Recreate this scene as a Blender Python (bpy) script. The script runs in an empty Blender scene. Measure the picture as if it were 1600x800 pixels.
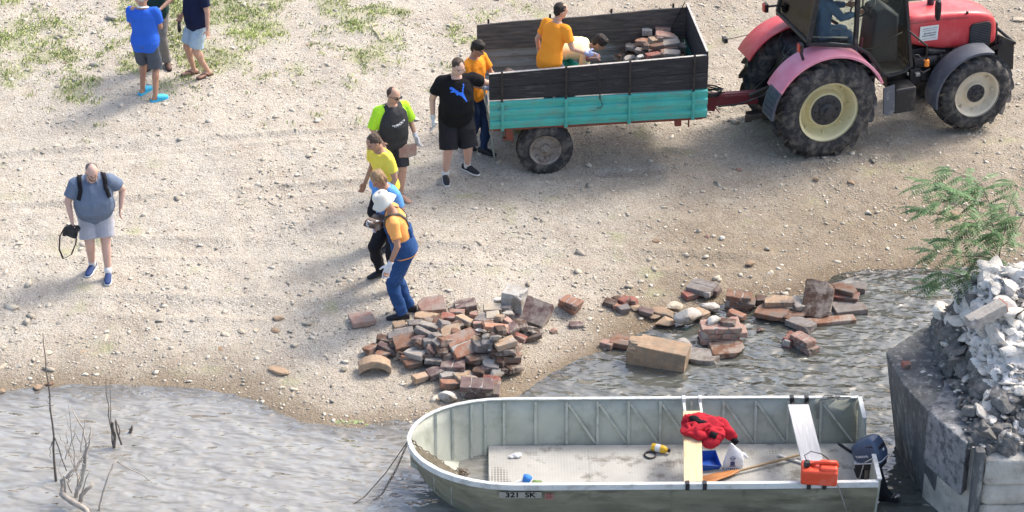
import bpy, bmesh, math, random
import numpy as np
from mathutils import Vector, Matrix, Euler
random.seed(7); RNG = np.random.default_rng(11)
R = math.radians
SC = bpy.context.scene
COL = SC.collection

# ------------------------------------------------------------ camera, sky, sun, exposure
CAM_H, PITCH, FPX = 16.6, R(30), 3940.0
cam_d = bpy.data.cameras.new('camera'); cam = bpy.data.objects.new('camera', cam_d); COL.objects.link(cam)
cam.location = (0, 0, CAM_H); cam.rotation_euler = (R(90) - PITCH, 0, 0)
cam_d.sensor_width = 36; cam_d.lens = FPX / 1600 * 36; cam_d.clip_end = 2000; cam_d.clip_start = 0.5
SC.camera = cam
SUN_EL, SUN_AZ = R(47), math.atan2(0.80, 0.60)      # azimuth clockwise from +Y
world = bpy.data.worlds.new('World'); SC.world = world; world.use_nodes = True
wn = world.node_tree; wn.nodes.clear()
wo = wn.nodes.new('ShaderNodeOutputWorld'); wb = wn.nodes.new('ShaderNodeBackground'); sk = wn.nodes.new('ShaderNodeTexSky')
sk.sky_type = 'NISHITA'; sk.sun_disc = False; sk.sun_elevation = SUN_EL; sk.sun_rotation = SUN_AZ
sk.air_density = 1.0; sk.dust_density = 5.0; sk.ozone_density = 1.0; sk.altitude = 100
wb.inputs[1].default_value = 0.15
wn.links.new(sk.outputs[0], wb.inputs[0]); wn.links.new(wb.outputs[0], wo.inputs[0])
sl = bpy.data.lights.new('sun', 'SUN'); sl.energy = 1.25; sl.angle = R(12.0); sl.color = (1.0, .955, .89)
sun = bpy.data.objects.new('sun', sl); COL.objects.link(sun)
sdir = Vector((math.sin(SUN_AZ) * math.cos(SUN_EL), math.cos(SUN_AZ) * math.cos(SUN_EL), math.sin(SUN_EL)))
sun.rotation_euler = sdir.to_track_quat('Z', 'Y').to_euler()
SC.view_settings.view_transform = 'Standard'; SC.view_settings.look = 'None'
SC.view_settings.exposure = 1.09; SC.view_settings.gamma = 1.0
SC.render.engine = 'CYCLES'; SC.cycles.max_bounces = 6; SC.cycles.transparent_max_bounces = 12
SC.cycles.use_denoising = True

# ------------------------------------------------------------ picture -> place
CP, SP = math.cos(PITCH), math.sin(PITCH)
def ray(px, py):
    u, v = (px - 800) / FPX, (400 - py) / FPX
    return Vector((u, CP + v * SP, -SP + v * CP))
def at(px, py, z=0.0):
    d = ray(px, py); t = (z - CAM_H) / d.z
    return Vector((d.x * t, d.y * t, z))
def proj(p):
    x, y, z = p[0], p[1], p[2] - CAM_H
    dep = y * CP - z * SP; up = y * SP + z * CP
    return (800 + FPX * x / dep, 400 - FPX * up / dep)

# ------------------------------------------------------------ noise
def _h(ix, iy, iz, s):
    n = (ix * 374761393 + iy * 668265263 + iz * 2147483647 + s * 1274126177) & 0xFFFFFFFF
    n = ((n ^ (n >> 13)) * 1274126177) & 0xFFFFFFFF
    n = ((n ^ (n >> 15)) * 2246822519) & 0xFFFFFFFF
    return ((n ^ (n >> 16)) & 0xFFFF) / 65535.0
def vnoise(P, sc, s=0):
    P = np.asarray(P, dtype=np.float64) * sc
    i = np.floor(P).astype(np.int64); f = P - i; f = f * f * (3 - 2 * f)
    out = 0
    for a in (0, 1):
        for b in (0, 1):
            for c in (0, 1):
                w = (f[:, 0] if a else 1 - f[:, 0]) * (f[:, 1] if b else 1 - f[:, 1]) * (f[:, 2] if c else 1 - f[:, 2])
                out = out + w * _h(i[:, 0] + a, i[:, 1] + b, i[:, 2] + c, s)
    return out * 2 - 1
def fbm(P, sc, octv=3, s=0):
    o, a = 0, 1.0
    for k in range(octv):
        o = o + a * vnoise(P, sc * 2 ** k, s + k); a *= .5
    return o

# ------------------------------------------------------------ terrain
_shore = [(-200, 600), (0, 612), (80, 602), (150, 597), (300, 603), (385, 618), (450, 645), (530, 668), (600, 672), (640, 664),
          (720, 652), (790, 628), (830, 603), (870, 572), (940, 548), (1000, 518), (1100, 488), (1180, 476), (1250, 462), (1330, 428),
          (1420, 420), (1600, 412), (1900, 400)]
_sp = [at(a, b, 0) for a, b in _shore]
_sx = np.array([p.x for p in _sp]); _sy = np.array([p.y for p in _sp])
def shore(x):
    return np.interp(x, _sx, _sy)
_xs = np.linspace(-40, 40, 801); _far = np.convolve(np.pad(shore(_xs), 60, mode='edge'), np.hanning(121) / np.hanning(121).sum(), 'valid')
_near = np.convolve(np.pad(shore(_xs), 4, mode='edge'), np.hanning(9) / np.hanning(9).sum(), 'valid')
def gz(x, y, fine=True):
    x = np.asarray(x, float); y = np.asarray(y, float)
    sn = np.interp(x, _xs, _near); sf = np.interp(x, _xs, _far)
    w = np.clip((y - sn) / 5.0, 0, 1); w = w * w * (3 - 2 * w)
    s = sn * (1 - w) + sf * w
    d = y - s
    z = np.where(d > 0, .045 * d, .10 * d)
    z = np.where(d > 14, .045 * 14 + .02 * (d - 14), z); z = np.maximum(z, -1.2)
    if fine:
        P = np.stack([x.ravel(), y.ravel(), np.zeros(x.size)], 1)
        amp = np.clip(np.abs(d).ravel() / .6, .25, 1)
        b = (.030 * fbm(P, .8, 3, 5) * amp + .012 * fbm(P, 4.0, 3, 9) * amp).reshape(x.shape)
        z = z + b
        for (c0, sl_, wd_) in _ruts:
            q = (y - c0 - sl_ * x) / wd_; a_ = np.clip(1 - d * 0, 0, 1) * (d > .8) * (.65 + .35 * np.sin(x * 1.7 + c0))
            z = z + a_ * (-.030 * np.exp(-(q * 1.25) ** 4) + .018 * np.exp(-((np.abs(q) - 1.25) / .3) ** 2)) * (1 + .25 * np.sin(x * 38 + 9 * q))
        z = np.where(d > .35, np.maximum(z, .012), z)
    return z
_wr = at(853, 275, .28); _ruts = [(_wr.y + .14 - .13 * _wr.x, .13, .13), (_wr.y + 1.62 - .13 * _wr.x, .13, .13), (_wr.y - 1.9 + .03 * _wr.x, -.03, .20), (_wr.y - 3.4 + .05 * _wr.x, -.05, .20)]
def g1(x, y, fine=True):
    return float(gz(np.array([x]), np.array([y]), fine)[0])
def ground(px, py, lift=0.0):
    z = 0.0
    for _ in range(8):
        p = at(px, py, z); z = g1(p.x, p.y)
    return Vector((p.x, p.y, z + lift))

# ------------------------------------------------------------ materials
def mat(name, c, rough=.7, metal=0.0, var=.12, vs=3.0, bump=0.0, bs=60.0, dirt=None, ds=2.5, dt=(.5, .65), spec=.4, tint=False, isl=0.0, alpha=None, aniso=None, coat=0):
    m = bpy.data.materials.new(name); m.use_nodes = True
    nt = m.node_tree; N = nt.nodes; L = nt.links; b = N['Principled BSDF']
    b.inputs['Roughness'].default_value = rough; b.inputs['Metallic'].default_value = metal
    b.inputs['Specular IOR Level'].default_value = spec
    if coat: b.inputs['Coat Weight'].default_value = coat
    tc = N.new('ShaderNodeTexCoord'); src = tc.outputs['Object']
    if aniso:
        mp = N.new('ShaderNodeMapping'); mp.inputs['Scale'].default_value = aniso; L.new(src, mp.inputs[0]); src = mp.outputs[0]
    n1 = N.new('ShaderNodeTexNoise'); n1.inputs['Scale'].default_value = vs; n1.inputs['Detail'].default_value = 6; L.new(src, n1.inputs['Vector'])
    mr = N.new('ShaderNodeMapRange'); mr.inputs[1].default_value = .3; mr.inputs[2].default_value = .7
    mr.inputs[3].default_value = 1 - var; mr.inputs[4].default_value = 1 + var; L.new(n1.outputs[0], mr.inputs[0])
    rgb = N.new('ShaderNodeRGB'); rgb.outputs[0].default_value = (*c, 1); col = rgb.outputs[0]
    if tint:
        oi = N.new('ShaderNodeObjectInfo'); col = oi.outputs['Color']
    val = mr.outputs[0]
    if isl:
        ge = N.new('ShaderNodeNewGeometry'); m2 = N.new('ShaderNodeMapRange'); m2.inputs[3].default_value = 1 - isl; m2.inputs[4].default_value = 1 + isl
        L.new(ge.outputs['Random Per Island'], m2.inputs[0]); mm = N.new('ShaderNodeMath'); mm.operation = 'MULTIPLY'
        L.new(val, mm.inputs[0]); L.new(m2.outputs[0], mm.inputs[1]); val = mm.outputs[0]
    vm = N.new('ShaderNodeVectorMath'); vm.operation = 'SCALE'; L.new(col, vm.inputs[0]); L.new(val, vm.inputs['Scale']); col = vm.outputs[0]
    if dirt:
        n2 = N.new('ShaderNodeTexNoise'); n2.inputs['Scale'].default_value = ds; n2.inputs['Detail'].default_value = 9; n2.inputs['Roughness'].default_value = .65
        L.new(src, n2.inputs['Vector'])
        r2 = N.new('ShaderNodeMapRange'); r2.inputs[1].default_value = dt[0]; r2.inputs[2].default_value = dt[1]; L.new(n2.outputs[0], r2.inputs[0])
        mx = N.new('ShaderNodeMix'); mx.data_type = 'RGBA'; L.new(r2.outputs[0], mx.inputs[0]); L.new(col, mx.inputs[6]); mx.inputs[7].default_value = (*dirt, 1); col = mx.outputs[2]
    L.new(col, b.inputs['Base Color'])
    if bump:
        n3 = N.new('ShaderNodeTexNoise'); n3.inputs['Scale'].default_value = bs; n3.inputs['Detail'].default_value = 5; L.new(src, n3.inputs['Vector'])
        bp = N.new('ShaderNodeBump'); bp.inputs['Strength'].default_value = 1; bp.inputs['Distance'].default_value = bump
        L.new(n3.outputs[0], bp.inputs['Height']); L.new(bp.outputs[0], b.inputs['Normal'])
    if alpha is not None: b.inputs['Alpha'].default_value = alpha
    m.diffuse_color = (*c, 1)
    return m

# ------------------------------------------------------------ mesh collector
class MB:
    def __init__(s): s.v = []; s.f = []; s.m = []
    def add(s, vs, fs, mi=0, M=None):
        k = len(s.v)
        s.v += [tuple(M @ Vector(p)) if M is not None else tuple(p) for p in vs]
        s.f += [tuple(i + k for i in f) for f in fs]; s.m += [mi] * len(fs)
    def box(s, c, size, rot=None, mi=0, M=None, taper=1.0):
        x, y, z = size[0] / 2, size[1] / 2, size[2] / 2
        vs = [Vector((a * x * (taper if d > 0 else 1), b * y * (taper if d > 0 else 1), d * z)) for d in (-1, 1) for b in (-1, 1) for a in (-1, 1)]
        if rot is not None:
            rm = rot if isinstance(rot, Matrix) else Euler(rot).to_matrix()
            vs = [rm @ p for p in vs]
        vs = [p + Vector(c) for p in vs]
        s.add(vs, [(0, 2, 3, 1), (4, 5, 7, 6), (0, 1, 5, 4), (2, 6, 7, 3), (0, 4, 6, 2), (1, 3, 7, 5)], mi, M)
    def bar(s, p, q, w, h, up=(0, 0, 1), mi=0):
        p, q = Vector(p), Vector(q); d = q - p; L = d.length; d.normalize(); u = Vector(up)
        sd = d.cross(u)
        if sd.length < 1e-4: sd = d.cross(Vector((1, 0, 0)))
        sd.normalize(); u = sd.cross(d)
        M = Matrix((d, sd, u)).transposed()
        s.box((p + q) / 2, (L, w, h), M, mi)
    def loft(s, pts, rad, side=None, n=14, mi=0, cap=True, flat=False, power=2.0):
        pts = [Vector(p) for p in pts]; N = len(pts); rings = []
        prev = Vector(side).normalized() if side is not None else None
        k0 = len(s.v)
        for i in range(N):
            t = (pts[min(i + 1, N - 1)] - pts[max(i - 1, 0)])
            if t.length < 1e-9: t = Vector((0, 0, 1))
            t.normalize()
            if prev is None: prev = t.orthogonal().normalized()
            a = (prev - t * prev.dot(t))
            if a.length < 1e-5: a = t.orthogonal()
            a.normalize(); b = t.cross(a)
            if side is None: prev = a
            r = rad[i]; ra, rb = (r, r) if not hasattr(r, '__len__') else r
            for j in range(n):
                an = 2 * math.pi * j / n; ca, sa = math.cos(an), math.sin(an)
                if power != 2.0:
                    ca = math.copysign(abs(ca) ** (2 / power), ca); sa = math.copysign(abs(sa) ** (2 / power), sa)
                s.v.append(tuple(pts[i] + a * (ra * ca) + b * (rb * sa)))
        for i in range(N - 1):
            for j in range(n):
                a0 = k0 + i * n + j; a1 = k0 + i * n + (j + 1) % n
                s.f.append((a0, a1, a1 + n, a0 + n)); s.m.append(mi)
        if cap:
            s.f.append(tuple(k0 + j for j in range(n))[::-1]); s.m.append(mi)
            s.f.append(tuple(k0 + (N - 1) * n + j for j in range(n))); s.m.append(mi)
    def tube(s, pts, r, n=8, mi=0):
        rad = r if hasattr(r, '__len__') else [r] * len(pts)
        s.loft(pts, rad, None, n, mi)
    def capsule(s, p, q, r0, r1, side=None, n=14, mi=0, fl=1.0):
        p, q = Vector(p), Vector(q); d = (q - p); L = d.length; d.normalize()
        P, Rr = [], []
        for a in (-80, -50, -20): P.append(p + d * r0 * math.sin(R(a))); Rr.append(r0 * math.cos(R(a)))
        P.append(p + d * L * .33); Rr.append(r0 * .67 + r1 * .33); P.append(p + d * L * .67); Rr.append(r0 * .33 + r1 * .67)
        for a in (20, 50, 80): P.append(q + d * r1 * math.sin(R(a))); Rr.append(r1 * math.cos(R(a)))
        s.loft(P, [(x, x * fl) for x in Rr], side, n, mi)
    def ball(s, c, r, M=None, n=14, mi=0):
        r = r if hasattr(r, '__len__') else (r, r, r)
        vs, fs = [], []; m = n // 2 + 1
        for i in range(1, m):
            th = math.pi * i / m
            for j in range(n):
                ph = 2 * math.pi * j / n
                vs.append(Vector((r[0] * math.sin(th) * math.cos(ph), r[1] * math.sin(th) * math.sin(ph), r[2] * math.cos(th))))
        vs.append(Vector((0, 0, r[2]))); vs.append(Vector((0, 0, -r[2]))); T, B = len(vs) - 2, len(vs) - 1
        for i in range(m - 2):
            for j in range(n): fs.append((i * n + j, (i + 1) * n + j, (i + 1) * n + (j + 1) % n, i * n + (j + 1) % n))
        for j in range(n): fs.append((T, j, (j + 1) % n)); fs.append((B, (m - 2) * n + (j + 1) % n, (m - 2) * n + j))
        if M is not None: vs = [M @ p for p in vs]
        s.add([p + Vector(c) for p in vs], fs, mi)
    def lathe(s, prof, c, axis='y', n=48, mi=0, closed=False):
        k0 = len(s.v); P = len(prof)
        for j in range(n):
            a = 2 * math.pi * j / n
            for (r, h) in prof:
                if axis == 'y': p = (c[0] + r * math.cos(a), c[1] + h, c[2] + r * math.sin(a))
                elif axis == 'z': p = (c[0] + r * math.cos(a), c[1] + r * math.sin(a), c[2] + h)
                else: p = (c[0] + h, c[1] + r * math.cos(a), c[2] + r * math.sin(a))
                s.v.append(p)
        for j in range(n):
            for i in range(P - 1 + (1 if closed else 0)):
                a0 = k0 + j * P + i; a1 = k0 + j * P + (i + 1) % P; b0 = k0 + ((j + 1) % n) * P + i; b1 = k0 + ((j + 1) % n) * P + (i + 1) % P
                s.f.append((a0, a1, b1, b0)); s.m.append(mi)
    def prism(s, poly, d, mi=0):
        poly = [Vector(p) for p in poly]; n = len(poly); d = Vector(d)
        s.add(poly + [p + d for p in poly], [tuple(range(n))[::-1], tuple(range(n, 2 * n))] + [(i, (i + 1) % n, n + (i + 1) % n, n + i) for i in range(n)], mi)
    def build(s, name, mats, parent=None, smooth=False, bevel=0, seg=2, loc=None, fixn=True):
        me = bpy.data.meshes.new(name); me.from_pydata(s.v, [], s.f)
        if fixn:
            bm = bmesh.new(); bm.from_mesh(me); bmesh.ops.recalc_face_normals(bm, faces=bm.faces); bm.to_mesh(me); bm.free()
        if not isinstance(mats, (list, tuple)): mats = [mats]
        for m in mats: me.materials.append(m)
        if len(mats) > 1: me.polygons.foreach_set('material_index', s.m)
        if smooth:
            me.polygons.foreach_set('use_smooth', [True] * len(me.polygons))
            if smooth == 'auto': me.set_sharp_from_angle(angle=R(40))
        o = bpy.data.objects.new(name, me); COL.objects.link(o)
        if parent is not None: o.parent = parent
        if loc is not None: o.location = loc
        if bevel:
            b = o.modifiers.new('bevel', 'BEVEL'); b.width = bevel; b.segments = seg; b.limit_method = 'ANGLE'; b.angle_limit = R(35)
        return o

def tag(o, label=None, cat=None, group=None, kind=None):
    if label: o['label'] = label
    if cat: o['category'] = cat
    if group: o['group'] = group
    if kind: o['kind'] = kind
    return o
def empty(name, loc, rot=(0, 0, 0)):
    o = bpy.data.objects.new(name, None); COL.objects.link(o); o.location = loc; o.rotation_euler = rot; o.empty_display_size = .1
    return o
def voxel(mb, name, mats, parent, vox, smooth=3, fold=0.0, fsc=9.0, seed=0, loc=None, squash=(1, 1, 1)):
    """fuse overlapping pieces into one continuous skin"""
    me = bpy.data.meshes.new('tmp'); me.from_pydata(mb.v, [], mb.f)
    bm = bmesh.new(); bm.from_mesh(me); bmesh.ops.recalc_face_normals(bm, faces=bm.faces); bm.to_mesh(me); bm.free()
    o = bpy.data.objects.new('tmp', me); COL.objects.link(o)
    r = o.modifiers.new('r', 'REMESH'); r.mode = 'VOXEL'; r.voxel_size = vox; r.adaptivity = 0
    if smooth:
        q = o.modifiers.new('s', 'SMOOTH'); q.factor = .5; q.iterations = smooth
    dg = bpy.context.evaluated_depsgraph_get()
    nm = bpy.data.meshes.new_from_object(o.evaluated_get(dg))
    bpy.data.objects.remove(o); bpy.data.meshes.remove(me)
    nm.name = name; nm.materials.clear()
    for m in (mats if isinstance(mats, (list, tuple)) else [mats]): nm.materials.append(m)
    n = len(nm.vertices)
    if fold and n:
        co = np.empty(n * 3); nm.vertices.foreach_get('co', co); co = co.reshape(-1, 3)
        no = np.empty(n * 3); nm.vertices.foreach_get('normal', no); no = no.reshape(-1, 3)
        P = co * np.array(squash)
        w = fbm(P + 13.7 * seed, fsc, 2, seed)
        ridg = 1 - np.abs(vnoise(P + 5.1 * seed, fsc * .8, seed + 7)) * 2
        co = co + no * (fold * (.6 * w + .7 * ridg))[:, None]
        nm.vertices.foreach_set('co', co.ravel()); nm.update()
    nm.polygons.foreach_set('use_smooth', [True] * len(nm.polygons))
    ob = bpy.data.objects.new(name, nm); COL.objects.link(ob)
    if parent is not None: ob.parent = parent
    if loc is not None: ob.location = loc
    return ob
def paint(o, fn):
    """fn(centres Nx3) -> list of (mask, material index)"""
    me = o.data; n = len(me.polygons); c = np.empty(n * 3); me.polygons.foreach_get('center', c); c = c.reshape(-1, 3)
    mi = np.zeros(n, dtype=np.int32)
    for mask, k in fn(c): mi[mask] = k
    me.polygons.foreach_set('material_index', mi); me.update()
# ------------------------------------------------------------ ground
def grid_axis(lo, hi, step, far_lo, far_hi):
    a = list(np.arange(lo, hi + 1e-6, step)); s = step
    while a[-1] < far_hi: s *= 1.25; a.append(a[-1] + s)
    s = step
    while a[0] > far_lo: s *= 1.25; a.insert(0, a[0] - s)
    return np.array(a)
def sheet(name, xs, ys, zf):
    X, Y = np.meshgrid(xs, ys); Z = zf(X, Y); n, m = X.shape
    V = np.stack([X.ravel(), Y.ravel(), Z.ravel()], 1)
    i = np.arange(n * m).reshape(n, m)
    F = np.stack([i[:-1, :-1].ravel(), i[:-1, 1:].ravel(), i[1:, 1:].ravel(), i[1:, :-1].ravel()], 1)
    me = bpy.data.meshes.new(name); me.vertices.add(len(V)); me.vertices.foreach_set('co', V.ravel())
    me.loops.add(F.size); me.loops.foreach_set('vertex_index', F.ravel().astype(np.int32))
    me.polygons.add(len(F)); me.polygons.foreach_set('loop_start', np.arange(0, F.size, 4, dtype=np.int32))
    me.update(calc_edges=True); me.polygons.foreach_set('use_smooth', [True] * len(F))
    o = bpy.data.objects.new(name, me); COL.objects.link(o); return o, V
def attr(me, name, val):
    a = me.attributes.new(name, 'FLOAT', 'POINT'); a.data.foreach_set('value', np.asarray(val, dtype=np.float32))
def sstep(a, b, x):
    t = np.clip((x - a) / (b - a), 0, 1); return t * t * (3 - 2 * t)
def projv(V):
    y, z = V[:, 1], V[:, 2] - CAM_H; dep = y * CP - z * SP
    return 800 + FPX * V[:, 0] / dep, 400 - FPX * (y * SP + z * CP) / dep
_gp = {k: (ground(*k).x, ground(*k).y) for k in [(310, 25), (60, 60), (250, 150), (540, 30), (480, 80), (150, 100), (640, 40), (20, 20), (250, 165), (330, 90), (430, 40)]}
def grassw(x, y):
    w = np.zeros_like(x)
    for (k, sx, sy, a) in [((310, 25), 1.5, 1.2, 1.0), ((60, 60), 1.8, 1.4, .62), ((250, 150), .9, .5, .5), ((540, 30), 1.6, 1.6, .45), ((480, 80), .9, .8, .33),
                           ((150, 100), 1.4, .9, .45), ((640, 40), 1.5, .8, .25), ((20, 20), 1.5, 1.0, .5), ((330, 90), .9, 1.1, .7), ((430, 40), 1.1, 1.0, .7)]:
        cx, cy = _gp[k]; w = np.maximum(w, a * np.exp(-((x - cx) / sx) ** 2 - ((y - cy) / sy) ** 2))
    w = np.maximum(w, .75 * sstep(36.4, 38, y) * sstep(1.5, -1, x)); return w
gx = grid_axis(-9, 9, .035, -140, 140); gy = grid_axis(21.5, 40, .035, -60, 320)
ground_o, GV = sheet('ground', gx, gy, gz)
sh = np.interp(GV[:, 0], _xs, _near); dd = GV[:, 1] - sh
nz = fbm(GV * [1, 1, 0], 1.3, 4, 21); nz2 = fbm(GV * [1, 1, 0], .5, 3, 31)
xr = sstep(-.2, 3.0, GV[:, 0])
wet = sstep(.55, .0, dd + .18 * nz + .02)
damp_shade = sstep(1.6, .1, dd + .5 * nz) * .55 + xr * sstep(4.6, .5, dd + .9 * nz2 + .4 * nz) * .62 + .38 * xr  # real damp along the shore, plus soft shade painted over the right bank
damp_shade = np.clip(damp_shade + .25 * np.clip(nz2, 0, 1) * sstep(-5, 0, GV[:, 0]), 0, 1)
attr(ground_o.data, 'wet', wet); attr(ground_o.data, 'damp_shade', damp_shade)
gw = grassw(GV[:, 0], GV[:, 1]); gmask = sstep(.05, .5, gw + .5 * fbm(GV * [1, 1, 0], 2.2, 3, 44) - .25)
attr(ground_o.data, 'green', gmask)
tag(ground_o, kind='structure')

def ground_mat():
    m = bpy.data.materials.new('gravel_ground'); m.use_nodes = True; nt = m.node_tree; N = nt.nodes; L = nt.links; b = N['Principled BSDF']
    tc = N.new('ShaderNodeTexCoord'); O = tc.outputs['Object']
    def noise(sc, det=6, ro=.6):
        n = N.new('ShaderNodeTexNoise'); n.inputs['Scale'].default_value = sc; n.inputs['Detail'].default_value = det; n.inputs['Roughness'].default_value = ro; L.new(O, n.inputs['Vector']); return n.outputs[0]
    def rng(src, a, c_, d=0, e=1):
        r = N.new('ShaderNodeMapRange'); r.inputs[1].default_value = a; r.inputs[2].default_value = c_; r.inputs[3].default_value = d; r.inputs[4].default_value = e; L.new(src, r.inputs[0]); return r.outputs[0]
    def mix(f, a, c_, mode='MIX'):
        x = N.new('ShaderNodeMix'); x.data_type = 'RGBA'; x.blend_type = mode
        if isinstance(f, float): x.inputs[0].default_value = f
        else: L.new(f, x.inputs[0])
        for i, q in ((6, a), (7, c_)):
            if isinstance(q, tuple): x.inputs[i].default_value = (*q, 1)
            else: L.new(q, x.inputs[i])
        return x.outputs[2]
    def at_(n):
        a = N.new('ShaderNodeAttribute'); a.attribute_name = n; return a.outputs['Fac']
    vo = N.new('ShaderNodeTexVoronoi'); vo.inputs['Scale'].default_value = 38; L.new(O, vo.inputs['Vector'])
    vo2 = N.new('ShaderNodeTexVoronoi'); vo2.inputs['Scale'].default_value = 85; L.new(O, vo2.inputs['Vector'])
    sep = N.new('ShaderNodeSeparateColor'); L.new(vo.outputs['Color'], sep.inputs[0]); sep2 = N.new('ShaderNodeSeparateColor'); L.new(vo2.outputs['Color'], sep2.inputs[0])
    c = mix(rng(noise(.9), .4, .62), (.475, .425, .345), (.405, .352, .280))
    c = mix(rng(noise(5.0), .48, .68), c, (.53, .49, .415))
    c = mix(rng(noise(2.2, 8), .56, .70), c, (.37, .305, .235))
    peb = mix(sep.outputs[0], (.37, .325, .26), (.56, .525, .455))
    c = mix(rng(noise(1.6, 7), .40, .66, .15, .65), c, peb)
    c = mix(rng(sep2.outputs[1], .84, .9), c, (.60, .565, .50))
    c = mix(rng(sep2.outputs[2], .88, .93), c, (.27, .23, .18))
    damp_shade_col = mix(1.0, c, (.60, .545, .475), 'MULTIPLY'); c = mix(at_('damp_shade'), c, damp_shade_col)  # damp soil and the right bank's painted shade darken the base colour
    wt = mix(1.0, c, (.66, .60, .52), 'MULTIPLY'); c = mix(at_('wet'), c, wt)
    gr = mix(rng(noise(9.0), .42, .6), (.30, .33, .15), (.40, .37, .24)); gf = N.new('ShaderNodeMath'); gf.operation = 'MULTIPLY'; L.new(at_('green'), gf.inputs[0]); gf.inputs[1].default_value = .55
    c = mix(gf.outputs[0], c, gr)
    L.new(c, b.inputs['Base Color'])
    L.new(rng(at_('wet'), 0, 1, .92, .45), b.inputs['Roughness']); b.inputs['Specular IOR Level'].default_value = .25
    bp = N.new('ShaderNodeBump'); bp.inputs['Distance'].default_value = .007; bp.inputs['Strength'].default_value = 1; L.new(rng(vo.outputs['Distance'], 0, .9, 1, 0), bp.inputs['Height'])
    bp2 = N.new('ShaderNodeBump'); bp2.inputs['Distance'].default_value = .03; L.new(noise(14, 8, .7), bp2.inputs['Height']); L.new(bp.outputs[0], bp2.inputs['Normal'])
    L.new(bp2.outputs[0], b.inputs['Normal']); return m
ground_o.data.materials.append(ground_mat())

# ------------------------------------------------------------ water
wx = grid_axis(-9, 9, .12, -140, 140); wy = grid_axis(18, 33, .12, -60, 33)
water_o, WV = sheet('water', wx, wy, lambda X, Y: np.zeros_like(X))
attr(water_o.data, 'depth', np.clip(-gz(WV[:, 0], WV[:, 1]), 0, 2))
attr(water_o.data, 'silt', sstep(2.2, -2.0, WV[:, 0] + .5 * fbm(WV, .6, 3, 61)))
tag(water_o, kind='structure')
def water_mat():
    m = bpy.data.materials.new('river_water'); m.use_nodes = True; nt = m.node_tree; N = nt.nodes; L = nt.links; N.clear()
    out = N.new('ShaderNodeOutputMaterial'); tc = N.new('ShaderNodeTexCoord')
    def noise(sc, map_, det, rotz=0, ty='FBM'):
        mp = N.new('ShaderNodeMapping'); mp.inputs['Scale'].default_value = map_; mp.inputs['Rotation'].default_value = (0, 0, rotz); L.new(tc.outputs['Object'], mp.inputs[0])
        n = N.new('ShaderNodeTexNoise'); n.noise_type = ty; n.inputs['Scale'].default_value = sc; n.inputs['Detail'].default_value = det; n.inputs['Distortion'].default_value = .15; L.new(mp.outputs[0], n.inputs['Vector']); return n.outputs[0]
    b1 = N.new('ShaderNodeBump'); b1.inputs['Distance'].default_value = .085; L.new(noise(2.9, (1, 1.8, 1), 1.6, .45), b1.inputs['Height'])
    b2 = N.new('ShaderNodeBump'); b2.inputs['Distance'].default_value = .014; L.new(noise(6.0, (1, 2.0, 1), 1.5, .4, 'RIDGED_MULTIFRACTAL'), b2.inputs['Height']); L.new(b1.outputs[0], b2.inputs['Normal'])
    fr = N.new('ShaderNodeFresnel'); fr.inputs[0].default_value = 1.40; L.new(b2.outputs[0], fr.inputs[1])
    gl = N.new('ShaderNodeBsdfGlossy'); gl.inputs['Roughness'].default_value = .05; L.new(b2.outputs[0], gl.inputs['Normal'])
    df = N.new('ShaderNodeBsdfDiffuse'); L.new(b2.outputs[0], df.inputs['Normal'])
    nz = N.new('ShaderNodeTexNoise'); nz.inputs['Scale'].default_value = .35; L.new(tc.outputs['Object'], nz.inputs['Vector'])
    mc = N.new('ShaderNodeMix'); mc.data_type = 'RGBA'; sa = N.new('ShaderNodeAttribute'); sa.attribute_name = 'silt'; L.new(sa.outputs['Fac'], mc.inputs[0]); mc.inputs[6].default_value = (.10, .105, .09, 1); mc.inputs[7].default_value = (.28, .27, .24, 1); L.new(mc.outputs[2], df.inputs['Color'])
    tr = N.new('ShaderNodeBsdfTransparent'); tr.inputs[0].default_value = (.90, .86, .78, 1)
    a = N.new('ShaderNodeAttribute'); a.attribute_name = 'depth'
    mr = N.new('ShaderNodeMapRange'); mr.interpolation_type = 'SMOOTHSTEP'; mr.inputs[1].default_value = 0; mr.inputs[2].default_value = .05; mr.inputs[3].default_value = .55; L.new(a.outputs['Fac'], mr.inputs[0])
    m1 = N.new('ShaderNodeMixShader'); L.new(mr.outputs[0], m1.inputs[0]); L.new(tr.outputs[0], m1.inputs[1]); L.new(df.outputs[0], m1.inputs[2])
    fm = N.new('ShaderNodeMath'); fm.operation = 'MULTIPLY'; fm.inputs[1].default_value = 2.6; fm.use_clamp = True; L.new(fr.outputs[0], fm.inputs[0]); m2 = N.new('ShaderNodeMixShader'); L.new(fm.outputs[0], m2.inputs[0]); L.new(m1.outputs[0], m2.inputs[1]); L.new(gl.outputs[0], m2.inputs[2])
    L.new(m2.outputs[0], out.inputs[0]); return m
water_o.data.materials.append(water_mat())

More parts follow.
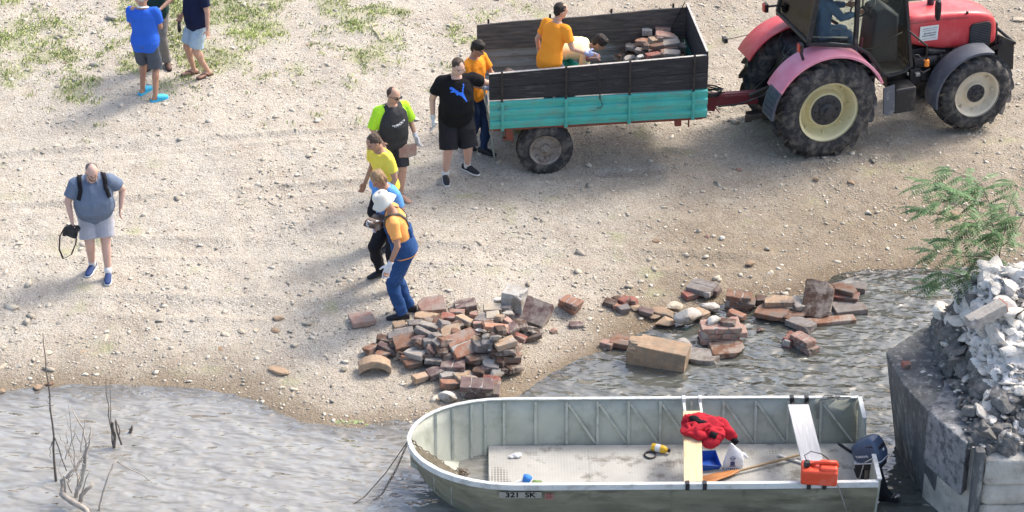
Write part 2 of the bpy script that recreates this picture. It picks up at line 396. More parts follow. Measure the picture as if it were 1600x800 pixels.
# ------------------------------------------------------------ loose gravel (uncountable)
ICO = bmesh.new(); bmesh.ops.create_icosphere(ICO, subdivisions=1, radius=1)
ICV = np.array([v.co[:] for v in ICO.verts]); ICF = np.array([[v.index for v in f.verts] for f in ICO.faces]); ICO.free()
def scatter_stones(name, n, smin, smax, wfn, m, seed):
    r = np.random.default_rng(seed); X = r.uniform(-9, 9, n * 4); Y = r.uniform(22, 39.5, n * 4)
    px, py = projv(np.stack([X, Y, gz(X, Y)], 1)); ok = (px > -60) & (px < 1660) & (py > -60) & (py < 860)
    X, Y = X[ok], Y[ok]; w = wfn(X, Y); k = r.random(len(X)) < w; X, Y = X[k][:n], Y[k][:n]; n = len(X)
    Z = gz(X, Y); S = smin * (smax / smin) ** (r.random(n) ** 2.2)
    V = ICV[None] * (1 + .38 * r.standard_normal((n, 12, 1))) * (S[:, None] * np.stack([r.uniform(.7, 1.4, n), r.uniform(.6, 1.1, n), r.uniform(.25, .6, n)], 1))[:, None]
    a = r.uniform(0, 6.28, n); c, s_ = np.cos(a)[:, None], np.sin(a)[:, None]
    x = V[:, :, 0] * c - V[:, :, 1] * s_; y = V[:, :, 0] * s_ + V[:, :, 1] * c
    V = np.stack([x + X[:, None], y + Y[:, None], V[:, :, 2] + (Z + S * .12)[:, None]], 2).reshape(-1, 3)
    F = (ICF[None] + (np.arange(n) * 12)[:, None, None]).reshape(-1, 3)
    me = bpy.data.meshes.new(name); me.vertices.add(len(V)); me.vertices.foreach_set('co', V.ravel()); me.loops.add(F.size); me.loops.foreach_set('vertex_index', F.ravel().astype(np.int32))
    me.polygons.add(len(F)); me.polygons.foreach_set('loop_start', np.arange(0, F.size, 3, dtype=np.int32)); me.update(calc_edges=True)
    me.materials.append(m); o = bpy.data.objects.new(name, me); COL.objects.link(o); return o
def dens(X, Y):
    d = Y - np.interp(X, _xs, _near); P = np.stack([X, Y, X * 0], 1); n = fbm(P, .9, 3, 77)
    w = .28 + .5 * sstep(-.1, .5, n) + .15 * sstep(2.5, .2, d); return np.where(d > -.02, w * (1 - .5 * sstep(34, 37, Y) * (X < 2)), 0)
M_grav = mat('loose_gravel', (.45, .405, .33), .9, var=.2, isl=.35)
M_pale = mat('pale_pebbles', (.50, .455, .375), .9, var=.15, isl=.3)
tag(scatter_stones('gravel', 20000, .008, .024, dens, M_grav, 3), 'fine loose gravel strewn over the whole river bank', 'gravel', kind='stuff')
tag(scatter_stones('pebbles', 2200, .016, .045, dens, M_pale, 4), 'paler flat pebbles lying among the gravel of the bank', 'pebbles', kind='stuff')

def dens2(X, Y):
    d = Y - np.interp(X, _xs, _near); P = np.stack([X, Y, X * 0], 1); n = fbm(P, .7, 3, 91); return np.where(d > .1, np.clip(.12 + .5 * sstep(.0, .6, n) + .5 * sstep(3, .5, d) * (X < 0), 0, 1), 0)
tag(scatter_stones('flat_stones', 480, .026, .070, dens2, mat('flat_bank_stones', (.47, .42, .335), .9, var=.2, isl=.3), 6), 'flat palm sized stones strewn over the river bank', 'stones', kind='stuff')
# ------------------------------------------------------------ grass
def make_grass():
    r = np.random.default_rng(8); V, F = [], []
    n = 16000; X = r.uniform(-9, .3, n); Y = r.uniform(31.5, 39.5, n)
    w = grassw(X, Y); c = fbm(np.stack([X, Y, X * 0], 1), 2.2, 3, 44)
    keep = r.random(n) < np.clip((w - .20 + .45 * c + .35 * vnoise(np.stack([X, Y, X * 0], 1), 6, 5)) * .9, 0, .8)
    for x, y in zip(X[keep], Y[keep]):
        z = g1(x, y); hh = r.uniform(.012, .055)
        for _ in range(r.integers(6, 18)):
            a = r.uniform(0, 6.28); rr = r.uniform(0, .13); bx, by = x + rr * math.cos(a), y + rr * math.sin(a)
            a2 = r.uniform(0, 6.28); h = hh * r.uniform(.5, 1.2); wd = r.uniform(.004, .009); ln = h * r.uniform(.3, 1.1)
            dx, dy = math.cos(a2), math.sin(a2); k = len(V)
            V += [(bx - dy * wd, by + dx * wd, z - .01), (bx + dy * wd, by - dx * wd, z - .01),
                  (bx + dx * ln * .5 - dy * wd, by + dy * ln * .5 + dx * wd, z + h * .75), (bx + dx * ln * .5 + dy * wd, by + dy * ln * .5 - dx * wd, z + h * .75), (bx + dx * ln, by + dy * ln, z + h)]
            F += [(k, k + 1, k + 3, k + 2), (k + 2, k + 3, k + 4)]
    me = bpy.data.meshes.new('grass'); me.from_pydata(V, [], F); me.materials.append(mat('grass_blades', (.40, .46, .17), .7, var=.25, isl=.4, vs=.8))
    o = bpy.data.objects.new('grass', me); COL.objects.link(o)
    tag(o, 'sparse pale green grass tufts growing on the gravel bank', 'grass', kind='stuff')
make_grass()

# ------------------------------------------------------------ bridge pier
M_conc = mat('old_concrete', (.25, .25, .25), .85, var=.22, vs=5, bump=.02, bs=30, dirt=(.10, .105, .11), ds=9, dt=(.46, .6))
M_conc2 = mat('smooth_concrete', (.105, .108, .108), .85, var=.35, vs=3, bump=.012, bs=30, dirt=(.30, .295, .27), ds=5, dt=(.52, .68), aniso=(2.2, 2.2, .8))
M_mas = mat('lime_masonry', (.50, .47, .41), .9, var=.2, vs=4, bump=.03, bs=12, dirt=(.28, .25, .21), ds=5, dt=(.55, .7))
M_white = mat('white_lime_rubble', (.66, .64, .60), .9, var=.12, vs=6, bump=.02, bs=25, dirt=(.15, .145, .14), ds=6.5, dt=(.53, .60))
PT = 1.3
def pz(px, py, z=PT): return at(px, py, z)
pier = empty('bridge_pier', pz(1480, 600, 0)); tag(pier, 'ruined bridge pier of grey concrete topped with crumbling white lime rubble', 'pier')
def ploc(o): o.matrix_parent_inverse = Matrix.Translation(pier.location).inverted(); return o
def offp(p, dx, dy): return Vector((p.x + dx, p.y + dy, p.z))
edge = [pz(*q) for q in [(1384, 549), (1396, 574), (1411, 600), (1430, 621), (1450, 642), (1480, 668), (1510, 693)]]
back = [pz(*q) for q in [(1420, 524), (1462, 497), (1530, 480), (1640, 470), (1800, 468)]]
def wallstrip(mb, top, zt, zb, mi=0, thick=None, sub=1):
    for a, b in zip(top[:-1], top[1:]):
        mb.add([(a.x, a.y, zt), (b.x, b.y, zt), (b.x, b.y, zb), (a.x, a.y, zb)], [(0, 1, 2, 3)], mi)
# cap slab of concrete with deep cutwater nose
def slabpoly(pts, z0, z1, name, m, bev=.02, shift=0):
    mb = MB(); mb.prism([(p.x, p.y, z0) for p in pts], (0, 0, z1 - z0)); 
    if shift:
        n_ = len(pts); mb.v = [(x + shift, y, z) if i < n_ else (x, y, z) for i, (x, y, z) in enumerate(mb.v)]
    o = mb.build(name, m, pier, bevel=bev); return ploc(o)
right = [offp(edge[-1], .9, -.02), offp(edge[-1], 2.4, -.02), Vector((back[-1].x, back[-1].y, PT))]
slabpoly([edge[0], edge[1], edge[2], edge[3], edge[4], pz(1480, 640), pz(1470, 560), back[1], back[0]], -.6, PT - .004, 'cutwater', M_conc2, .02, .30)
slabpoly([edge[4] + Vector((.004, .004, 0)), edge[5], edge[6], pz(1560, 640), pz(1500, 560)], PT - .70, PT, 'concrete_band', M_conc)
# lower masonry core
core = [pz(1455, 625), pz(1490, 655), pz(1518, 684), offp(pz(1518, 684), .06, -.03), offp(pz(1518, 684), 2.6, -.03), Vector((back[-1].x, back[-1].y - .1, PT)), pz(1530, 490)]
slabpoly(core, -.9, PT - .03, 'masonry_core', M_mas, .03)
for (a, b, zt, zb) in [((1527, 700), (1532, 702), PT - .1, .5)]:
    mb = MB(); p = pz(*a); mb.box((p.x + .02, p.y - .06, .85), (.10, .12, .95)); ploc(mb.build('concrete_rib', M_conc2, pier, bevel=.01))
_i2 = bmesh.new(); bmesh.ops.create_icosphere(_i2, subdivisions=3, radius=1); ICV2 = np.array([v.co[:] for v in _i2.verts]); ICF2 = [tuple(v.index for v in f.verts) for f in _i2.faces]; _i2.free()
def blocks():
    mb = MB(); r = random.Random(5); z = .0; base = pz(1536, 690)
    for row in range(5):
        h = r.uniform(.22, .36); x = base.x
        while x < base.x + 1.7:
            w = r.uniform(.4, .9); V_ = ICV2 * (1 + .22 * fbm(ICV2 + x * 7 + row, 1.5, 3, 4))[:, None]; V_ = np.sign(V_) * np.abs(V_) ** .28 * [w * .50, .15, h * .51]; mb.add([tuple(p) for p in V_ + [x + w / 2, base.y - .05 + r.uniform(-.04, .03), z + h / 2]], ICF2); x += w
        z += h
        if z > PT - .2: break
    o = mb.build('stone_blocks', M_mas, pier, smooth='auto'); ploc(o)
blocks()
# rubble mound
def pinside(x, y, poly):
    n = len(poly); ins = np.zeros(x.shape, bool); dmin = np.full(x.shape, 9.0)
    for i in range(n):
        x1, y1 = poly[i]; x2, y2 = poly[(i + 1) % n]
        c = ((y1 > y) != (y2 > y)) & (x < (x2 - x1) * (y - y1) / (y2 - y1 + 1e-12) + x1); ins ^= c
        t = np.clip(((x - x1) * (x2 - x1) + (y - y1) * (y2 - y1)) / ((x2 - x1) ** 2 + (y2 - y1) ** 2), 0, 1)
        dmin = np.minimum(dmin, np.hypot(x - x1 - t * (x2 - x1), y - y1 - t * (y2 - y1)))
    return np.where(ins, dmin, -dmin)
rp = [(pz(*q).x, pz(*q).y) for q in [(1456, 506), (1463, 560), (1488, 604), (1500, 640), (1516, 688), (1560, 700), (1760, 700), (1760, 486), (1600, 494), (1520, 505)]]
def mound():
    r = random.Random(31); mb = MB(); rp_ = np.array(rp); cx0, cx1 = x0 + .10, x0 + 2.2; ya, yb = pz(1500, 700).y, pz(1500, 500).y
    def hh(x, y):
        d = pinside(np.array([x]), np.array([y]), rp)[0]; t = (y - ya) / (yb - ya)
        return d, max(0.0, min(1, (d + .02) / .55)) * (.30 + .75 * max(0, min(1, (t - .12) / .6)))
    for i in range(420):
        x, y = r.uniform(cx0, cx1), r.uniform(ya, yb); d, h = hh(x, y)
        if d < .03: continue
        s_ = min(r.uniform(.07, .20), d * 1.2 + .04); z = PT + h - .045 - s_ * .3 * r.random()
        mb.box((x, y, (z + PT - .1) / 2), (s_ * 1.7, s_ * 1.5, z - PT + .1), (r.uniform(-.12, .12), r.uniform(-.12, .12), r.uniform(0, 3)), taper=.8)
        mb.box((x, y, z), (s_ * r.uniform(1.2, 2.2), s_ * r.uniform(.8, 1.5), s_ * r.uniform(.3, .8)), (r.uniform(-.4, .4), r.uniform(-.4, .4), r.uniform(0, 3)), taper=r.uniform(.6, .95))
    o = voxel(mb, 'lime_rubble', [M_white, M_dkr], pier, .013, 0, .026, 13, 6)
    def fn(c):
        n = fbm(c, 1.7, 4, 8) * .5 + .30 * vnoise(c, 7, 3); lim = 1.72 + .18 * n; return [((c[:, 2] < lim + .22 * vnoise(c, 2.2, 9)) & (n > -.45) | (n > .36), 1)]
    paint(o, fn); ploc(o); o.data.polygons.foreach_set('use_smooth', [False] * len(o.data.polygons)); return hh
M_dkr = mat('dark_weathered_rubble', (.165, .158, .145), .9, var=.3, vs=9, bump=.02, bs=25, dirt=(.42, .41, .39), ds=8, dt=(.58, .66))
x0 = pz(1440, 600).x
M_white2 = mat('white_lime_chunks', (.62, .585, .52), .9, var=.18, vs=14, isl=.22, bump=.012, bs=45, dirt=(.30, .285, .26), ds=13, dt=(.56, .66))
_hh = mound()
def slabs():
    r = random.Random(77); b2 = [MB(), MB()]; cx0, cx1 = x0 + .05, x0 + 2.1; ya, yb = pz(1500, 700).y, pz(1500, 498).y; nn = 0
    while nn < 620:
        x, y = r.uniform(cx0, cx1), r.uniform(ya, yb); d, h = _hh(x, y)
        if d < .0: continue
        nn += 1; s_ = r.uniform(.04, .19) * (.5 if d < .08 else 1) * (1 if r.random() < .4 else .5); z = PT + h + r.uniform(-.06, .04)
        nv = fbm(np.array([[x, y, 0.]]), 1.6, 3, 8)[0]; white = z > 1.66 + .22 * nv or r.random() < .10
        if r.random() < .12: white = not white
        sd = r.randrange(9999); rg = np.random.default_rng(sd); v = ICV2[:] * 1.0; q = v.copy()
        for _ in range(7):
            n_ = rg.normal(size=3); n_ /= np.linalg.norm(n_); dd_ = rg.uniform(.35, .75); k = q @ n_ - dd_; q = q - np.where(k > 0, k, 0)[:, None] * n_
        q = q * [s_ * r.uniform(.9, 1.6), s_ * r.uniform(.7, 1.1), s_ * r.uniform(.30, .75)]; M3 = np.array(Euler((r.uniform(-.5, .5), r.uniform(-.5, .5), r.uniform(0, 6.3))).to_matrix()); q = q @ M3.T + [x, y, z]
        b2[0 if white else 1].add([tuple(p) for p in q], ICF3)
    for bb, m, nm in ((b2[0], M_white2, 'white_rubble'), (b2[1], M_dkr, 'dark_rubble')):
        o = bb.build(nm, m, pier, fixn=False); o['kind'] = 'stuff'; ploc(o)
_i3 = bmesh.new(); bmesh.ops.create_icosphere(_i3, subdivisions=3, radius=1); ICF3 = [tuple(v.index for v in f.verts) for f in _i3.faces]; _i3.free()
slabs()
def rubble_chunks():
    r = np.random.default_rng(21); mb = MB()
    for _ in range(420):
        x = r.uniform(x0 - .1, x0 + 1.7); y = r.uniform(pz(1500, 700).y, pz(1500, 480).y); d, h = _hh(x, y)
        if d < -.25 or (d < .0 and r.random() < .5): continue
        s_ = r.uniform(.015, .05) * (1 if d > .1 else .55)
        v = ICV * (1 + .25 * r.standard_normal((12, 1))) * s_ * np.array([1.3, .9, .45]); mb.add([tuple(p) for p in v + [x, y, PT + max(h, 0) + s_ * .1]], [tuple(f) for f in ICF], 0 if r.random() < .65 else 1)
    o = mb.build('rubble_chunk', [M_white2, M_dkr], pier); o['kind'] = 'stuff'; ploc(o)
rubble_chunks()
# ------------------------------------------------------------ people
SKIN = mat('skin', (.52, .31, .22), .55, var=.06, vs=8, spec=.35)
SKIN2 = mat('skin_tanned', (.42, .235, .155), .55, var=.08, vs=8, spec=.35)
SKINR = mat('skin_pale', (.60, .39, .31), .55, var=.06, vs=8, spec=.35)
SKINRED = mat('skin_reddened', (.58, .24, .18), .6, var=.1)
LIP = mat('lips', (.36, .13, .11), .5); DARK = mat('eye_dark', (.03, .02, .015), .3)
def cloth(name, c, **k): return mat(name, c, .92, var=k.pop('var', .07), vs=k.pop('vs', 5), bump=.0035, bs=45, spec=.15, **k)
def ik(S, T, a, b, pole):
    S, T = Vector(S), Vector(T); d = T - S; L = max(1e-4, d.length); dn = d / L; Lc = min(L, (a + b) * .995); Lc = max(Lc, abs(a - b) * 1.05 + .01)
    x = (a * a - b * b + Lc * Lc) / (2 * Lc); h = math.sqrt(max(0, a * a - x * x)); p = Vector(pole); p = p - dn * p.dot(dn)
    if p.length < 1e-4: p = dn.orthogonal()
    return S + dn * x + p.normalized() * h, S + dn * Lc
def rotm(axis, deg): return Matrix.Rotation(R(deg), 3, Vector(axis))
def hand(mb, W, d, n, s, k=1.0, curl=35, thumb=1, spread=1.0):
    """palm, four unequal bent fingers and a side thumb; d = hand direction, n = palm normal (fingers curl to n)"""
    d = Vector(d).normalized(); n = Vector(n); n = (n - d * n.dot(d)).normalized(); a = d.cross(n) * thumb
    g = s * k
    mb.loft([W - d * .02 * g, W + d * .01 * g, W + d * .045 * g, W + d * .088 * g, W + d * .097 * g], [(.024 * g, .019 * g), (.029 * g, .018 * g), (.041 * g, .017 * g), (.040 * g, .014 * g), (.032 * g, .008 * g)], a, 12)
    for i, (o, L) in enumerate([(.030, .072), (.010, .080), (-.010, .075), (-.029, .058)]):
        p = W + d * .088 * g + a * o * g; dd = d + a * (o * 1.6 * spread); dd.normalize(); pts = [p - dd * .012 * g, p]; cur = p
        for j, f in enumerate((.45, .32, .23)):
            ang = curl * (.6 + .35 * j); dd = (Matrix.Rotation(-R(ang), 3, (d.cross(n))) @ dd).normalized()
            cur = cur + dd * L * f * g; pts.append(cur)
        mb.tube(pts, [.0098 * g, .0098 * g, .0092 * g, .0085 * g, .0065 * g], 8)
    p = W + d * .022 * g + a * .026 * g; q = p + (d * .55 + a * .75 + n * .25).normalized() * .034 * g; r_ = q + (d * .85 + a * .35 + n * .4).normalized() * .030 * g; t = r_ + (d * .9 + a * .05 + n * .5).normalized() * .024 * g
    mb.tube([p, q, r_, t], [.014 * g, .0125 * g, .011 * g, .008 * g], 8)

def person(label, loc, face, H=1.76, lean=4, side=0, twist=0, girth=1.0, belly=0.0, hipz=None, px=0.0,
           hands=((.06, -.10, -.50), (.06, .10, -.50)), poles=((-.8, -.4, -.2), (-.8, .4, -.2)), hdir=(None, None), hnorm=(None, None), curl=(35, 35),
           feet=((0, -.11), (0, .11)), fyaw=(-8, 8), fz=(0, 0), seat=False, head=(0, 0, 0), hairc=(.05, .035, .025), hair='short', skin=SKIN,
           top=None, sleeve=.5, collar=False, hem=.02, bottom=None, leg=1.0, legw=1.0, shoes=None, shoestyle='shoe', gloves=(None, None), tucked=False,
           extra=None, socks=None, kneepole=(1, 0, 0)):
    k = H / 1.76; gs = girth ** .5
    root_loc = Vector(loc); rz = Matrix.Rotation(R(face), 3, 'Z')
    f, l, u = Vector((1, 0, 0)), Vector((0, 1, 0)), Vector((0, 0, 1))
    if hipz is None: hipz = .925 * k
    P = Vector((px, 0, hipz))
    Rt = rotm((0, 1, 0), lean) @ rotm((1, 0, 0), -side)
    sp = Rt @ u; TL = .545 * k; bend = rotm((0, 1, 0), lean * .30)
    M_ = P + sp * TL * .5; sp2 = (bend @ sp).normalized(); N = M_ + sp2 * TL * .5
    Rt2 = bend @ Rt @ rotm((0, 0, 1), twist); sl = Rt2 @ l; cf = Rt2 @ f; sl0 = Rt @ l
    def spine(t):
        if t < .5: return P + sp * TL * t
        return M_ + sp2 * TL * (t - .5)
    SW = .185 * k * (1 + .25 * (gs - 1))
    sh = [N - sp2 * .055 * k - sl * SW, N - sp2 * .055 * k + sl * SW]
    hipc = [P - u * .03 * k - l * .088 * k * gs, P - u * .03 * k + l * .088 * k * gs]
    # torso sections (t, half width, half depth, forward shift)
    g = girth; B = belly
    sec = [(-.14, .125 * gs, .09 * gs, 0), (-.04, .165 * gs, .118 * gs, -.005), (.10, .170 * g ** .7, .115 * gs + .3 * B, .3 * B), (.28, .152 * g, .100 * gs + .8 * B, .75 * B), (.45, .155 * g, .103 * gs + .75 * B, .65 * B),
           (.62, .166 * g ** .8, .112 * gs + .35 * B, .3 * B + .005), (.78, .172 * gs, .112 * gs + .1 * B, .08 * B), (.90, .150 * gs, .092 * gs, 0), (.97, .095 * gs, .070, 0), (1.03, .060, .056, 0)]
    def torso(mb, grow=0.0, t0=-1, t1=2, wide=0.0):
        pts, rad = [], []
        for (t, w, d_, sf) in sec:
            if t < t0 or t > t1: continue
            fwd = cf if t > .5 else Rt @ f
            pts.append(spine(t) + fwd * sf * k); lo = 1 + wide * max(0, .6 - t)
            rad.append(((w * k + grow) * lo, (d_ * k + grow) * lo))
        mb.loft(pts, rad, sl0, 24, power=2.35)
    mb = MB(); torso(mb)
    el, wr, kn, an = [], [], [], []
    ua, fa = .285 * k, .255 * k
    for i in (0, 1):
        T = sh[i] + Vector(hands[i]) * k; e, w = ik(sh[i], T, ua, fa, poles[i]); el.append(e); wr.append(w)
        mb.capsule(sh[i] + sp2 * -.005, e, .054 * k * gs, .039 * k * gs); mb.capsule(e, w, .038 * k * gs, .0255 * k)
        mb.capsule(N - sp2 * .06 * k + sl * (-.06 if i == 0 else .06), sh[i], .06 * k * gs, .052 * k * gs)
    tl, cl = .43 * k, .42 * k
    for i in (0, 1):
        fx, fy = feet[i]; A = Vector((fx * k, fy * k, .085 * k + fz[i])); q, a_ = ik(hipc[i], A, tl, cl, kneepole); kn.append(q); an.append(a_)
        mb.capsule(hipc[i], q, .084 * k * gs, .055 * k * gs); mb.capsule(q, a_, .054 * k * gs, .036 * k * gs ** .5)
        mb.ball(q + (a_ - q) * .3 + (Vector((-.018, 0, 0)) * k), (.052 * k * gs, .052 * k * gs, .10 * k))
    feetp = []
    for i in (0, 1):
        fd = rotm((0, 0, 1), fyaw[i]) @ f; fs = u.cross(fd); a_ = an[i]; base = Vector((a_.x, a_.y, a_.z - .085 * k)); feetp.append((base, fd, fs, a_))
        if shoes is None or shoestyle in ('flip', 'clog'):
            mb.loft([base - fd * .065 * k + u * .035, base - fd * .05 * k + u * .035, base + u * .05, base + fd * .09 * k + u * .034, base + fd * .15 * k + u * .022, base + fd * .185 * k + u * .018],
                    [(.02, .02), (.03, .033), (.034, .05), (.042, .03), (.045, .02), (.03, .012)], fs, 12)
    # neck and head
    yaw, pit, roll = head; Rh = Matrix.Rotation(R(yaw), 3, 'Z') @ rotm((0, 1, 0), pit) @ rotm((1, 0, 0), roll)
    nd = (sp2 * .6 + (Rh @ u) * .8 + f * .05).normalized(); HB = N + nd * .065 * k; hu, hf, hl = Rh @ u, Rh @ f, Rh @ l
    HC = HB + hu * .098 * k + hf * .022 * k; q = .97 * k ** .5
    HM = Matrix((hf, hl, hu)).transposed()
    ng = .056 * (gs ** .8); mb.loft([N - sp2 * .05, N + nd * .01, HB + nd * .01 * k, HC - hu * .03], [(ng * 1.15, ng * 1.1), (ng, ng), (ng * .95, ng * .98), (.05, .05)], sl, 14)
    mb.ball(HC + hu * .022 * q - hf * .008 * q, (.096 * q, .078 * q, .094 * q), HM, 18)
    mb.ball(HC - hu * .030 * q + hf * .012 * q, (.076 * q, .066 * q * gs ** .5, .082 * q), HM, 16)
    mb.ball(HC - hu * .088 * q + hf * .050 * q, (.026 * q, .030 * q, .022 * q), HM, 12)
    mb.loft([HC + hu * .020 * q + hf * .085 * q, HC - hu * .008 * q + hf * .100 * q, HC - hu * .026 * q + hf * .106 * q, HC - hu * .034 * q + hf * .088 * q], [(.008, .008), (.010, .011), (.016, .012), (.013, .008)], hl, 10)
    mb.ball(HC + hu * .030 * q + hf * .074 * q, (.016, .052, .010), HM, 10)
    mb.ball(HC - hu * .050 * q + hf * .080 * q, (.012, .024, .011), HM, 10)
    for s_ in (-1, 1): mb.ball(HC + hl * s_ * .078 * q - hf * .008 - hu * .004, (.019, .009, .031), HM, 10)
    hd = []
    for i in (0, 1):
        d0 = Vector(hdir[i]) if hdir[i] is not None else (wr[i] - el[i]); nn = Vector(hnorm[i]) if hnorm[i] is not None else Vector((.2, (1 if i == 0 else -1), 0.1)); hd.append((d0, nn))
        hand(mb, wr[i], d0, nn, k, 1.0, curl[i], 1 if i == 0 else -1)
    body = voxel(mb, 'person', [skin, DARK, LIP, SKINRED, hairm(hairc)], None, .0068, 2)
    tag(body, label, 'person')
    def face_paint(c):
        rel = c - np.array(HC); F_, L_, U_ = rel @ np.array(hf), rel @ np.array(hl), rel @ np.array(hu); out = []
        for s_ in (-1, 1):
            out.append(((((L_ - s_ * .031) / .0135) ** 2 + ((U_ - .010) / .0065) ** 2 < 1) & (F_ > .05), 1))
            out.append(((np.abs(L_ - s_ * .033) < .019) & (np.abs(U_ - .030 + .12 * np.abs(L_)) < .0045) & (F_ > .05), 4))
        out.append(((np.abs(L_) < .022) & (np.abs(U_ + .056) < .006) & (F_ > .05), 2)); return out
    paint(body, face_paint)
    # clothes
    if top is not None:
        m = MB(); gr = .016; t0 = -.16 + hem
        pts, rad = [], []
        T = [(t0 - 0.02, None)] + [(t, None) for t in (.0, .12, .28, .45, .62, .78, .90, .965)]
        for (t, _) in T:
            ws = np.interp(t, [s[0] for s in sec], [s[1] for s in sec]); ds_ = np.interp(t, [s[0] for s in sec], [s[2] for s in sec]); sf = np.interp(t, [s[0] for s in sec], [s[3] for s in sec])
            lo = 1 + .30 * max(0, .30 - t); drop = .35 * B if t < .1 else 0
            fwd = cf if t > .5 else Rt @ f
            pts.append(spine(t) + fwd * (sf + drop) * k); rad.append(((ws * k + gr) * lo, (ds_ * k + gr) * lo + drop * .5))
        m.loft(pts, rad, sl0, 26, power=2.3)
        for i in (0, 1):
            e = el[i]; s0 = sh[i]
            m.capsule(N - sp2 * .065 * k + sl * (-.07 if i == 0 else .07), s0, .064 * k * gs, .062 * k * gs)
            if sleeve > 1: m.loft([s0, s0.lerp(e, .5), e, e.lerp(wr[i], .5), e.lerp(wr[i], min(.97, sleeve - 1))], [.068 * k * gs, .058 * k * gs, .052 * k * gs, .045 * k * gs, .040 * k], None, 16)
            else:
                q_ = s0.lerp(e, sleeve + .05); m.loft([s0 + (s0 - e) * .12, s0, s0.lerp(e, sleeve * .5), q_], [.045 * k * gs, .069 * k * gs, .067 * k * gs, .066 * k * gs], None, 16)
        topo = voxel(m, 'shirt', top if isinstance(top, list) else [top], body, .0085, 2, .011, 9, seed=len(label), squash=(1, 1, .7))
        if collar:
            c = MB(); ring = []
            for j in range(19):
                a = R(-150 + 300 * j / 18 + 180); ring.append(N + nd * .012 + cf * (-math.cos(a) * -.068 - .0) * k * gs + sl * math.sin(a) * .066 * k * gs + sp2 * (.012 - .030 * (1 + math.cos(a)) * .5) * k)
            c.loft(ring, [(.006, .020)] * 19, None, 8); c.build('collar', collar, body, smooth=True)
    else: topo = None
    if bottom is not None:
        m = MB(); m.loft([spine(-.16), spine(-.06), spine(.04), spine(.13)], [(.13 * k * gs, .10 * k * gs), (.172 * k * gs, .124 * k * gs), (.172 * k * gs, .120 * k * gs + .15 * B), (.155 * k * gs, .105 * k * gs + .2 * B)], sl0, 24, power=2.3)
        for i in (0, 1):
            th, kq, aq = hipc[i], kn[i], an[i]; pts = [th + u * .02, th.lerp(kq, .45), th.lerp(kq, .95)]; rad = [.102 * k * gs, .090 * k * gs * legw, .074 * k * gs * legw]
            if leg > .5:
                pts += [kq.lerp(aq, .35), kq.lerp(aq, .75), kq.lerp(aq, min(1.0, leg))]; rad += [.070 * k * gs * legw, .060 * k * gs * legw, .060 * k * gs * legw]
            else:
                L_ = leg * 2; pts = [th + u * .02, th.lerp(kq, L_ * .5), th.lerp(kq, L_)]; rad = [.104 * k * gs, .098 * k * gs * legw, .093 * k * gs * legw]
            m.loft(pts, rad, None, 16)
        bo = voxel(m, 'trousers' if leg > .7 else 'shorts', bottom if isinstance(bottom, list) else [bottom], body, .0085, 2, .012, 8, seed=len(label) + 3, squash=(1, 1, 1.3))
    else: bo = None
    for i in (0, 1):
        base, fd, fs, a_ = feetp[i]
        if socks: c = MB(); c.loft([a_ - u * .03, a_ + u * .02, a_ + (kn[i] - a_).normalized() * .07], [.042 * k * gs ** .5, .043 * k * gs ** .5, .044 * k * gs ** .5], None, 14); c.build('sock', socks, body, smooth=True)
        if shoes is not None and shoestyle == 'shoe':
            c = MB(); c.loft([base - fd * .085 * k + u * .05, base - fd * .075 * k + u * .05, base - fd * .01 + u * .06, base + fd * .06 * k + u * .052, base + fd * .13 * k + u * .036, base + fd * .185 * k + u * .028, base + fd * .20 * k + u * .024],
                             [(.02, .03), (.036, .046), (.040, .056), (.045, .045), (.048, .032), (.036, .022), (.018, .012)], fs, 16)
            c.loft([a_ - u * .05, a_ - u * .0], [(.045, .045), (.043, .043)], fd, 14)
            so = voxel(c, 'shoe', shoes[0], body, .006, 1)
            if len(shoes) > 1:
                c = MB(); out = []
                for (x, w) in [(-.088, .028), (-.07, .040), (0, .041), (.07, .048), (.13, .052), (.18, .042), (.205, .02)]: out.append((x, w))
                poly = [base + fd * x * k + fs * w for x, w in out] + [base + fd * x * k - fs * w for x, w in out[::-1]]
                c.prism([p + u * .002 for p in poly], u * .022); c.build('sole', shoes[1], so, bevel=.005)
        elif shoestyle in ('flip', 'clog'):
            c = MB(); out = [(-.085, .03), (-.06, .040), (0, .040), (.08, .046), (.14, .050), (.19, .040), (.205, .015)]
            poly = [base + fd * x * k + fs * w for x, w in out] + [base + fd * x * k - fs * w for x, w in out[::-1]]
            c.prism([p + u * .001 for p in poly], u * (.018 if shoestyle == 'flip' else .03))
            if shoestyle == 'flip':
                for s_ in (-1, 1): c.tube([base + fd * .13 * k + u * .045, base + fd * .07 * k + fs * s_ * .03 + u * .062, base - fd * .0 + fs * s_ * .044 + u * .02], .009, 6)
            else:
                c.loft([base + fd * .01 * k + u * .06, base + fd * .08 * k + u * .045, base + fd * .15 * k + u * .034, base + fd * .19 * k + u * .028], [(.045, .045), (.052, .046), (.053, .036), (.035, .02)], fs, 14)
            c.build('sandal' if shoestyle == 'flip' else 'clog', shoes[0], body, smooth='auto')
        if gloves[i] is not None:
            c = MB(); d0, nn = hd[i]; hand(c, wr[i], d0, nn, k, 1.17, curl[i], 1 if i == 0 else -1); c.loft([wr[i] - (wr[i] - el[i]).normalized() * .05, wr[i] + d0.normalized() * .01], [.036 * k, .031 * k], None, 12)
            voxel(c, 'glove', gloves[i], body, .0055, 1)
    # hair
    h = MB()
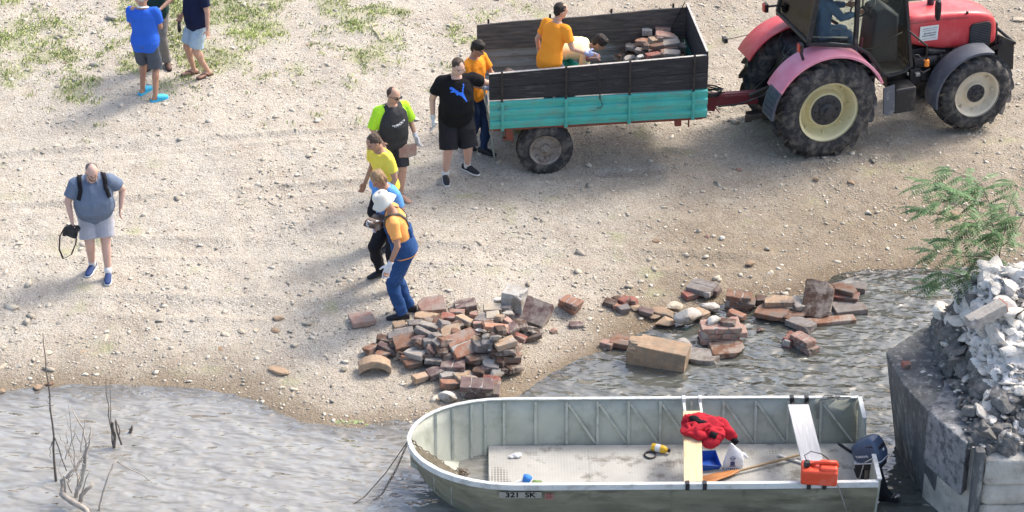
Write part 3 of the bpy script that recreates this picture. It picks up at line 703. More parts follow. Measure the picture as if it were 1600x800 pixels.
    if hair == 'short':
        h.ball(HC + hu * .040 * q - hf * .026 * q, (.092 * q, .083 * q, .084 * q), HM, 20); h.ball(HC - hu * .012 * q - hf * .058 * q, (.048 * q, .066 * q, .062 * q), HM, 16)
    elif hair == 'thick':
        h.ball(HC + hu * .052 * q - hf * .016 * q, (.100 * q, .090 * q, .085 * q), HM, 20); h.ball(HC - hu * .010 * q - hf * .055 * q, (.056 * q, .074 * q, .068 * q), HM, 16); h.ball(HC + hu * .095 * q + hf * .035 * q, (.05 * q, .055 * q, .035 * q), HM, 14)
    elif hair == 'receding':
        h.ball(HC + hu * .028 * q - hf * .034 * q, (.080 * q, .082 * q, .080 * q), HM, 20); h.ball(HC - hu * .012 * q - hf * .056 * q, (.046 * q, .066 * q, .06 * q), HM, 16)
    elif hair == 'long':
        h.ball(HC + hu * .040 * q - hf * .020 * q, (.098 * q, .088 * q, .088 * q), HM, 20); h.loft([HC + hu * .03 - hf * .05, HC - hu * .05 - hf * .065, HC - hu * .13 - hf * .06], [(.08, .045), (.078, .045), (.055, .03)], hl, 14)
        for s_ in (-1, 1): h.loft([HC + hu * .06 + hl * s_ * .075, HC + hl * s_ * .085 + hf * .0, HC - hu * .08 + hl * s_ * .075], [.022, .024, .012], None, 10)
    if hair: ho = voxel(h, 'hair', hairm(hairc), body, .006, 1, .006, 30, seed=4)
    body.location = root_loc; body.rotation_euler = (0, 0, R(face))
    return dict(o=body, HC=HC, hf=hf, hl=hl, hu=hu, N=N, cf=cf, sl=sl, sp=sp2, sh=sh, el=el, wr=wr, kn=kn, an=an, P=P, spine=spine, top=topo, bottom=bo, k=k, hd=hd, rz=rz, q=q, gs=gs, B=B)
_hm = {}
def hairm(c):
    if c not in _hm: _hm[c] = mat('hair', c, .75, var=.3, vs=60, bump=.004, bs=120)
    return _hm[c]
def toworld(r, p): return r['rz'] @ Vector(p) + Vector(r['o'].location)
def glasses(r, m, dark=False):
    c = MB(); q = r['q']; b = r['HC'] + r['hu'] * .010 * q
    for s_ in (-1, 1):
        ctr = b + r['hl'] * s_ * .032 + r['hf'] * .104 * q
        if dark: c.box(ctr, (.006, .046, .030), Matrix((r['hf'], r['hl'], r['hu'])).transposed())
        else:
            pts = [ctr + r['hl'] * .024 * math.cos(a) + r['hu'] * .015 * math.sin(a) for a in np.linspace(0, 6.283, 13)]; c.tube(pts, .0028, 5)
        c.bar(ctr + r['hl'] * s_ * .022, b + r['hl'] * s_ * .080 + r['hf'] * .0, .004, .006)
    c.bar(b + r['hf'] * .107 * q - r['hl'] * .012, b + r['hf'] * .107 * q + r['hl'] * .012, .004, .005)
    c.build('sunglasses' if dark else 'glasses', m, r['o'])

BLUE = cloth('royal_blue_pique', (.035, .135, .62)); WHT = cloth('white_cloth', (.75, .75, .74)); GREYD = cloth('dark_grey_cotton', (.085, .10, .125))
CYAN = mat('cyan_foam', (.06, .52, .80), .6); NAVY = cloth('navy_cotton', (.014, .020, .052)); LBLU = cloth('pale_blue_denim', (.40, .52, .60), dirt=(.30, .41, .52), ds=6)
BRN = mat('brown_leather', (.10, .055, .04), .6); DGRN = cloth('dark_green_cotton', (.022, .055, .052)); TGRY = cloth('grey_trousers', (.22, .21, .20))
BGRY = cloth('blue_grey_pique', (.150, .195, .275)); LGRY = cloth('light_grey_cotton', (.42, .43, .48)); NSHOE = mat('blue_mesh', (.035, .065, .18), .8); WSOLE = mat('white_rubber', (.72, .72, .70), .6)
LIME = cloth('lime_lycra', (.46, .85, .05)); NEO = mat('neoprene', (.028, .030, .034), .75, var=.1); YEL = cloth('yellow_cotton', (.86, .70, .10)); SKYB = cloth('light_blue_cotton', (.13, .36, .78))
BLK = cloth('black_cotton', (.013, .013, .015)); BLK2 = cloth('charcoal_shorts', (.026, .026, .030)); ORG = cloth('orange_cotton', (.93, .33, .035)); ORG2 = cloth('pale_orange_cotton', (.92, .42, .13)); JEAN = cloth('dark_jeans', (.022, .042, .10)); DENB = cloth('overall_denim', (.028, .075, .20), dirt=(.05, .11, .27), ds=7)
GLV = cloth('white_work_glove', (.66, .68, .70)); GLB = cloth('pale_blue_glove', (.36, .42, .62)); BSHOE = mat('black_shoe', (.02, .021, .026), .6); CREAM = cloth('cream_hat_cotton', (.74, .71, .62)); TEAL = cloth('teal_cotton', (.02, .22, .18)); PYEL = cloth('pale_yellow_cotton', (.90, .84, .52))
BROWNT = cloth('black_trousers', (.02, .02, .024)); STRAP = cloth('black_webbing', (.02, .02, .024)); PUMA = cloth('blue_print', (.05, .20, .85))
GREYH, BLKH, BRNH, SALT, BLOND = (.52, .51, .49), (.022, .017, .014), (.07, .048, .035), (.16, .15, .14), (.30, .20, .11)

def gp(px, py): return ground(px, py)
def between(a, b, face, k=1.0):
    """root midway between two foot points; foot offsets in the person's own frame"""
    pa, pb = ground(*a), ground(*b); c = (pa + pb) / 2; c.z = min(pa.z, pb.z); iv = Matrix.Rotation(-R(face), 3, 'Z')
    fa, fb = iv @ (pa - c), iv @ (pb - c); return c, ((fa.x / k, fa.y / k), (fb.x / k, fb.y / k)), (pa.z - c.z, pb.z - c.z)
# feet are listed right foot first (local -y), then left foot
# 1 blue polo, seen from behind
c, ft, z = between((244, 158), (223, 146), 80)
pA = person('grey haired man in a royal blue polo shirt and turquoise clogs seen from behind', c, 80, H=1.70, lean=2, girth=1.12, belly=.03, feet=ft, fz=z, fyaw=(-45, -20), hands=((.26, .10, -.38), (.26, -.12, -.36)), poles=((-.7, -.8, -.4), (-.7, .8, -.4)),
            head=(-10, 12, 0), hairc=GREYH, hair='short', skin=SKIN2, top=[BLUE, WHT], sleeve=.62, collar=WHT, hem=-.07, bottom=GREYD, leg=.46, legw=1.05, shoes=[CYAN], shoestyle='clog')
# 2 dark green shirt
c, ft, z = between((236, 104), (262, 103), -100)
pB = person('man in a dark green shirt and grey trousers half hidden behind the blue polo shirt', c, -100, H=1.74, lean=0, girth=1.12, belly=.03, feet=ft, fz=z, fyaw=(-5, 25), hands=((.28, .10, -.36), (.30, .0, -.33)), poles=((-.6, -1, -.3), (-.6, 1, -.3)), head=(0, 10, 0), hairc=SALT,
            top=DGRN, sleeve=.6, hem=-.05, bottom=TGRY, leg=.97, shoes=[BRN, BSHOE], skin=SKIN)
# 3 navy tee
c, ft, z = between((304, 114), (324, 119), 205)
pC = person('man in a navy T-shirt and pale blue shorts standing in flip-flops', c, 215, H=1.68, lean=-3, girth=1.15, belly=.05, feet=ft, fz=z, fyaw=(-15, 5), hands=((.13, -.10, -.47), (.03, .13, -.52)), hairc=SALT, top=NAVY, sleeve=.62, hem=-.03, bottom=LBLU, leg=.43, legw=1.08,
            shoes=[BRN], shoestyle='flip', skin=SKIN, head=(0, 8, 0))
# 4 heavy photographer
c, ft, z = between((145, 422), (170, 436), -78)
pD = person('heavy bearded man in a blue-grey polo shirt carrying a camera by his side', c, -78, H=1.77, lean=19, side=0, girth=1.52, belly=.10, feet=ft, fz=z, fyaw=(-25, -8), px=-.16, hands=((.10, -.10, -.49), (-.02, .13, -.44)), poles=((-.5, -.8, 0), (-.7, .9, 0)), head=(6, 26, 0),
            hairc=(.16, .13, .12), hair='receding', skin=SKINR, top=BGRY, sleeve=.66, collar=BGRY, hem=-.06, bottom=LGRY, leg=.44, legw=1.0, shoes=[NSHOE, WSOLE], socks=WHT)
# 5 wetsuit
c, ft, z = between((600, 302), (628, 311), -50)
pE = person('barefoot man in a black wetsuit with lime sleeves and dark sunglasses', c, -62, H=1.70, lean=3, girth=1.25, belly=.07, feet=ft, fz=z, fyaw=(-10, 25), hands=((.18, -.05, -.40), (.10, .12, -.47)), head=(18, 12, 0), hairc=BRNH, hair='receding', skin=SKIN,
            top=[NEO, LIME], sleeve=.92, hem=.02, bottom=NEO, leg=.45, legw=.95, gloves=(None, GLV))
# 6 yellow
c, ft, z = between((601, 378), (612, 388), 215)
pF = person('man in a yellow T-shirt looking down, standing before the man in the wetsuit', c, 218, H=1.75, lean=8, girth=1.02, feet=ft, fz=z, hands=((.12, -.02, -.48), (.10, .06, -.49)), head=(-5, 30, 0), hairc=BRNH, hair='short', skin=SKIN2, top=YEL, sleeve=.6, bottom=BROWNT, leg=.97, shoes=[BSHOE])
# 7 light blue
c, ft, z = between((602, 430), (620, 454), 205)
pG = person('long haired fair man in a light blue T-shirt right behind the cream bucket hat', c, 222, H=1.78, lean=12, girth=1.18, feet=ft, fz=z, px=-.05, fyaw=(-15, 5), hands=((.06, .18, -.36), (.16, -.02, -.36)), head=(10, 32, 0), hairc=BLOND, hair='long', skin=SKIN2, top=SKYB, sleeve=.62, bottom=BROWNT, leg=.97, shoes=[BSHOE], gloves=(GLB, GLB))
# 8 overalls
c, ft, z = between((640, 500), (630, 487), 180)
kH = 1.84
pH = person('man in blue dungarees, an orange T-shirt and a cream bucket hat by the brick heap', c, 183, H=kH, lean=13, girth=1.0, feet=ft[::-1] if False else ((ft[0][0], -.10), (ft[1][0], .10)), fz=z, px=.0, fyaw=(-10, 0), hands=((.17, .06, -.20), (.06, .12, -.50)), poles=((-.3, -.4, -1), (-.8, .4, -.2)), hem=.12, head=(8, 30, 0), hairc=BRNH, hair='short', skin=SKIN2,
            top=ORG2, sleeve=.6, bottom=DENB, leg=.99, legw=1.08, shoes=[BSHOE], gloves=(GLV, GLV))
# 9 black tee
c, ft, z = between((696, 280), (730, 268), -80)
pI = person('heavy man in a black T-shirt with a blue cat print reaching for the trailer', c, -76, H=1.87, lean=4, girth=1.32, belly=.085, feet=ft, fz=z, fyaw=(-5, 35), hands=((.03, -.12, -.50), (-.18, .46, -.20)), poles=((-.8, -.5, 0), (-.2, .3, -1)), hdir=(None, None), head=(15, 20, 0), hairc=BRNH, hair='short', skin=SKINR,
            top=[BLK, PUMA], sleeve=.62, hem=-.02, bottom=BLK2, leg=.50, legw=1.12, shoes=[BSHOE, WSOLE], socks=WHT, gloves=(GLV, None))
# 10 orange by the tailgate
c, ft, z = between((728, 231), (757, 240), -30)
pJ = person('young man in an orange T-shirt and dark jeans standing by the rear of the trailer', c, -38, H=1.74, lean=-1, girth=.95, feet=ft, fz=z, fyaw=(-10, 10), hands=((.28, .10, -.30), (.33, .0, -.27)), head=(5, 22, 0), hairc=BLKH, hair='thick', skin=SKIN2, top=ORG, sleeve=.62, bottom=JEAN, leg=.97, shoes=[BSHOE], gloves=(GLB, GLB))
# ------------------------------------------------------------ wheels
RUB = mat('tyre_rubber', (.038, .038, .041), .8, var=.25, vs=8, bump=.004, bs=40, dirt=(.17, .155, .135), ds=7, dt=(.46, .68), spec=.25)
CREAMR = mat('cream_rim_paint', (.66, .60, .36), .5, var=.06, dirt=(.34, .25, .12), ds=7, dt=(.60, .72)); HUBM = mat('black_hub', (.035, .036, .04), .6, dirt=(.12, .11, .10), ds=20, dt=(.55, .7))
RIMW = mat('worn_cream_rim', (.64, .57, .44), .6, dirt=(.26, .17, .10), ds=9, dt=(.58, .72)); RIMG = mat('dusty_grey_rim', (.30, .265, .23), .7, dirt=(.17, .12, .09), ds=10, dt=(.5, .65))
def tyre(parent, c, Rr, w, ri, lugs, lh, lw):
    """tread torus with chevron lugs; near face at c.y, wheel extends to c.y + w"""
    m = MB(); h = w / 2; k = Rr - lh
    prof = [(ri, .10 * w), (ri + .01, .03 * w), (ri + .35 * (k - ri), -.015), (ri + .72 * (k - ri), .0), (k - .035, .045 * w), (k - .008, .13 * w), (k, .3 * w), (k + .004, .5 * w), (k, .7 * w), (k - .008, .87 * w), (k - .035, .955 * w), (ri + .72 * (k - ri), w), (ri + .35 * (k - ri), w + .015), (ri + .01, .97 * w), (ri, .9 * w)]
    m.lathe(prof, c, 'y', 72)
    n = lugs
    for i in range(n):
        for s_ in (0, 1):
            a0 = 2 * math.pi * (i + .5 * s_) / n; da = (lh and .9 * w / Rr * .75)
            P = []
            for (t, rr) in [(0.0, .0), (.35, .0), (.7, .0), (1.0, -.018), (1.10, -.06)]:
                yy = h + (h * t * .93 if s_ else -h * t * .93); ang = a0 + da * t
                P.append((ang, yy, k + rr))
            V = []
            for (ang, yy, rr) in P:
                for (dA, dr) in ((-lw / 2 / Rr * 1.25, -.012), (-lw / 2 / Rr * .8, lh), (lw / 2 / Rr * .8, lh), (lw / 2 / Rr * 1.25, -.012)):
                    r_ = rr + dr; V.append((c[0] + r_ * math.cos(-ang), c[1] + yy, c[2] + r_ * math.sin(-ang)))
            F = []
            for q in range(len(P) - 1):
                for e in range(4): F.append((q * 4 + e, q * 4 + (e + 1) % 4, q * 4 + 4 + (e + 1) % 4, q * 4 + 4 + e))
            F += [(0, 3, 2, 1), tuple(4 * (len(P) - 1) + e for e in range(4))]
            m.add(V, F)
    return m.build('tyre', RUB, parent, smooth='auto')
def wheel(parent, c, Rr, w, ri, lugs, lh, lw, rimm, hubr, flip=False, holes=8, dish=.55):
    """c = centre of the outer (near) face"""
    W = empty('wheel', c); W.parent = parent
    ty = tyre(W, (0, 0, 0), Rr, w, ri, lugs, lh, lw)
    m = MB(); D = dish * w
    prof = [(ri + .012, -.004), (ri + .014, .012), (ri - .012, .022), (ri - .028, .05), (ri - .035, D * .75), (ri - .07, D), (hubr * 1.25, D * .82), (hubr * 1.12, D * .45), (hubr * .3, D * .42), (.001, D * .42)]
    m.lathe(prof, (0, 0, 0), 'y', 56)
    for i in range(8):
        a = 2 * math.pi * i / 8; rr = ri - .055; m.box((rr * math.cos(a), D * .78, rr * math.sin(a)), (.05, .035, .022), (0, -a, 0)); 
    rim = m.build('rim', rimm, W, smooth='auto')
    m = MB(); m.lathe([(hubr, D * .44), (hubr, D * .34), (hubr * .92, D * .30), (hubr * .55, D * .30), (hubr * .5, D * .18), (hubr * .28, D * .10), (hubr * .26, -.01 if holes > 6 else .0), (.001, -.012)], (0, 0, 0), 'y', 40)
    for i in range(holes):
        a = 2 * math.pi * i / holes; m.lathe([(.0005, -.022), (.013, -.02), (.014, .012)], (hubr * .74 * math.cos(a), D * .29, hubr * .74 * math.sin(a)), 'y', 8)
    m.build('hub', HUBM if hubr > .07 else rimm, W, smooth='auto')
    if flip: W.rotation_euler = (0, 0, math.pi)
    return W

# ------------------------------------------------------------ farm trailer
TEALP = mat('teal_paint', (.07, .43, .37), .5, var=.12, vs=2.5, dirt=(.16, .30, .26), ds=4, dt=(.50, .72), bump=.002, bs=20, aniso=(1, 1, 2.2)); BOARD = mat('blackened_board', (.034, .032, .034), .85, var=.3, vs=3, aniso=(1.2, 1.2, 14), dirt=(.125, .115, .11), ds=2.2, dt=(.55, .75), bump=.004, bs=14)
BOARDI = mat('weathered_board', (.10, .09, .082), .9, var=.3, vs=3, aniso=(1.2, 1.2, 10), dirt=(.23, .17, .13), ds=2.6, dt=(.52, .72), bump=.004, bs=14); GMET = mat('worn_grey_sheet', (.27, .27, .255), .65, var=.15, dirt=(.15, .13, .11), ds=4, dt=(.52, .7), aniso=(1, 1, 3))
EDGE = mat('bare_wood_edge', (.48, .45, .41), .9, var=.2, vs=20); RUST = mat('red_oxide_chassis', (.20, .055, .035), .75, var=.2, dirt=(.12, .075, .05), ds=8); MAROON = mat('maroon_paint', (.17, .022, .032), .55, var=.12, dirt=(.14, .07, .055), ds=9, dt=(.58, .7))
IRON = mat('dark_iron', (.06, .052, .046), .65, metal=.4, var=.25, vs=20); BLKP = mat('black_plastic', (.022, .022, .024), .5, dirt=(.10, .095, .09), ds=5, dt=(.55, .75))
to = ground(853, 275); to.z -= .012
trailer = empty('farm_trailer', to, (0, R(-.3), R(6.6)))
tag(trailer, 'small tipping farm trailer with turquoise sides and blackened board extensions, hitched to the red tractor', 'trailer')
TX0, TX1, TW = -.77, 2.22, 1.66; ZB, ZT = .78, 1.20
def ztop(x): return 1.60 + .105 * (x - TX0) / (TX1 - TX0)
# ribbed steel sides
def sidepanel(name, y, out, m):
    b = MB(); t = .02
    prof = [(ZB, 0), (ZB + .05, 0), (ZB + .065, .030), (ZB + .12, .030), (ZB + .135, 0), (ZB + .20, 0), (ZB + .215, .030), (ZB + .285, .030), (ZB + .30, 0), (ZT - .075, 0), (ZT - .06, .022), (ZT - .012, .028), (ZT, .012)]
    V = []; 
    for x in (TX0, TX1):
        for z, o in prof: V.append((x, y + out * -o * 1.0, z))
        for z, o in prof[::-1]: V.append((x, y + out * (t - o * .8), z))
    n = len(prof) * 2; F = [tuple(range(n))[::-1], tuple(range(n, 2 * n))] + [(i, (i + 1) % n, n + (i + 1) % n, n + i) for i in range(n)]
    b.add(V, F)
    for x in (-.60, .27, 1.14, 2.02):
        b.box((x, y - out * .030, (ZB + ZT) / 2 - .01), (.042, .024, ZT - ZB + .01)); b.box((x, y - out * .046, (ZB + ZT) / 2 - .03), (.012, .010, ZT - ZB - .05))
    return b.build(name, m, trailer, bevel=.003)
sidepanel('side_panel', 0, 1, TEALP); p_ = sidepanel('side_panel', TW, -1, GMET)
def boards(name, y, yo, m, nb=2):
    for r_ in range(nb):
        b = MB(); 
        for s_ in range(1):
            z0a, z0b = ZT + .006, ZT + .012; ha, hb = (ztop(TX0) - ZT - .01) / nb, (ztop(TX1) - ZT - .01) / nb
            wob = [0, .012, .004, -.006, .0, .008, 0]; xs = np.linspace(TX0, TX1, 7); P = []
            for i, x in enumerate(xs): f_ = (x - TX0) / (TX1 - TX0); P.append((x, y, z0a + (ha * (1 - f_) + hb * f_) * (r_ + 1) - .004 + (wob[i] if r_ == nb - 1 else 0)))
            for x in xs[::-1]: f_ = (x - TX0) / (TX1 - TX0); P.append((x, y, z0a + (ha * (1 - f_) + hb * f_) * r_ + .003))
            b.prism(P, (0, yo, 0))
        o = b.build('extension_board', m, trailer, bevel=.003)
boards('near', .018, .028, BOARD); boards('far', TW - .05, .028, BOARDI)
b = MB()
for i in range(3):
    w = (TW - .08) / 1; b.box((TX1 - .015, TW / 2, ZT + .01 + (i + .5) * .18), (.028, w, .175))
b.build('front_boards', BOARD, trailer, bevel=.003)
b = MB(); b.box((TX1 - .012, TW / 2, (ZB + ZT) / 2), (.024, TW - .05, ZT - ZB)); b.build('front_panel', TEALP, trailer, bevel=.004)
b = MB(); b.box((TX1 - .015, TW / 2, ZT + .556), (.032, TW - .07, .008)); 
for i in range(1): b.prism([(TX0, .012, ztop(TX0) + .0), (TX1 - .03, .012, ztop(TX1) + .0), (TX1 - .03, .012, ztop(TX1) + .006), (TX0, .012, ztop(TX0) + .006)], (0, .036, 0))
b.build('weathered_top_edge', EDGE, trailer)
b = MB(); b.box(((TX0 + TX1) / 2, TW / 2, ZB + .01), (TX1 - TX0 - .06, TW - .06, .03)); b.build('bed_floor', GMET, trailer)
for y, s_ in ((.0, -1), (TW, 1)):
    for x in (-.60, .27, 1.14, 2.02):
        b = MB(); zt = ztop(x) + .05
        b.box((x, y + s_ * .02 - .0, (ZT + zt) / 2 - .06), (.030, .014, zt - ZT + .1))
        for q in range(9): b.box((x, y + s_ * .03, ZT - .02 + q * (zt - ZT) / 9 + .02), (.020, .014, .022))
        b.build('stake', IRON, trailer, bevel=.002)
# chain hanging on the near side
def chain(parent, pts, m, name='chain', lr=.016, th=.0045):
    b = MB(); P = [Vector(p) for p in pts]; L = [0]
    for a, c_ in zip(P[:-1], P[1:]): L.append(L[-1] + (c_ - a).length)
    n = max(2, int(L[-1] / (lr * 2.3)))
    for i in range(n):
        s_ = L[-1] * (i + .5) / n; j = max(k for k in range(len(L) - 1) if L[k] <= s_); t = (s_ - L[j]) / max(1e-6, L[j + 1] - L[j]); c_ = P[j].lerp(P[j + 1], t); d = (P[j + 1] - P[j]).normalized()
        o = d.orthogonal().normalized(); o2 = d.cross(o); o = o if i % 2 else o2
        ring = [c_ + d * lr * 1.45 * math.cos(a) + o * lr * .75 * math.sin(a) for a in np.linspace(0, 2 * math.pi, 9)]; b.tube(ring, th, 5)
    return b.build(name, m, parent)
CX = .72
chain(trailer, [(CX, -.02, ztop(CX) + .02), (CX + .005, -.038, ZT + .2), (CX + .01, -.045, ZT - .03)], IRON, 'chain')
b = MB(); b.tube([(CX + .01, -.05, ZT - .03), (CX + .035, -.05, ZT - .08), (CX + .05, -.05, ZT - .12), (CX + .02, -.05, ZT - .17), (CX - .03, -.05, ZT - .16)], .006, 6); b.build('hook', IRON, trailer, smooth=True)
b = MB(); b.bar((TX1 - .35, TW - .08, ZT - .05), (TX1 - .05, TW - .07, ztop(2) + .1), .012, .012); b.build('stay_rod', IRON, trailer)
# chassis
b = MB()
for y in (.10, TW - .10): b.box(((TX0 + TX1) / 2, y, ZB - .035), (TX1 - TX0 - .1, .06, .07))
for x in (-.6, .1, .9, 1.7, 2.15): b.box((x, TW / 2, ZB - .05), (.06, TW - .2, .06))
b.box(((TX0 + TX1) / 2, .02, ZB - .012), (TX1 - TX0, .035, .022))
b.box((-.5, .06, ZB - .10), (.10, .12, .16)); b.box((-.52, .03, ZB - .17), (.14, .08, .03)); b.box((1.83, .05, ZB - .08), (.09, .06, .10)); b.box((1.98, .05, ZB - .09), (.02, .03, .14))
b.box((.55, .30, ZB - .10), (.9, .08, .10)); b.box((.55, TW - .30, ZB - .10), (.9, .08, .10)); b.box((.9, TW / 2, ZB - .14), (2.4, .10, .12))
b.build('chassis', RUST, trailer, bevel=.004)
b = MB(); b.tube([(0, .22, .385), (0, TW - .22, .385)], .04, 12); b.box((0, .34, .52), (.5, .06, .06)); b.box((0, TW - .34, .52), (.5, .06, .06)); b.box((0, .34, .60), (.08, .06, .2)); b.build('axle', IRON, trailer, bevel=.004)
wheel(trailer, (0, .03, .385), .39, .23, .215, 26, .008, .02, RIMG, .06, holes=6, dish=.42)
wheel(trailer, (0, TW - .03, .385), .39, .23, .215, 26, .008, .02, RIMG, .06, flip=True, holes=6, dish=.42)
b = MB(); b.box((2.62, .84, .62), (.96, .15, .15)); b.prism([(2.2, .77, .545), (3.08, .77, .56), (3.10, .77, .70), (2.2, .77, .70)], (0, .14, 0)); b.box((2.65, .84, .703), (.9, .09, .02)); b.bar((2.25, .80, .545), (2.5, .80, .50), .02, .10); b.bar((2.30, .78, .54), (2.33, .78, .44), .015, .015); b.bar((2.48, .78, .54), (2.56, .78, .43), .015, .015)
b.build('drawbar', MAROON, trailer, bevel=.006)
b = MB(); b.tube([(3.08, .84, .64), (3.2, .84, .64), (3.26, .86, .64), (3.3, .84, .64)], .03, 10); b.build('tow_eye', IRON, trailer)
b = MB()
for q in range(4):
    pts = [(2.30 + q * .015 + .17 * math.cos(a) + .08, .80 + .12 * math.sin(a), .735 + .02 * q + .012 * math.sin(3 * a + q)) for a in np.linspace(0, 6.28, 22)]; b.tube(pts, .011, 6)
b.tube([(2.2, .75, .74), (2.3, .7, .75), (2.5, .74, .75), (2.62, .8, .74)], .011, 6); b.build('coiled_hose', BLKP, trailer, smooth=True)

# ------------------------------------------------------------ tractor
REDP = mat('faded_red_paint', (.60, .045, .055), .42, var=.07, vs=2, dirt=(.66, .16, .16), ds=2.4, dt=(.45, .75), coat=.15); PINKP = mat('sun_bleached_red_paint', (.72, .24, .32), .4, var=.05, vs=2, dirt=(.74, .36, .44), ds=2.0, dt=(.4, .7)); DGREY = mat('dark_grey_plastic', (.065, .075, .098), .55, var=.1, dirt=(.13, .14, .16), ds=4, dt=(.5, .75))
GLASS = bpy.data.materials.new('tinted_glass'); GLASS.use_nodes = True
def _glass(m, tint, gf):
    nt = m.node_tree; N = nt.nodes; L = nt.links; N.clear(); o = N.new('ShaderNodeOutputMaterial'); t = N.new('ShaderNodeBsdfTransparent'); t.inputs[0].default_value = (*tint, 1); g = N.new('ShaderNodeBsdfGlossy'); g.inputs['Roughness'].default_value = .05
    f = N.new('ShaderNodeFresnel'); f.inputs[0].default_value = 1.3; mp = N.new('ShaderNodeMath'); mp.operation = 'ADD'; mp.inputs[1].default_value = gf; L.new(f.outputs[0], mp.inputs[0]); x = N.new('ShaderNodeMixShader'); L.new(mp.outputs[0], x.inputs[0]); L.new(t.outputs[0], x.inputs[1]); L.new(g.outputs[0], x.inputs[2]); L.new(x.outputs[0], o.inputs[0])
_glass(GLASS, (.90, .93, .91), .0)
SEATM = cloth('dark_seat_vinyl', (.03, .035, .045)); CONS = mat('cab_console', (.045, .05, .06), .6); ORLENS = mat('orange_lens', (.80, .25, .04), .3); RLENS = mat('red_lens', (.50, .03, .025), .3); PAPER = mat('white_sticker', (.70, .74, .74), .5); INK = mat('grey_ink', (.20, .22, .24), .6); METAL = mat('bright_metal', (.45, .44, .42), .4, metal=.6)
fo = ground(1292, 247); fo.z -= .02
TT = 1.50
tractor = empty('tractor', fo, (R(-.4), R(-1.2), R(18)))
tag(tractor, 'dusty red farm tractor with cream wheel rims and a pink bleached rear mudguard', 'tractor')
wheel(tractor, (0, 0, .74), .76, .40, .43, 19, .062, .062, CREAMR, .225)
wheel(tractor, (0, TT, .74), .76, .40, .43, 19, .062, .062, CREAMR, .225, flip=True)
FX = 2.32
wheel(tractor, (FX, .06, .585), .60, .33, .335, 17, .050, .052, RIMW, .135, holes=8, dish=.4)
wheel(tractor, (FX, TT - .06, .585), .60, .33, .335, 17, .050, .052, RIMW, .135, flip=True, holes=8, dish=.4)
def arcband(name, cx, cz, r, y0, y1, a0, a1, m, t=.018, lip=.04, parent=tractor, n=26, rr=None):
    b = MB(); V = []; sy = 1 if y1 > y0 else -1
    for i in range(n + 1):
        a = R(a0 + (a1 - a0) * i / n); r_ = r if rr is None else r + rr(i / n)
        for (y, q) in ((y0, r_ - lip), (y0, r_ - .008), (y0 + sy * .012, r_), (y1, r_), (y1, r_ - t), (y0 + sy * .016, r_ - t), (y0 + sy * .016, r_ - lip)): V.append((cx + q * math.cos(a), y, cz + q * math.sin(a)))
    F = []
    for i in range(n):
        for j in range(7): F.append((i * 7 + j, i * 7 + (j + 1) % 7, i * 7 + 7 + (j + 1) % 7, i * 7 + 7 + j))
    F += [tuple(range(7)), tuple(n * 7 + j for j in range(7))[::-1]]
    b.add(V, F); return b.build(name, m, parent, smooth='auto')
arcband('rear_mudguard', 0, .74, .87, -.02, .40, 22, 152, PINKP)['label'] = 'pink bleached rear mudguard'
arcband('mudguard_extension', 0, .74, .875, -.025, .30, 150, 178, DGREY)
for q in range(5):
    b = MB(); a = R(154 + q * 5); b.box((.884 * math.cos(a), .12, .74 + .884 * math.sin(a)), (.01, .26, .012), (0, -a + 0, 0)); b.build('moulded_rib', DGREY, tractor)
arcband('rear_mudguard', 0, .74, .87, TT + .02, TT - .42, 22, 150, REDP)['label'] = 'red rear mudguard on the far side'
arcband('front_mudguard', FX, .585, .67, .03, .36, 72, 190, DGREY); arcband('front_mudguard', FX, .585, .67, TT - .03, TT - .36, 72, 190, DGREY)
# hood: lofted sections
def hood():
    b = MB(); yc = TT / 2; S = []
    prof = [(1.34, 1.30, 1.76, .265), (1.6, 1.24, 1.755, .275), (1.9, 1.14, 1.735, .28), (2.25, 1.10, 1.70, .28), (2.55, 1.08, 1.65, .275), (2.71, 1.07, 1.585, .255), (2.79, 1.07, 1.49, .22), (2.82, 1.08, 1.38, .18)]
    n = 0
    for (x, z0, z1, w) in prof:
        r = .085; ring = [(-w, z0), (-w - .004, z0 + .12), (-w, z1 - r - .02), (-w + .012, z1 - r * .55), (-w + r * .55, z1 - .018), (-w + r * 1.3, z1 - .002), (0, z1 + .008), (w - r * 1.3, z1 - .002), (w - r * .55, z1 - .018), (w - .012, z1 - r * .55), (w, z1 - r - .02), (w + .004, z0 + .12), (w, z0)]
        n = len(ring); S += [(x, yc + a, c_) for a, c_ in ring]
    F = []
    for i in range(len(prof) - 1):
        for j in range(n): F.append((i * n + j, i * n + (j + 1) % n, (i + 1) * n + (j + 1) % n, (i + 1) * n + j))
    F += [tuple(range(n)), tuple((len(prof) - 1) * n + j for j in range(n))[::-1]]
    b.add(S, F); return b.build('hood', REDP, tractor, smooth=True, bevel=0)
hd = hood(); sm = hd.modifiers.new('s', 'SUBSURF'); sm.levels = 2; sm.render_levels = 2
NS = TT / 2 - .285
def rrect(x0, x1, z0, z1, r, y, n=5):
    P = []
    for (cx, cz, a) in ((x1 - r, z1 - r, 0), (x0 + r, z1 - r, 90), (x0 + r, z0 + r, 180), (x1 - r, z0 + r, 270)):
        for i in range(n + 1): t = R(a + 90 * i / n); P.append((cx + r * math.cos(t), y, cz + r * math.sin(t)))
    return P
for y, s_ in ((NS - .014, 1), (TT - NS + .014, -1)):
    b = MB(); b.prism(rrect(2.34, 2.675, 1.10, 1.50, .07, y), (0, s_ * .03, 0)); g_ = b.build('grille', BLKP, hd, bevel=.004)
    b = MB()
    for q in range(14): b.box((2.505, y - s_ * .004, 1.13 + q * .026), (.29, .006, .006))
    b.build('mesh_screen', DGREY, g_)
b = MB(); b.box((1.70, NS - .008, 1.47), (.285, .004, .225), (0, R(2), 0)); st = b.build('sticker', PAPER, hd)
b = MB(); rs = random.Random(3)
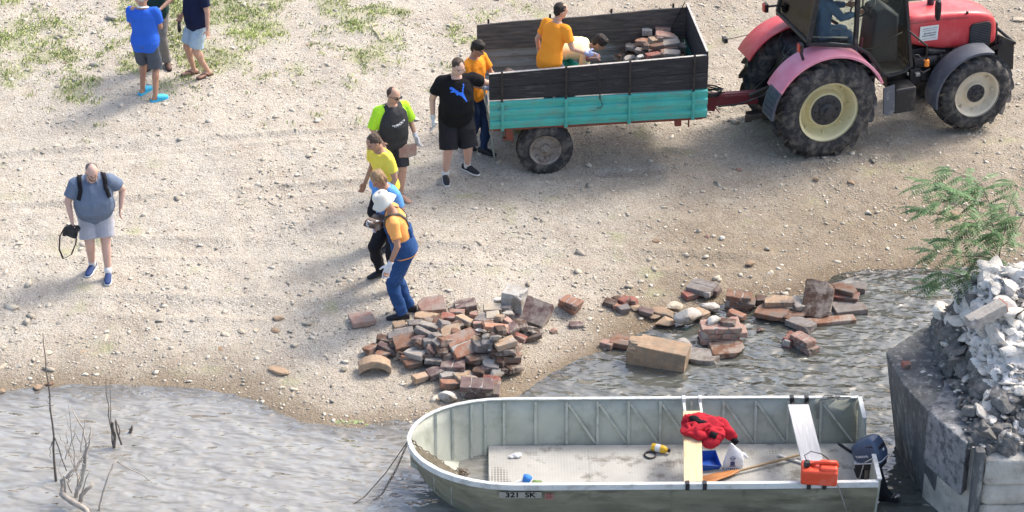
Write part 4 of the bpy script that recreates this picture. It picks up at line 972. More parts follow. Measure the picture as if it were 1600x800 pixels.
for row, (zz, h_, x0_) in enumerate([(1.545, .012, 1.60), (1.515, .010, 1.60), (1.472, .024, 1.62), (1.437, .024, 1.60), (1.392, .008, 1.60)]):
    x = x0_
    while x < 1.81: w = rs.uniform(.008, .02); b.box((x + w / 2, NS - .0115, zz), (w, .002, h_ * rs.uniform(.7, 1))); x += w + rs.uniform(.003, .008)
b.build('print', INK, st)
b = MB(); b.box((2.83, TT / 2, 1.22), (.05, .34, .34)); b.build('front_grille', BLKP, hd, bevel=.02)
b = MB(); b.tube([(1.36, NS - .004, 1.66), (1.9, NS - .007, 1.645), (2.3, NS - .007, 1.61)], .004, 5); b.build('hood_seam', BLKP, hd)
b = MB(); b.tube([(1.88, TT / 2 + .06, 1.73), (1.88, TT / 2 + .06, 1.80)], [.05, .05], 16); b.tube([(1.88, TT / 2 + .06, 1.78), (1.88, TT / 2 + .06, 2.5)], [.038, .038], 16); b.build('exhaust_pipe', mat('burnt_steel', (.05, .035, .05), .5), tractor, smooth='auto')
b = MB(); b.lathe([(.02, 0), (.02, .03), (0.001, .04)], (2.30, NS + .03, 1.66), 'z', 10); b.build('bonnet_catch', BLKP, hd)
# engine, gearbox, axle, hitch
b = MB(); yc = TT / 2
b.box((1.65, yc, .92), (1.0, .36, .55)); b.box((2.2, yc, .80), (.9, .28, .40)); b.box((.3, yc, .82), (1.3, .42, .52)); b.box((FX, yc, .56), (.20, .95, .16)); b.tube([(0, .25, .74), (0, TT - .25, .74)], .12, 16)
b.tube([(1.5, .52, 1.02), (1.85, .52, 1.02)], .09, 14); b.tube([(1.7, .50, 1.18), (2.0, .54, 1.10)], .05, 10); b.box((1.95, .50, .98), (.22, .10, .22)); b.box((1.5, .46, .85), (.16, .12, .24)); b.tube([(2.0, .5, 1.1), (2.0, .5, .75)], .03, 8); b.box((1.7, .52, .78), (.5, .05, .12))
b.build('engine', BLKP, tractor, bevel=.015)
b = MB(); b.tube([(1.42, .46, 1.18), (1.55, .42, 1.10), (1.7, .43, 1.05), (1.8, .46, .95)], .012, 6); b.tube([(1.5, .44, .98), (1.62, .40, .90), (1.74, .42, .93)], .014, 6); b.tube([(1.9, .45, 1.12), (1.93, .42, 1.0), (1.85, .42, .9)], .012, 6); b.build('engine_hose', RUB, tractor, smooth=True)
b = MB(); b.box((1.52, .38, .90), (.07, .07, .05)); b.box((1.38, .40, .92), (.03, .03, .05)); b.build('fuel_filter', METAL, tractor, bevel=.01)
b = MB(); b.box((1.22, .26, .66), (.34, .30, .38)); b.build('fuel_tank', BLKP, tractor, bevel=.03)
b = MB(); b.prism([(.88, .12, .90), (1.04, .10, .94), (1.06, .10, .52), (.96, .12, .46), (.90, .12, .5)], (0, .03, 0)); b.build('step_plate', mat('dusty_plastic', (.14, .15, .17), .8, dirt=(.3, .3, .3), ds=6), tractor, bevel=.006)
b = MB()
for y in (.48, TT - .48):
    b.bar((-.30, y, .62), (-.98, y, .60), .05, .07); b.box((-1.0, y, .60), (.09, .05, .10)); b.bar((-.35, y, 1.05), (-.78, y, .64), .03, .03)
b.bar((-.3, yc, .95), (-.88, yc, .80), .06, .06); b.box((-.45, yc, .55), (.5, .22, .12)); b.box((-.78, yc, .50), (.25, .12, .08)); b.bar((-.3, yc - .1, 1.3), (-.5, yc - .05, 1.0), .05, .05); b.box((-.32, yc, 1.15), (.12, .5, .30))
b.build('rear_linkage', IRON, tractor, bevel=.006)
b = MB()
b.prism([(2.82, NS + .02, 1.25), (3.08, NS + .02, 1.10), (3.10, NS + .02, .66), (2.95, NS + .02, .66), (2.82, NS + .02, .80)], (0, .025, 0)); b.prism([(2.82, TT - NS - .045, 1.25), (3.08, TT - NS - .045, 1.10), (3.10, TT - NS - .045, .66), (2.95, TT - NS - .045, .66), (2.82, TT - NS - .045, .80)], (0, .025, 0))
b.box((3.06, yc, .84), (.05, .52, .34)); b.bar((2.60, NS + .06, .95), (2.9, NS + .0, 1.12), .03, .06); b.tube([(3.08, NS, 1.08), (3.08, TT - NS, 1.08)], .025, 8); b.build('front_weight_frame', BLKP, tractor, bevel=.008)
# cab
CY0, CY1 = .22, TT - .22; ZR = 2.42
b = MB()
def pil(p, q, w=.055): b.bar(p, q, w, w)
for y in (CY0, CY1):
    pil((-.25, y, 1.76), (-.14, y, ZR)); pil((.46, y, 1.55), (.46, y, ZR), .06); pil((1.33, y, 1.12), (1.16, y, ZR), .05)
    pil((-.27, y, 1.74), (.46, y, 1.58), .05)
    pts = [(.46, y, 1.58), (.66, y, 1.44), (.80, y, 1.24), (.90, y, 1.08), (1.0, y, 1.03), (1.22, y, 1.06), (1.33, y, 1.14)]
    b.tube(pts, .026, 8)
    pil((-.16, y, ZR - .02), (1.18, y, ZR - .02), .05)
pil((-.25, CY0, 1.76), (-.25, CY1, 1.76)); pil((1.33, CY0, 1.14), (1.33, CY1, 1.14)); pil((1.17, CY0, ZR), (1.17, CY1, ZR)); pil((-.15, CY0, ZR), (-.15, CY1, ZR))
cabf = b.build('cab_frame', BLKP, tractor, bevel=.008)
b = MB(); b.box((.5, yc, ZR + .07), (1.55, CY1 - CY0 + .16, .12)); b.build('cab_roof', mat('dark_red_roof', (.22, .02, .025), .5), tractor, bevel=.04, seg=4)
def pane(name, P, d=(0, .005, 0)): q = MB(); q.prism(P, d); return q.build(name, GLASS, cabf)
pane('side_window', [(-.22, CY0 - .002, 1.78), (.43, CY0 - .002, 1.61), (.43, CY0 - .002, ZR - .05), (-.12, CY0 - .002, ZR - .05)])
pane('door_glass', [(.49, CY0 - .002, 1.58), (.68, CY0 - .002, 1.45), (.82, CY0 - .002, 1.26), (.93, CY0 - .002, 1.07), (1.02, CY0 - .002, 1.05), (1.22, CY0 - .002, 1.08), (1.30, CY0 - .002, 1.16), (1.14, CY0 - .002, ZR - .05), (.49, CY0 - .002, ZR - .05)])
pane('side_window', [(-.22, CY1, 1.78), (.43, CY1, 1.61), (.43, CY1, ZR - .05), (-.12, CY1, ZR - .05)])
pane('door_glass', [(.49, CY1, 1.58), (.82, CY1, 1.26), (.93, CY1, 1.07), (1.22, CY1, 1.08), (1.30, CY1, 1.16), (1.14, CY1, ZR - .05), (.49, CY1, ZR - .05)])
pane('rear_window', [(-.25, CY0 + .03, 1.79), (-.25, CY1 - .03, 1.79), (-.15, CY1 - .03, ZR - .03), (-.15, CY0 + .03, ZR - .03)], (.005, 0, 0))
pane('windscreen', [(1.32, CY0 + .03, 1.17), (1.32, CY1 - .03, 1.17), (1.17, CY1 - .03, ZR - .03), (1.17, CY0 + .03, ZR - .03)], (.005, 0, 0))
b = MB(); b.tube([(-.16, CY0 + .06, 1.80), (.36, CY0 + .06, 1.70)], .012, 6); b.build('grab_rail', METAL, cabf, smooth=True)
b = MB(); b.tube([(.50, CY0 + .03, 1.50), (.75, CY0 + .04, 1.48), (1.0, CY0 + .04, 1.58), (1.18, CY0 + .03, 1.66)], .011, 6); b.build('door_handle', BLKP, cabf, smooth=True)
b = MB(); b.box((.55, yc, 1.04), (1.5, CY1 - CY0 - .04, .05)); b.box((.1, yc, 1.25), (.7, CY1 - CY0 - .1, .36)); b.box((.75, CY0 + .18, 1.10), (.3, .16, .1)); b.build('cab_floor', CONS, tractor, bevel=.02)
b = MB(); b.prism([(.86, yc - .17, 1.06), (1.28, yc - .22, 1.06), (1.26, yc - .22, 1.78), (1.08, yc - .22, 1.92), (.92, yc - .2, 1.86), (.90, yc - .18, 1.6)], (0, .42, 0)); b.build('dashboard', CONS, tractor, bevel=.04, seg=3)
b = MB(); sc_ = Vector((.78, yc - .04, 1.92)); ax = Vector((-.55, 0, .83)).normalized(); e1 = Vector((0, 1, 0)); e2 = ax.cross(e1)
b.tube([sc_ + (e1 * math.cos(a) + e2 * math.sin(a)) * .19 for a in np.linspace(0, 6.2832, 25)], .014, 8)
for a in (90, 210, 330): b.bar(sc_, sc_ + (e1 * math.cos(R(a)) + e2 * math.sin(R(a))) * .19, .025, .012)
b.tube([sc_, sc_ - ax * .35], .022, 8); b.build('steering_wheel', BLKP, tractor, smooth='auto')
b = MB(); b.box((.18, yc, 1.52), (.46, .46, .13)); b.box((-.05, yc, 1.82), (.12, .44, .55), (0, R(-8), 0)); b.build('driver_seat', SEATM, tractor, bevel=.04, seg=3)
b = MB(); b.tube([(.55, CY0 + .25, 1.2), (.58, CY0 + .22, 1.62)], .010, 6); b.ball((.58, CY0 + .22, 1.63), .022); b.tube([(.68, CY0 + .3, 1.2), (.70, CY0 + .28, 1.55)], .010, 6); b.build('gear_lever', mat('magenta_knob', (.25, .03, .09), .5), tractor, smooth=True)
# lights, mirror
b = MB(); b.box((-.40, .14, 1.74), (.05, .10, .13)); lm = b.build('lamp_housing', BLKP, tractor, bevel=.01); b = MB(); b.box((-.432, .14, 1.74), (.016, .085, .115)); b.build('tail_lamp', RLENS, lm, bevel=.004)
b = MB(); b.box((-.40, TT - .14, 1.82), (.05, .10, .13)); b.bar((-.38, TT - .16, 1.84), (-.2, CY1, 1.86), .03, .03); lm = b.build('lamp_housing', BLKP, tractor, bevel=.01); b = MB(); b.box((-.432, TT - .14, 1.82), (.016, .085, .115)); b.build('tail_lamp', RLENS, lm, bevel=.004)
b = MB(); b.bar((-.40, .14, 1.68), (-.34, .16, 1.52), .03, .03); b.build('lamp_bracket', BLKP, tractor)
b = MB(); b.tube([(-.62, TT - .06, 1.40), (-.92, TT - .02, 1.36)], .006, 5); b.box((-.96, TT - .02, 1.36), (.05, .10, .07)); b.build('number_plate_lamp', BLKP, tractor)
b = MB(); b.tube([(1.22, CY0 - .02, 1.72), (1.50, CY0 - .06, 1.46), (1.53, CY0 - .06, 1.44), (1.53, CY0 - .06, 1.22)], .014, 8); b.tube([(1.30, CY0, 1.30), (1.42, CY0 - .03, 1.30), (1.50, CY0 - .06, 1.18)], .009, 6); b.build('lamp_arm', BLKP, tractor, smooth=True)
b = MB(); b.lathe([(.001, -.05), (.034, -.045), (.036, 0), (.034, .045), (.001, .05)], (1.54, CY0 - .06, 1.17), 'z', 14); b.build('indicator_lamp', ORLENS, tractor, smooth='auto')
b = MB(); b.loft([(1.66, .16, 1.80), (1.66, .16, 1.84), (1.66, .16, 1.98), (1.66, .16, 2.10)], [(.01, .02), (.03, .06), (.035, .08), (.03, .07)], (1, 0, 0), 16); b.tube([(1.2, CY0, 2.15), (1.45, .15, 2.16), (1.66, .16, 2.1)], .01, 6); b.build('mirror', BLKP, tractor, smooth='auto')
b = MB(); b.tube([(-.28, .62, 1.50), (-.42, .55, 1.46), (-.52, .50, 1.36), (-.60, .50, 1.10), (-.75, .55, .88), (-1.05, .68, .74), (-1.35, .75, .72)], .012, 8); b.tube([(-.5, .5, 1.4), (-.42, .42, 1.5), (-.36, .5, 1.42), (-.46, .56, 1.32), (-.55, .5, 1.28)], .012, 6); b.tube([(-.3, .8, 1.5), (-.4, .74, 1.4), (-.36, .66, 1.3), (-.3, .7, 1.2)], .014, 6); b.build('hydraulic_hose', RUB, tractor, smooth=True)

# ladder leaning at the trailer's open rear
LADM = mat('pale_green_aluminium', (.42, .46, .40), .5, metal=.3, dirt=(.3, .28, .24), ds=10)
la, lb = ground(773, 250), None
lad = empty('ladder', la, (0, 0, R(6.6))); tag(lad, 'thin pale metal ladder leaning against the open rear end of the trailer', 'ladder')
b = MB(); tp = Vector((-.16, .0, 1.22))
for y in (0, .30): b.bar((0, y, .0), (tp.x, y, tp.z), .022, .045, up=(0, 1, 0))
b.build('rail', LADM, lad, bevel=.003)
for q in range(5):
    b = MB(); t = .14 + q * .19; b.bar((tp.x * t, 0, tp.z * t), (tp.x * t, .30, tp.z * t), .03, .02); b.build('rung', LADM, lad)
# ------------------------------------------------------------ people on the vehicles
def onbed(x, y): return trailer.matrix_basis @ Vector((x, y, ZB + .025))
pK = person('man in an orange T-shirt standing in the trailer with his back to us', onbed(.12, .31), 50, H=1.72, hipz=.84, lean=15, twist=-6, girth=.95, px=-.06, feet=((0, -.12), (.02, .12)), hands=((.22, -.20, -.38), (-.02, .12, -.50)), poles=((-.6, -.2, -.8), (-.9, .5, 0)), head=(-25, 12, 0), hairc=BLKH,
            hair='short', skin=SKIN, top=ORG, sleeve=.6, hem=-.04, bottom=GREYD, leg=.97, shoes=[BSHOE], gloves=(GLB, None))
pL = person('man in a pale yellow T-shirt bending down inside the trailer', onbed(.27, .68), 2, H=1.74, lean=72, girth=1.1, px=-.12, hipz=.74, hem=.16, feet=((0, -.14), (.05, .14)), hands=((.12, .05, -.46), (.12, -.05, -.46)), head=(-12, 42, 0), hairc=BLKH,
            hair='thick', skin=SKIN2, top=PYEL, sleeve=.6, bottom=TEAL, leg=.97, shoes=[BSHOE], gloves=(GLB, GLB))
dl = tractor.matrix_basis @ Vector((.14, TT / 2, 1.065))
pM = person('tractor driver in blue jeans sitting in the cab', dl, 18, H=1.76, lean=4, girth=1.05, hipz=.56, px=0, feet=((.52, -.12), (.55, .12)), hands=((.42, .05, -.22), (.42, -.05, -.20)), head=(0, 5, 0), hairc=BLKH, hair='short', skin=SKIN2,
            top=cloth('blue_work_shirt', (.10, .17, .28)), sleeve=1.9, bottom=cloth('washed_jeans', (.10, .16, .25)), leg=.97, shoes=[BSHOE])
# ------------------------------------------------------------ finishing touches on people
def printon(r, mi, poly, u0=0, v0=0, sc=1.0, tt=.70):
    """front print on the shirt: poly in metres across (to the figure's left) / up the chest"""
    o = np.array(r['spine'](tt)); L = np.array(r['sl']); U = np.array(r['sp']); F_ = np.array(r['cf'])
    pl = [(a * sc + u0, c_ * sc + v0) for a, c_ in poly]
    def fn(c):
        rel = c - o; x = rel @ L; y = rel @ U; return [((pinside(x, y, pl) > 0) & (rel @ F_ > 0), mi)]
    n = len(r['top'].data.polygons); old = np.zeros(n, np.int32); r['top'].data.polygons.foreach_get('material_index', old)
    me = r['top'].data; c = np.empty(n * 3); me.polygons.foreach_get('center', c); c = c.reshape(-1, 3)
    for mask, k in fn(c): old[mask] = k
    me.polygons.foreach_set('material_index', old); me.update()
# image left = the figure's right (-x)
cat = [(-.125, .05), (-.115, .075), (-.085, .07), (-.05, .045), (0, .01), (.035, .005), (.05, .05), (.065, .10), (.078, .095), (.06, .03), (.052, 0), (.075, -.06), (.095, -.11), (.08, -.112), (.055, -.07), (.02, -.035), (-.01, -.02), (-.035, -.035), (-.05, .0), (-.075, .012), (-.115, .005), (-.12, .02), (-.09, .028)]
printon(pI, 1, cat, .005, .02, 1.0)
# wetsuit sleeves and yoke
def lime(c):
    o = np.array(pE['N']); L = np.array(pE['sl']); U = np.array(pE['sp']); rel = c - o; x = rel @ L; y = rel @ U
    side_ = np.abs(x) > .128 + .25 * np.clip(-.05 - y, 0, .2) * -1 * 0 + np.where(y > -.10, -.25 * (y + .10), 0)
    out = np.zeros(len(c), bool)
    for i in (0, 1):
        s0, e = np.array(pE['sh'][i]), np.array(pE['el'][i]); d = e - s0; t = ((c - s0) @ d) / (d @ d); dist = np.linalg.norm(c - s0 - np.clip(t, 0, 1.2)[:, None] * d, axis=1)
        out |= (dist < .092) & (np.abs(x) > .135) & (y > -.45)
    return [(out | (y > .012) , 1)]
paint(pE['top'], lime)
def wear_text(r, s, size, up, across, m, roll=0, name='print', off=.035, tt=.70):
    cu = bpy.data.curves.new(name, 'FONT'); cu.body = s; cu.size = size; cu.align_x = 'CENTER'; cu.align_y = 'CENTER'; cu.offset = .002
    o = bpy.data.objects.new(name, cu); COL.objects.link(o); dg = bpy.context.evaluated_depsgraph_get(); me = bpy.data.meshes.new_from_object(o.evaluated_get(dg)); bpy.data.objects.remove(o)
    M = Matrix((r['sl'], r['sp'], r['cf'])).transposed().to_4x4() @ Matrix.Rotation(R(roll), 4, 'Z'); M.translation = r['spine'](tt) + r['cf'] * .30 + r['sp'] * up + r['sl'] * across
    me.transform(M); o = bpy.data.objects.new(name, me); COL.objects.link(o); o.parent = r['top']; me.materials.append(m)
    w = o.modifiers.new('w', 'SHRINKWRAP'); w.target = r['top']; w.wrap_method = 'PROJECT'; w.use_project_x = w.use_project_y = w.use_project_z = False; w.wrap_method = 'NEAREST_SURFACEPOINT'; w.offset = .003
    return o
WPR = mat('white_print', (.8, .8, .8), .6)
wear_text(pE, 'TYPHOON', .055, .0, .03, WPR, 12)
glasses(pE, BLKP, True); glasses(pI, METAL); glasses(pD, IRON)
# beard
def beard(r, m):
    b = MB(); HM = Matrix((r['hf'], r['hl'], r['hu'])).transposed(); q = r['q']; b.ball(r['HC'] - r['hu'] * .078 * q + r['hf'] * .040 * q, (.05 * q, .052 * q, .042 * q), HM, 16); b.build('beard', m, r['o'], smooth=True)
beard(pD, hairm((.17, .13, .11)))
# hat with a wide soft brim
def hat(r, m):
    b = MB(); c = r['HC'] + r['hu'] * .045 * r['q'] - r['hf'] * .008; u = r['hu']; q = r['q']
    P = [(.155, -.055, -.01), (.135, -.03, .0), (.105, 0, 0), (.102, .03, 0), (.098, .065, 0), (.085, .088, 0), (.05, .098, 0), (.001, .10, 0)]; V = []; n = 36
    for (rr, h, _) in P:
        for j in range(n):
            a = 2 * math.pi * j / n; w = (.012 * math.sin(3 * a + 1) + .008 * math.sin(5 * a)) * (rr > .12)
            V.append(c + r['hf'] * (rr * 1.08 * math.cos(a)) * q + r['hl'] * (rr * math.sin(a)) * q + u * (h + w) * q)
    F = [(i * n + j, i * n + (j + 1) % n, (i + 1) * n + (j + 1) % n, (i + 1) * n + j) for i in range(len(P) - 1) for j in range(n)]
    b.add(V, F); o = b.build('bucket_hat', m, r['o'], smooth=True); s_ = o.modifiers.new('s', 'SOLIDIFY'); s_.thickness = .005
hat(pH, CREAM)
# dungaree bib, straps
def strap(r, pts, w, m, name='strap', off=.012, parent=None):
    """band laid over the shirt surface"""
    tgt = r['top']; dg = bpy.context.evaluated_depsgraph_get(); b = MB(); P = [Vector(p) for p in pts]; Q = []
    for i in range(len(P) - 1):
        for t in np.linspace(0, 1, 9)[:-1]: Q.append(P[i].lerp(P[i + 1], t))
    Q.append(P[-1]); S = []
    for p in Q:
        ok, loc, nor, _ = tgt.closest_point_on_mesh(p); S.append((loc + nor * off, nor) if ok else (p, Vector((0, 0, 1))))
    for i in range(len(S)):
        t = (S[min(i + 1, len(S) - 1)][0] - S[max(0, i - 1)][0]).normalized(); s_ = t.cross(S[i][1]).normalized() * w / 2; nn = S[i][1] * .006
        b.v += [tuple(S[i][0] - s_ - nn), tuple(S[i][0] + s_ - nn), tuple(S[i][0] + s_ + nn * .4), tuple(S[i][0] - s_ + nn * .4)]
    for i in range(len(S) - 1):
        for j in range(4): b.f.append((i * 4 + j, i * 4 + (j + 1) % 4, i * 4 + 4 + (j + 1) % 4, i * 4 + 4 + j)); b.m.append(0)
    return b.build(name, m, r['o'] if parent is None else parent, smooth=True)
def bib(r, m, ms):
    b = MB(); k = r['k']
    for (t, w, d_) in [(0,) * 3][:0]: pass
    gsz = 1.0
    b.loft([r['spine'](-.02), r['spine'](.10), r['spine'](.22), r['spine'](.36)], [(.212 * k, .165 * k), (.210 * k, .158 * k), (.196 * k, .148 * k), (.184 * k, .140 * k)], r['sl'], 26, power=2.3)
    for (t0, t1, w, s_) in [(.34, .74, .115, 1), (.34, .55, .105, -1)]:
        P = []
        for t in np.linspace(t0, t1, 5):
            P.append(r['spine'](t) + r['cf'] * s_ * .124 * k)
        b.loft(P, [(w * k * (1 - .15 * i / 4), .030 * k) for i in range(5)], r['sl'], 14, power=3)
    o = voxel(b, 'dungaree_bib', m, r['o'], .0085, 2, .005, 8, seed=2)
    N, sl, cf, sp = r['N'], r['sl'], r['cf'], r['sp']
    for s_ in (-1, 1):
        strap(r, [r['spine'](.72) + cf * .17 + sl * s_ * .075, N + cf * .12 + sl * s_ * .09, N + sp * .06 + sl * s_ * .095, N - cf * .12 - sp * .06 + sl * s_ * .08, r['spine'](.62) - cf * .17 + sl * s_ * .03, r['spine'](.5) - cf * .17], .036, ms)
bib(pH, DENB, mat('olive_strap', (.10, .10, .085), .9))
for s_ in (-1, 1):   # backpack straps on the photographer
    N, sl, cf, sp = pD['N'], pD['sl'], pD['cf'], pD['sp']
    strap(pD, [N - cf * .15 - sp * .1 + sl * s_ * .14, N + sp * .05 + sl * s_ * .155, N + cf * .14 + sl * s_ * .165 - sp * .04, N + cf * .2 + sl * s_ * .20 - sp * .17], .055, STRAP, 'backpack_strap')
# things held
def held(name, label, cat_, loc, rot, fn, mats, bevel=0, smooth=False):
    b = MB(); fn(b); o = b.build(name, mats, None, smooth=smooth, bevel=bevel); o.location = loc; o.rotation_euler = rot; tag(o, label, cat_); return o
def wrist(r, i, d=.07): return toworld(r, r['wr'][i] + r['hd'][i][0].normalized() * d)
w = wrist(pD, 0, .10)
cam_o = empty('photo_camera', w + Vector((-.03, -.04, -.02)), (R(10), R(-12), R(160))); tag(cam_o, "black camera with lens and dangling neck strap in the photographer's hand", 'camera'); cam_o.scale = (1.2, 1.2, 1.2)
b = MB(); b.box((0, 0, 0), (.14, .07, .10)); b.box((0, 0, .06), (.06, .06, .04)); b.box((.055, .0, -.01), (.04, .09, .10)); b.build('camera_body', BLKP, cam_o, bevel=.01)
b = MB(); b.lathe([(.001, -.13), (.036, -.13), (.038, -.10), (.034, -.03), (.034, .0)], (-.01, -.0, 0), 'y', 20); b.build('lens', BLKP, cam_o, smooth='auto')
b = MB(); P = [Vector((-.07, .02, .03)), Vector((-.10, .05, -.08)), Vector((-.08, .06, -.22)), Vector((.0, .06, -.30)), Vector((.07, .05, -.22)), Vector((.10, .03, -.08)), Vector((.075, .01, .03))]
b.loft(P, [(.020, .0035)] * 7, (0, 1, .2), 8); b.build('neck_strap', STRAP, cam_o, smooth=True)
w = wrist(pC, 0, .09); b = MB(); b.box((0, 0, -.05), (.05, .14, .045), (.5, 0, 0)); b.box((0, -.05, -.12), (.05, .05, .10), (.2, 0, 0)); o = b.build('sunglasses_case', BLKP, bevel=.012); o.location = w; tag(o, 'small black case dangling from the hand of the man in pale blue shorts', 'case')
# ------------------------------------------------------------ bricks and stones
def lifted(px, py, lift):
    z = 0.0
    for _ in range(8):
        p = at(px, py, z); z = max(g1(p.x, p.y, False), .0) + lift
    return Vector((p.x, p.y, z))
M_BR = mat('old_brick', (.3, .12, .08), .92, var=.25, vs=14, bump=.006, bs=60, dirt=(.31, .27, .23), ds=7, dt=(.44, .64), tint=True, spec=.2)
M_BW = mat('river_worn_brick', (.3, .12, .08), .85, var=.3, vs=10, bump=.005, bs=60, dirt=(.16, .135, .115), ds=7, dt=(.45, .62), tint=True, spec=.3)
M_MORT = mat('mortar', (.36, .335, .30), .95, var=.2, vs=20, bump=.006, bs=50)
M_ROCK = mat('river_stone', (.5, .45, .35), .9, var=.2, vs=8, bump=.008, bs=30, dirt=(.24, .20, .15), ds=5, dt=(.46, .64), tint=True, spec=.2)
CL = dict(o=('orange', (.37, .19, .125)), r=('red', (.27, .105, .08)), p=('pinkish', (.38, .235, .19)), u=('purple brown', (.14, .095, .09)), d=('dark brown', (.105, .066, .05)), b=('brown', (.21, .115, .075)),
          t=('tan', (.38, .27, .18)), c=('cream', (.58, .50, .38)), g=('grey', (.235, .215, .20)), l=('light grey', (.36, .335, .30)), w=('white', (.55, .53, .485)), k=('charred', (.03, .03, .03)))
def rbox(sz, seed, nx=3, rough=.006, chip=.5, arch=0.0):
    """an uneven, chipped block"""
    bm = bmesh.new(); bmesh.ops.create_cube(bm, size=1)
    for v in bm.verts: v.co = Vector((v.co.x * sz[0], v.co.y * sz[1], v.co.z * sz[2]))
    bmesh.ops.bevel(bm, geom=bm.edges[:], offset=.006, segments=1, affect='EDGES')
    bmesh.ops.subdivide_edges(bm, edges=[e for e in bm.edges if e.calc_length() > .05], cuts=nx, use_grid_fill=True)
    P = np.array([v.co[:] for v in bm.verts]); n = fbm(P + seed * 3.3, 9, 3, seed % 50); n2 = vnoise(P + seed * 1.7, 14, seed % 31)
    r = random.Random(seed); cor = [Vector((r.choice((-1, 1)) * sz[0] / 2, r.choice((-1, 1)) * sz[1] / 2, r.choice((-1, 1)) * sz[2] / 2)) for _ in range(2)]
    for v, a, c_ in zip(bm.verts, n, n2):
        k = 1.0
        for q in cor:
            d = (v.co - q).length; R_ = chip * min(sz[0], sz[1]) * .75
            if d < R_: k -= .28 * (1 - d / R_)
        v.co *= k; v.co += Vector((a, c_, a * c_)) * rough
        if arch: v.co.z += arch * (1 - (2 * v.co.x / sz[0]) ** 2)
    me = bpy.data.meshes.new('brick'); bm.to_mesh(me); bm.free(); return me
def merge(parts):
    """parts: (mesh, matrix, material index) -> one mesh"""
    bm = bmesh.new()
    for me, M, mi in parts:
        me.transform(M); 
        for p in me.polygons: p.material_index = mi
        bm.from_mesh(me); bpy.data.meshes.remove(me)
    me = bpy.data.meshes.new('block'); bm.to_mesh(me); bm.free(); return me
def rockmesh(sz, seed, sub=3, amp=.22):
    bm = bmesh.new(); bmesh.ops.create_icosphere(bm, subdivisions=sub, radius=1); P = np.array([v.co[:] for v in bm.verts]); n = fbm(P + seed * 2.1, 1.1, 3, seed % 40); r = np.random.default_rng(seed)
    N_ = r.normal(size=(9, 3)); N_ /= np.linalg.norm(N_, axis=1)[:, None]; D_ = r.uniform(.55, .85, 9)
    for v, a in zip(bm.verts, n):
        q = v.co * (1 + amp * a)
        for nn, dd_ in zip(N_, D_):
            s_ = q.dot(Vector(nn)) - dd_
            if s_ > 0: q -= Vector(nn) * s_ * .85
        v.co = Vector((q.x * sz[0], q.y * sz[1], q.z * sz[2]))
    me = bpy.data.meshes.new('stone'); bm.to_mesh(me); bm.free(); return me
_seed = [100]
def brick(kind, colr, w, loc, yaw, tx=0, ty=0, wet=False, size=None):
    _seed[0] += 1; s = _seed[0]; r = random.Random(s); name = 'brick'; wm = M_BW if wet or r.random() < .35 else M_BR
    if kind == 'B': me = rbox((w, max(.10, w * r.uniform(.45, .6)), r.uniform(.06, .085)), s); ms = [wm]
    elif kind == 'E': me = rbox((w, w * r.uniform(.7, .95), r.uniform(.065, .10)), s, 3, .008, .8); ms = [wm]; name = 'broken_brick'
    elif kind == 'D':   # two bricks still mortared side by side
        h = r.uniform(.065, .08); me = merge([(rbox((w * .96, w * .40, h), s), Matrix.Translation((0, w * .215, 0)), 0), (rbox((w * .96, w * .40, h * 1.03), s + 500), Matrix.Translation((0, -w * .215, 0)), 0), (rbox((w * .93, w * .80, h * .88), s + 900), Matrix.Identity(4), 1)]); ms = [wm, M_MORT]; name = 'mortared_bricks'
    elif kind == 'S': me = rbox((w, w * .72, .07) if size is None else size, s, 4, .008, .6); ms = [wm]; name = 'brick_slab'
    elif kind == 'C':   # chunk of brickwork, two or three courses
        P = []; h = .07; nr = 3 if w > .3 else 2
        for a in range(nr):
            off = (a % 2) * w * .17
            for b_ in (-1, 0, 1):
                ww = w * .32
                if abs(b_ * w * .33 + off) < w * .52: P.append((rbox((ww, w * r.uniform(.5, .62), h), s + a * 7 + b_), Matrix.Translation((b_ * w * .335 + off, 0, (a - (nr - 1) / 2) * (h + .012))), 0))
        P.append((rbox((w * .92, w * .46, nr * (h + .012) - .02), s + 77), Matrix.Identity(4), 1)); me = merge(P); ms = [wm, M_MORT]; name = 'brickwork_chunk'
    elif kind == 'R': me = rockmesh((w / 2, w * .40, w * .30), s); ms = [M_ROCK]; name = 'stone'
    elif kind == 'F': me = rockmesh((w / 2, w * .36, w * .17), s, 3, .3); ms = [M_ROCK]; name = 'stone'
    elif kind == 'A': me = rbox((w, w * .55, .09), s, 6, .008, .5, arch=.09); ms = [M_ROCK]; name = 'curved_capstone'
    elif kind == 'X': me = rbox(size, s, 5, .010, .4); ms = [M_ROCK if size[2] > .2 else wm]; name = 'stone_block'
    for m in ms: me.materials.append(m)
    me.name = name; o = bpy.data.objects.new(name, me); COL.objects.link(o); o.location = loc
    o.rotation_euler = Euler((R(tx), R(ty), R(yaw)), 'XYZ')
    _j = r.uniform(.8, 1.2); j = [c_ * _j for c_ in CL[colr][1]]; o.color = (*j, 1)
    return o
KW = {'B': 'brick', 'E': 'broken brick', 'D': 'pair of mortared bricks', 'S': 'brick slab', 'C': 'chunk of brickwork', 'R': 'stone', 'F': 'flat stone', 'A': 'curved capstone', 'X': 'block'}
CATW = {'B': 'brick', 'E': 'brick', 'D': 'bricks', 'S': 'slab', 'C': 'brickwork', 'R': 'stone', 'F': 'stone', 'A': 'stone', 'X': 'block'}
ORD = ['', 'first', 'second', 'third', 'fourth', 'fifth', 'sixth', 'seventh', 'eighth', 'ninth', 'tenth', 'eleventh', 'twelfth', 'thirteenth', 'fourteenth', 'fifteenth', 'sixteenth', 'seventeenth', 'eighteenth', 'nineteenth', 'twentieth']
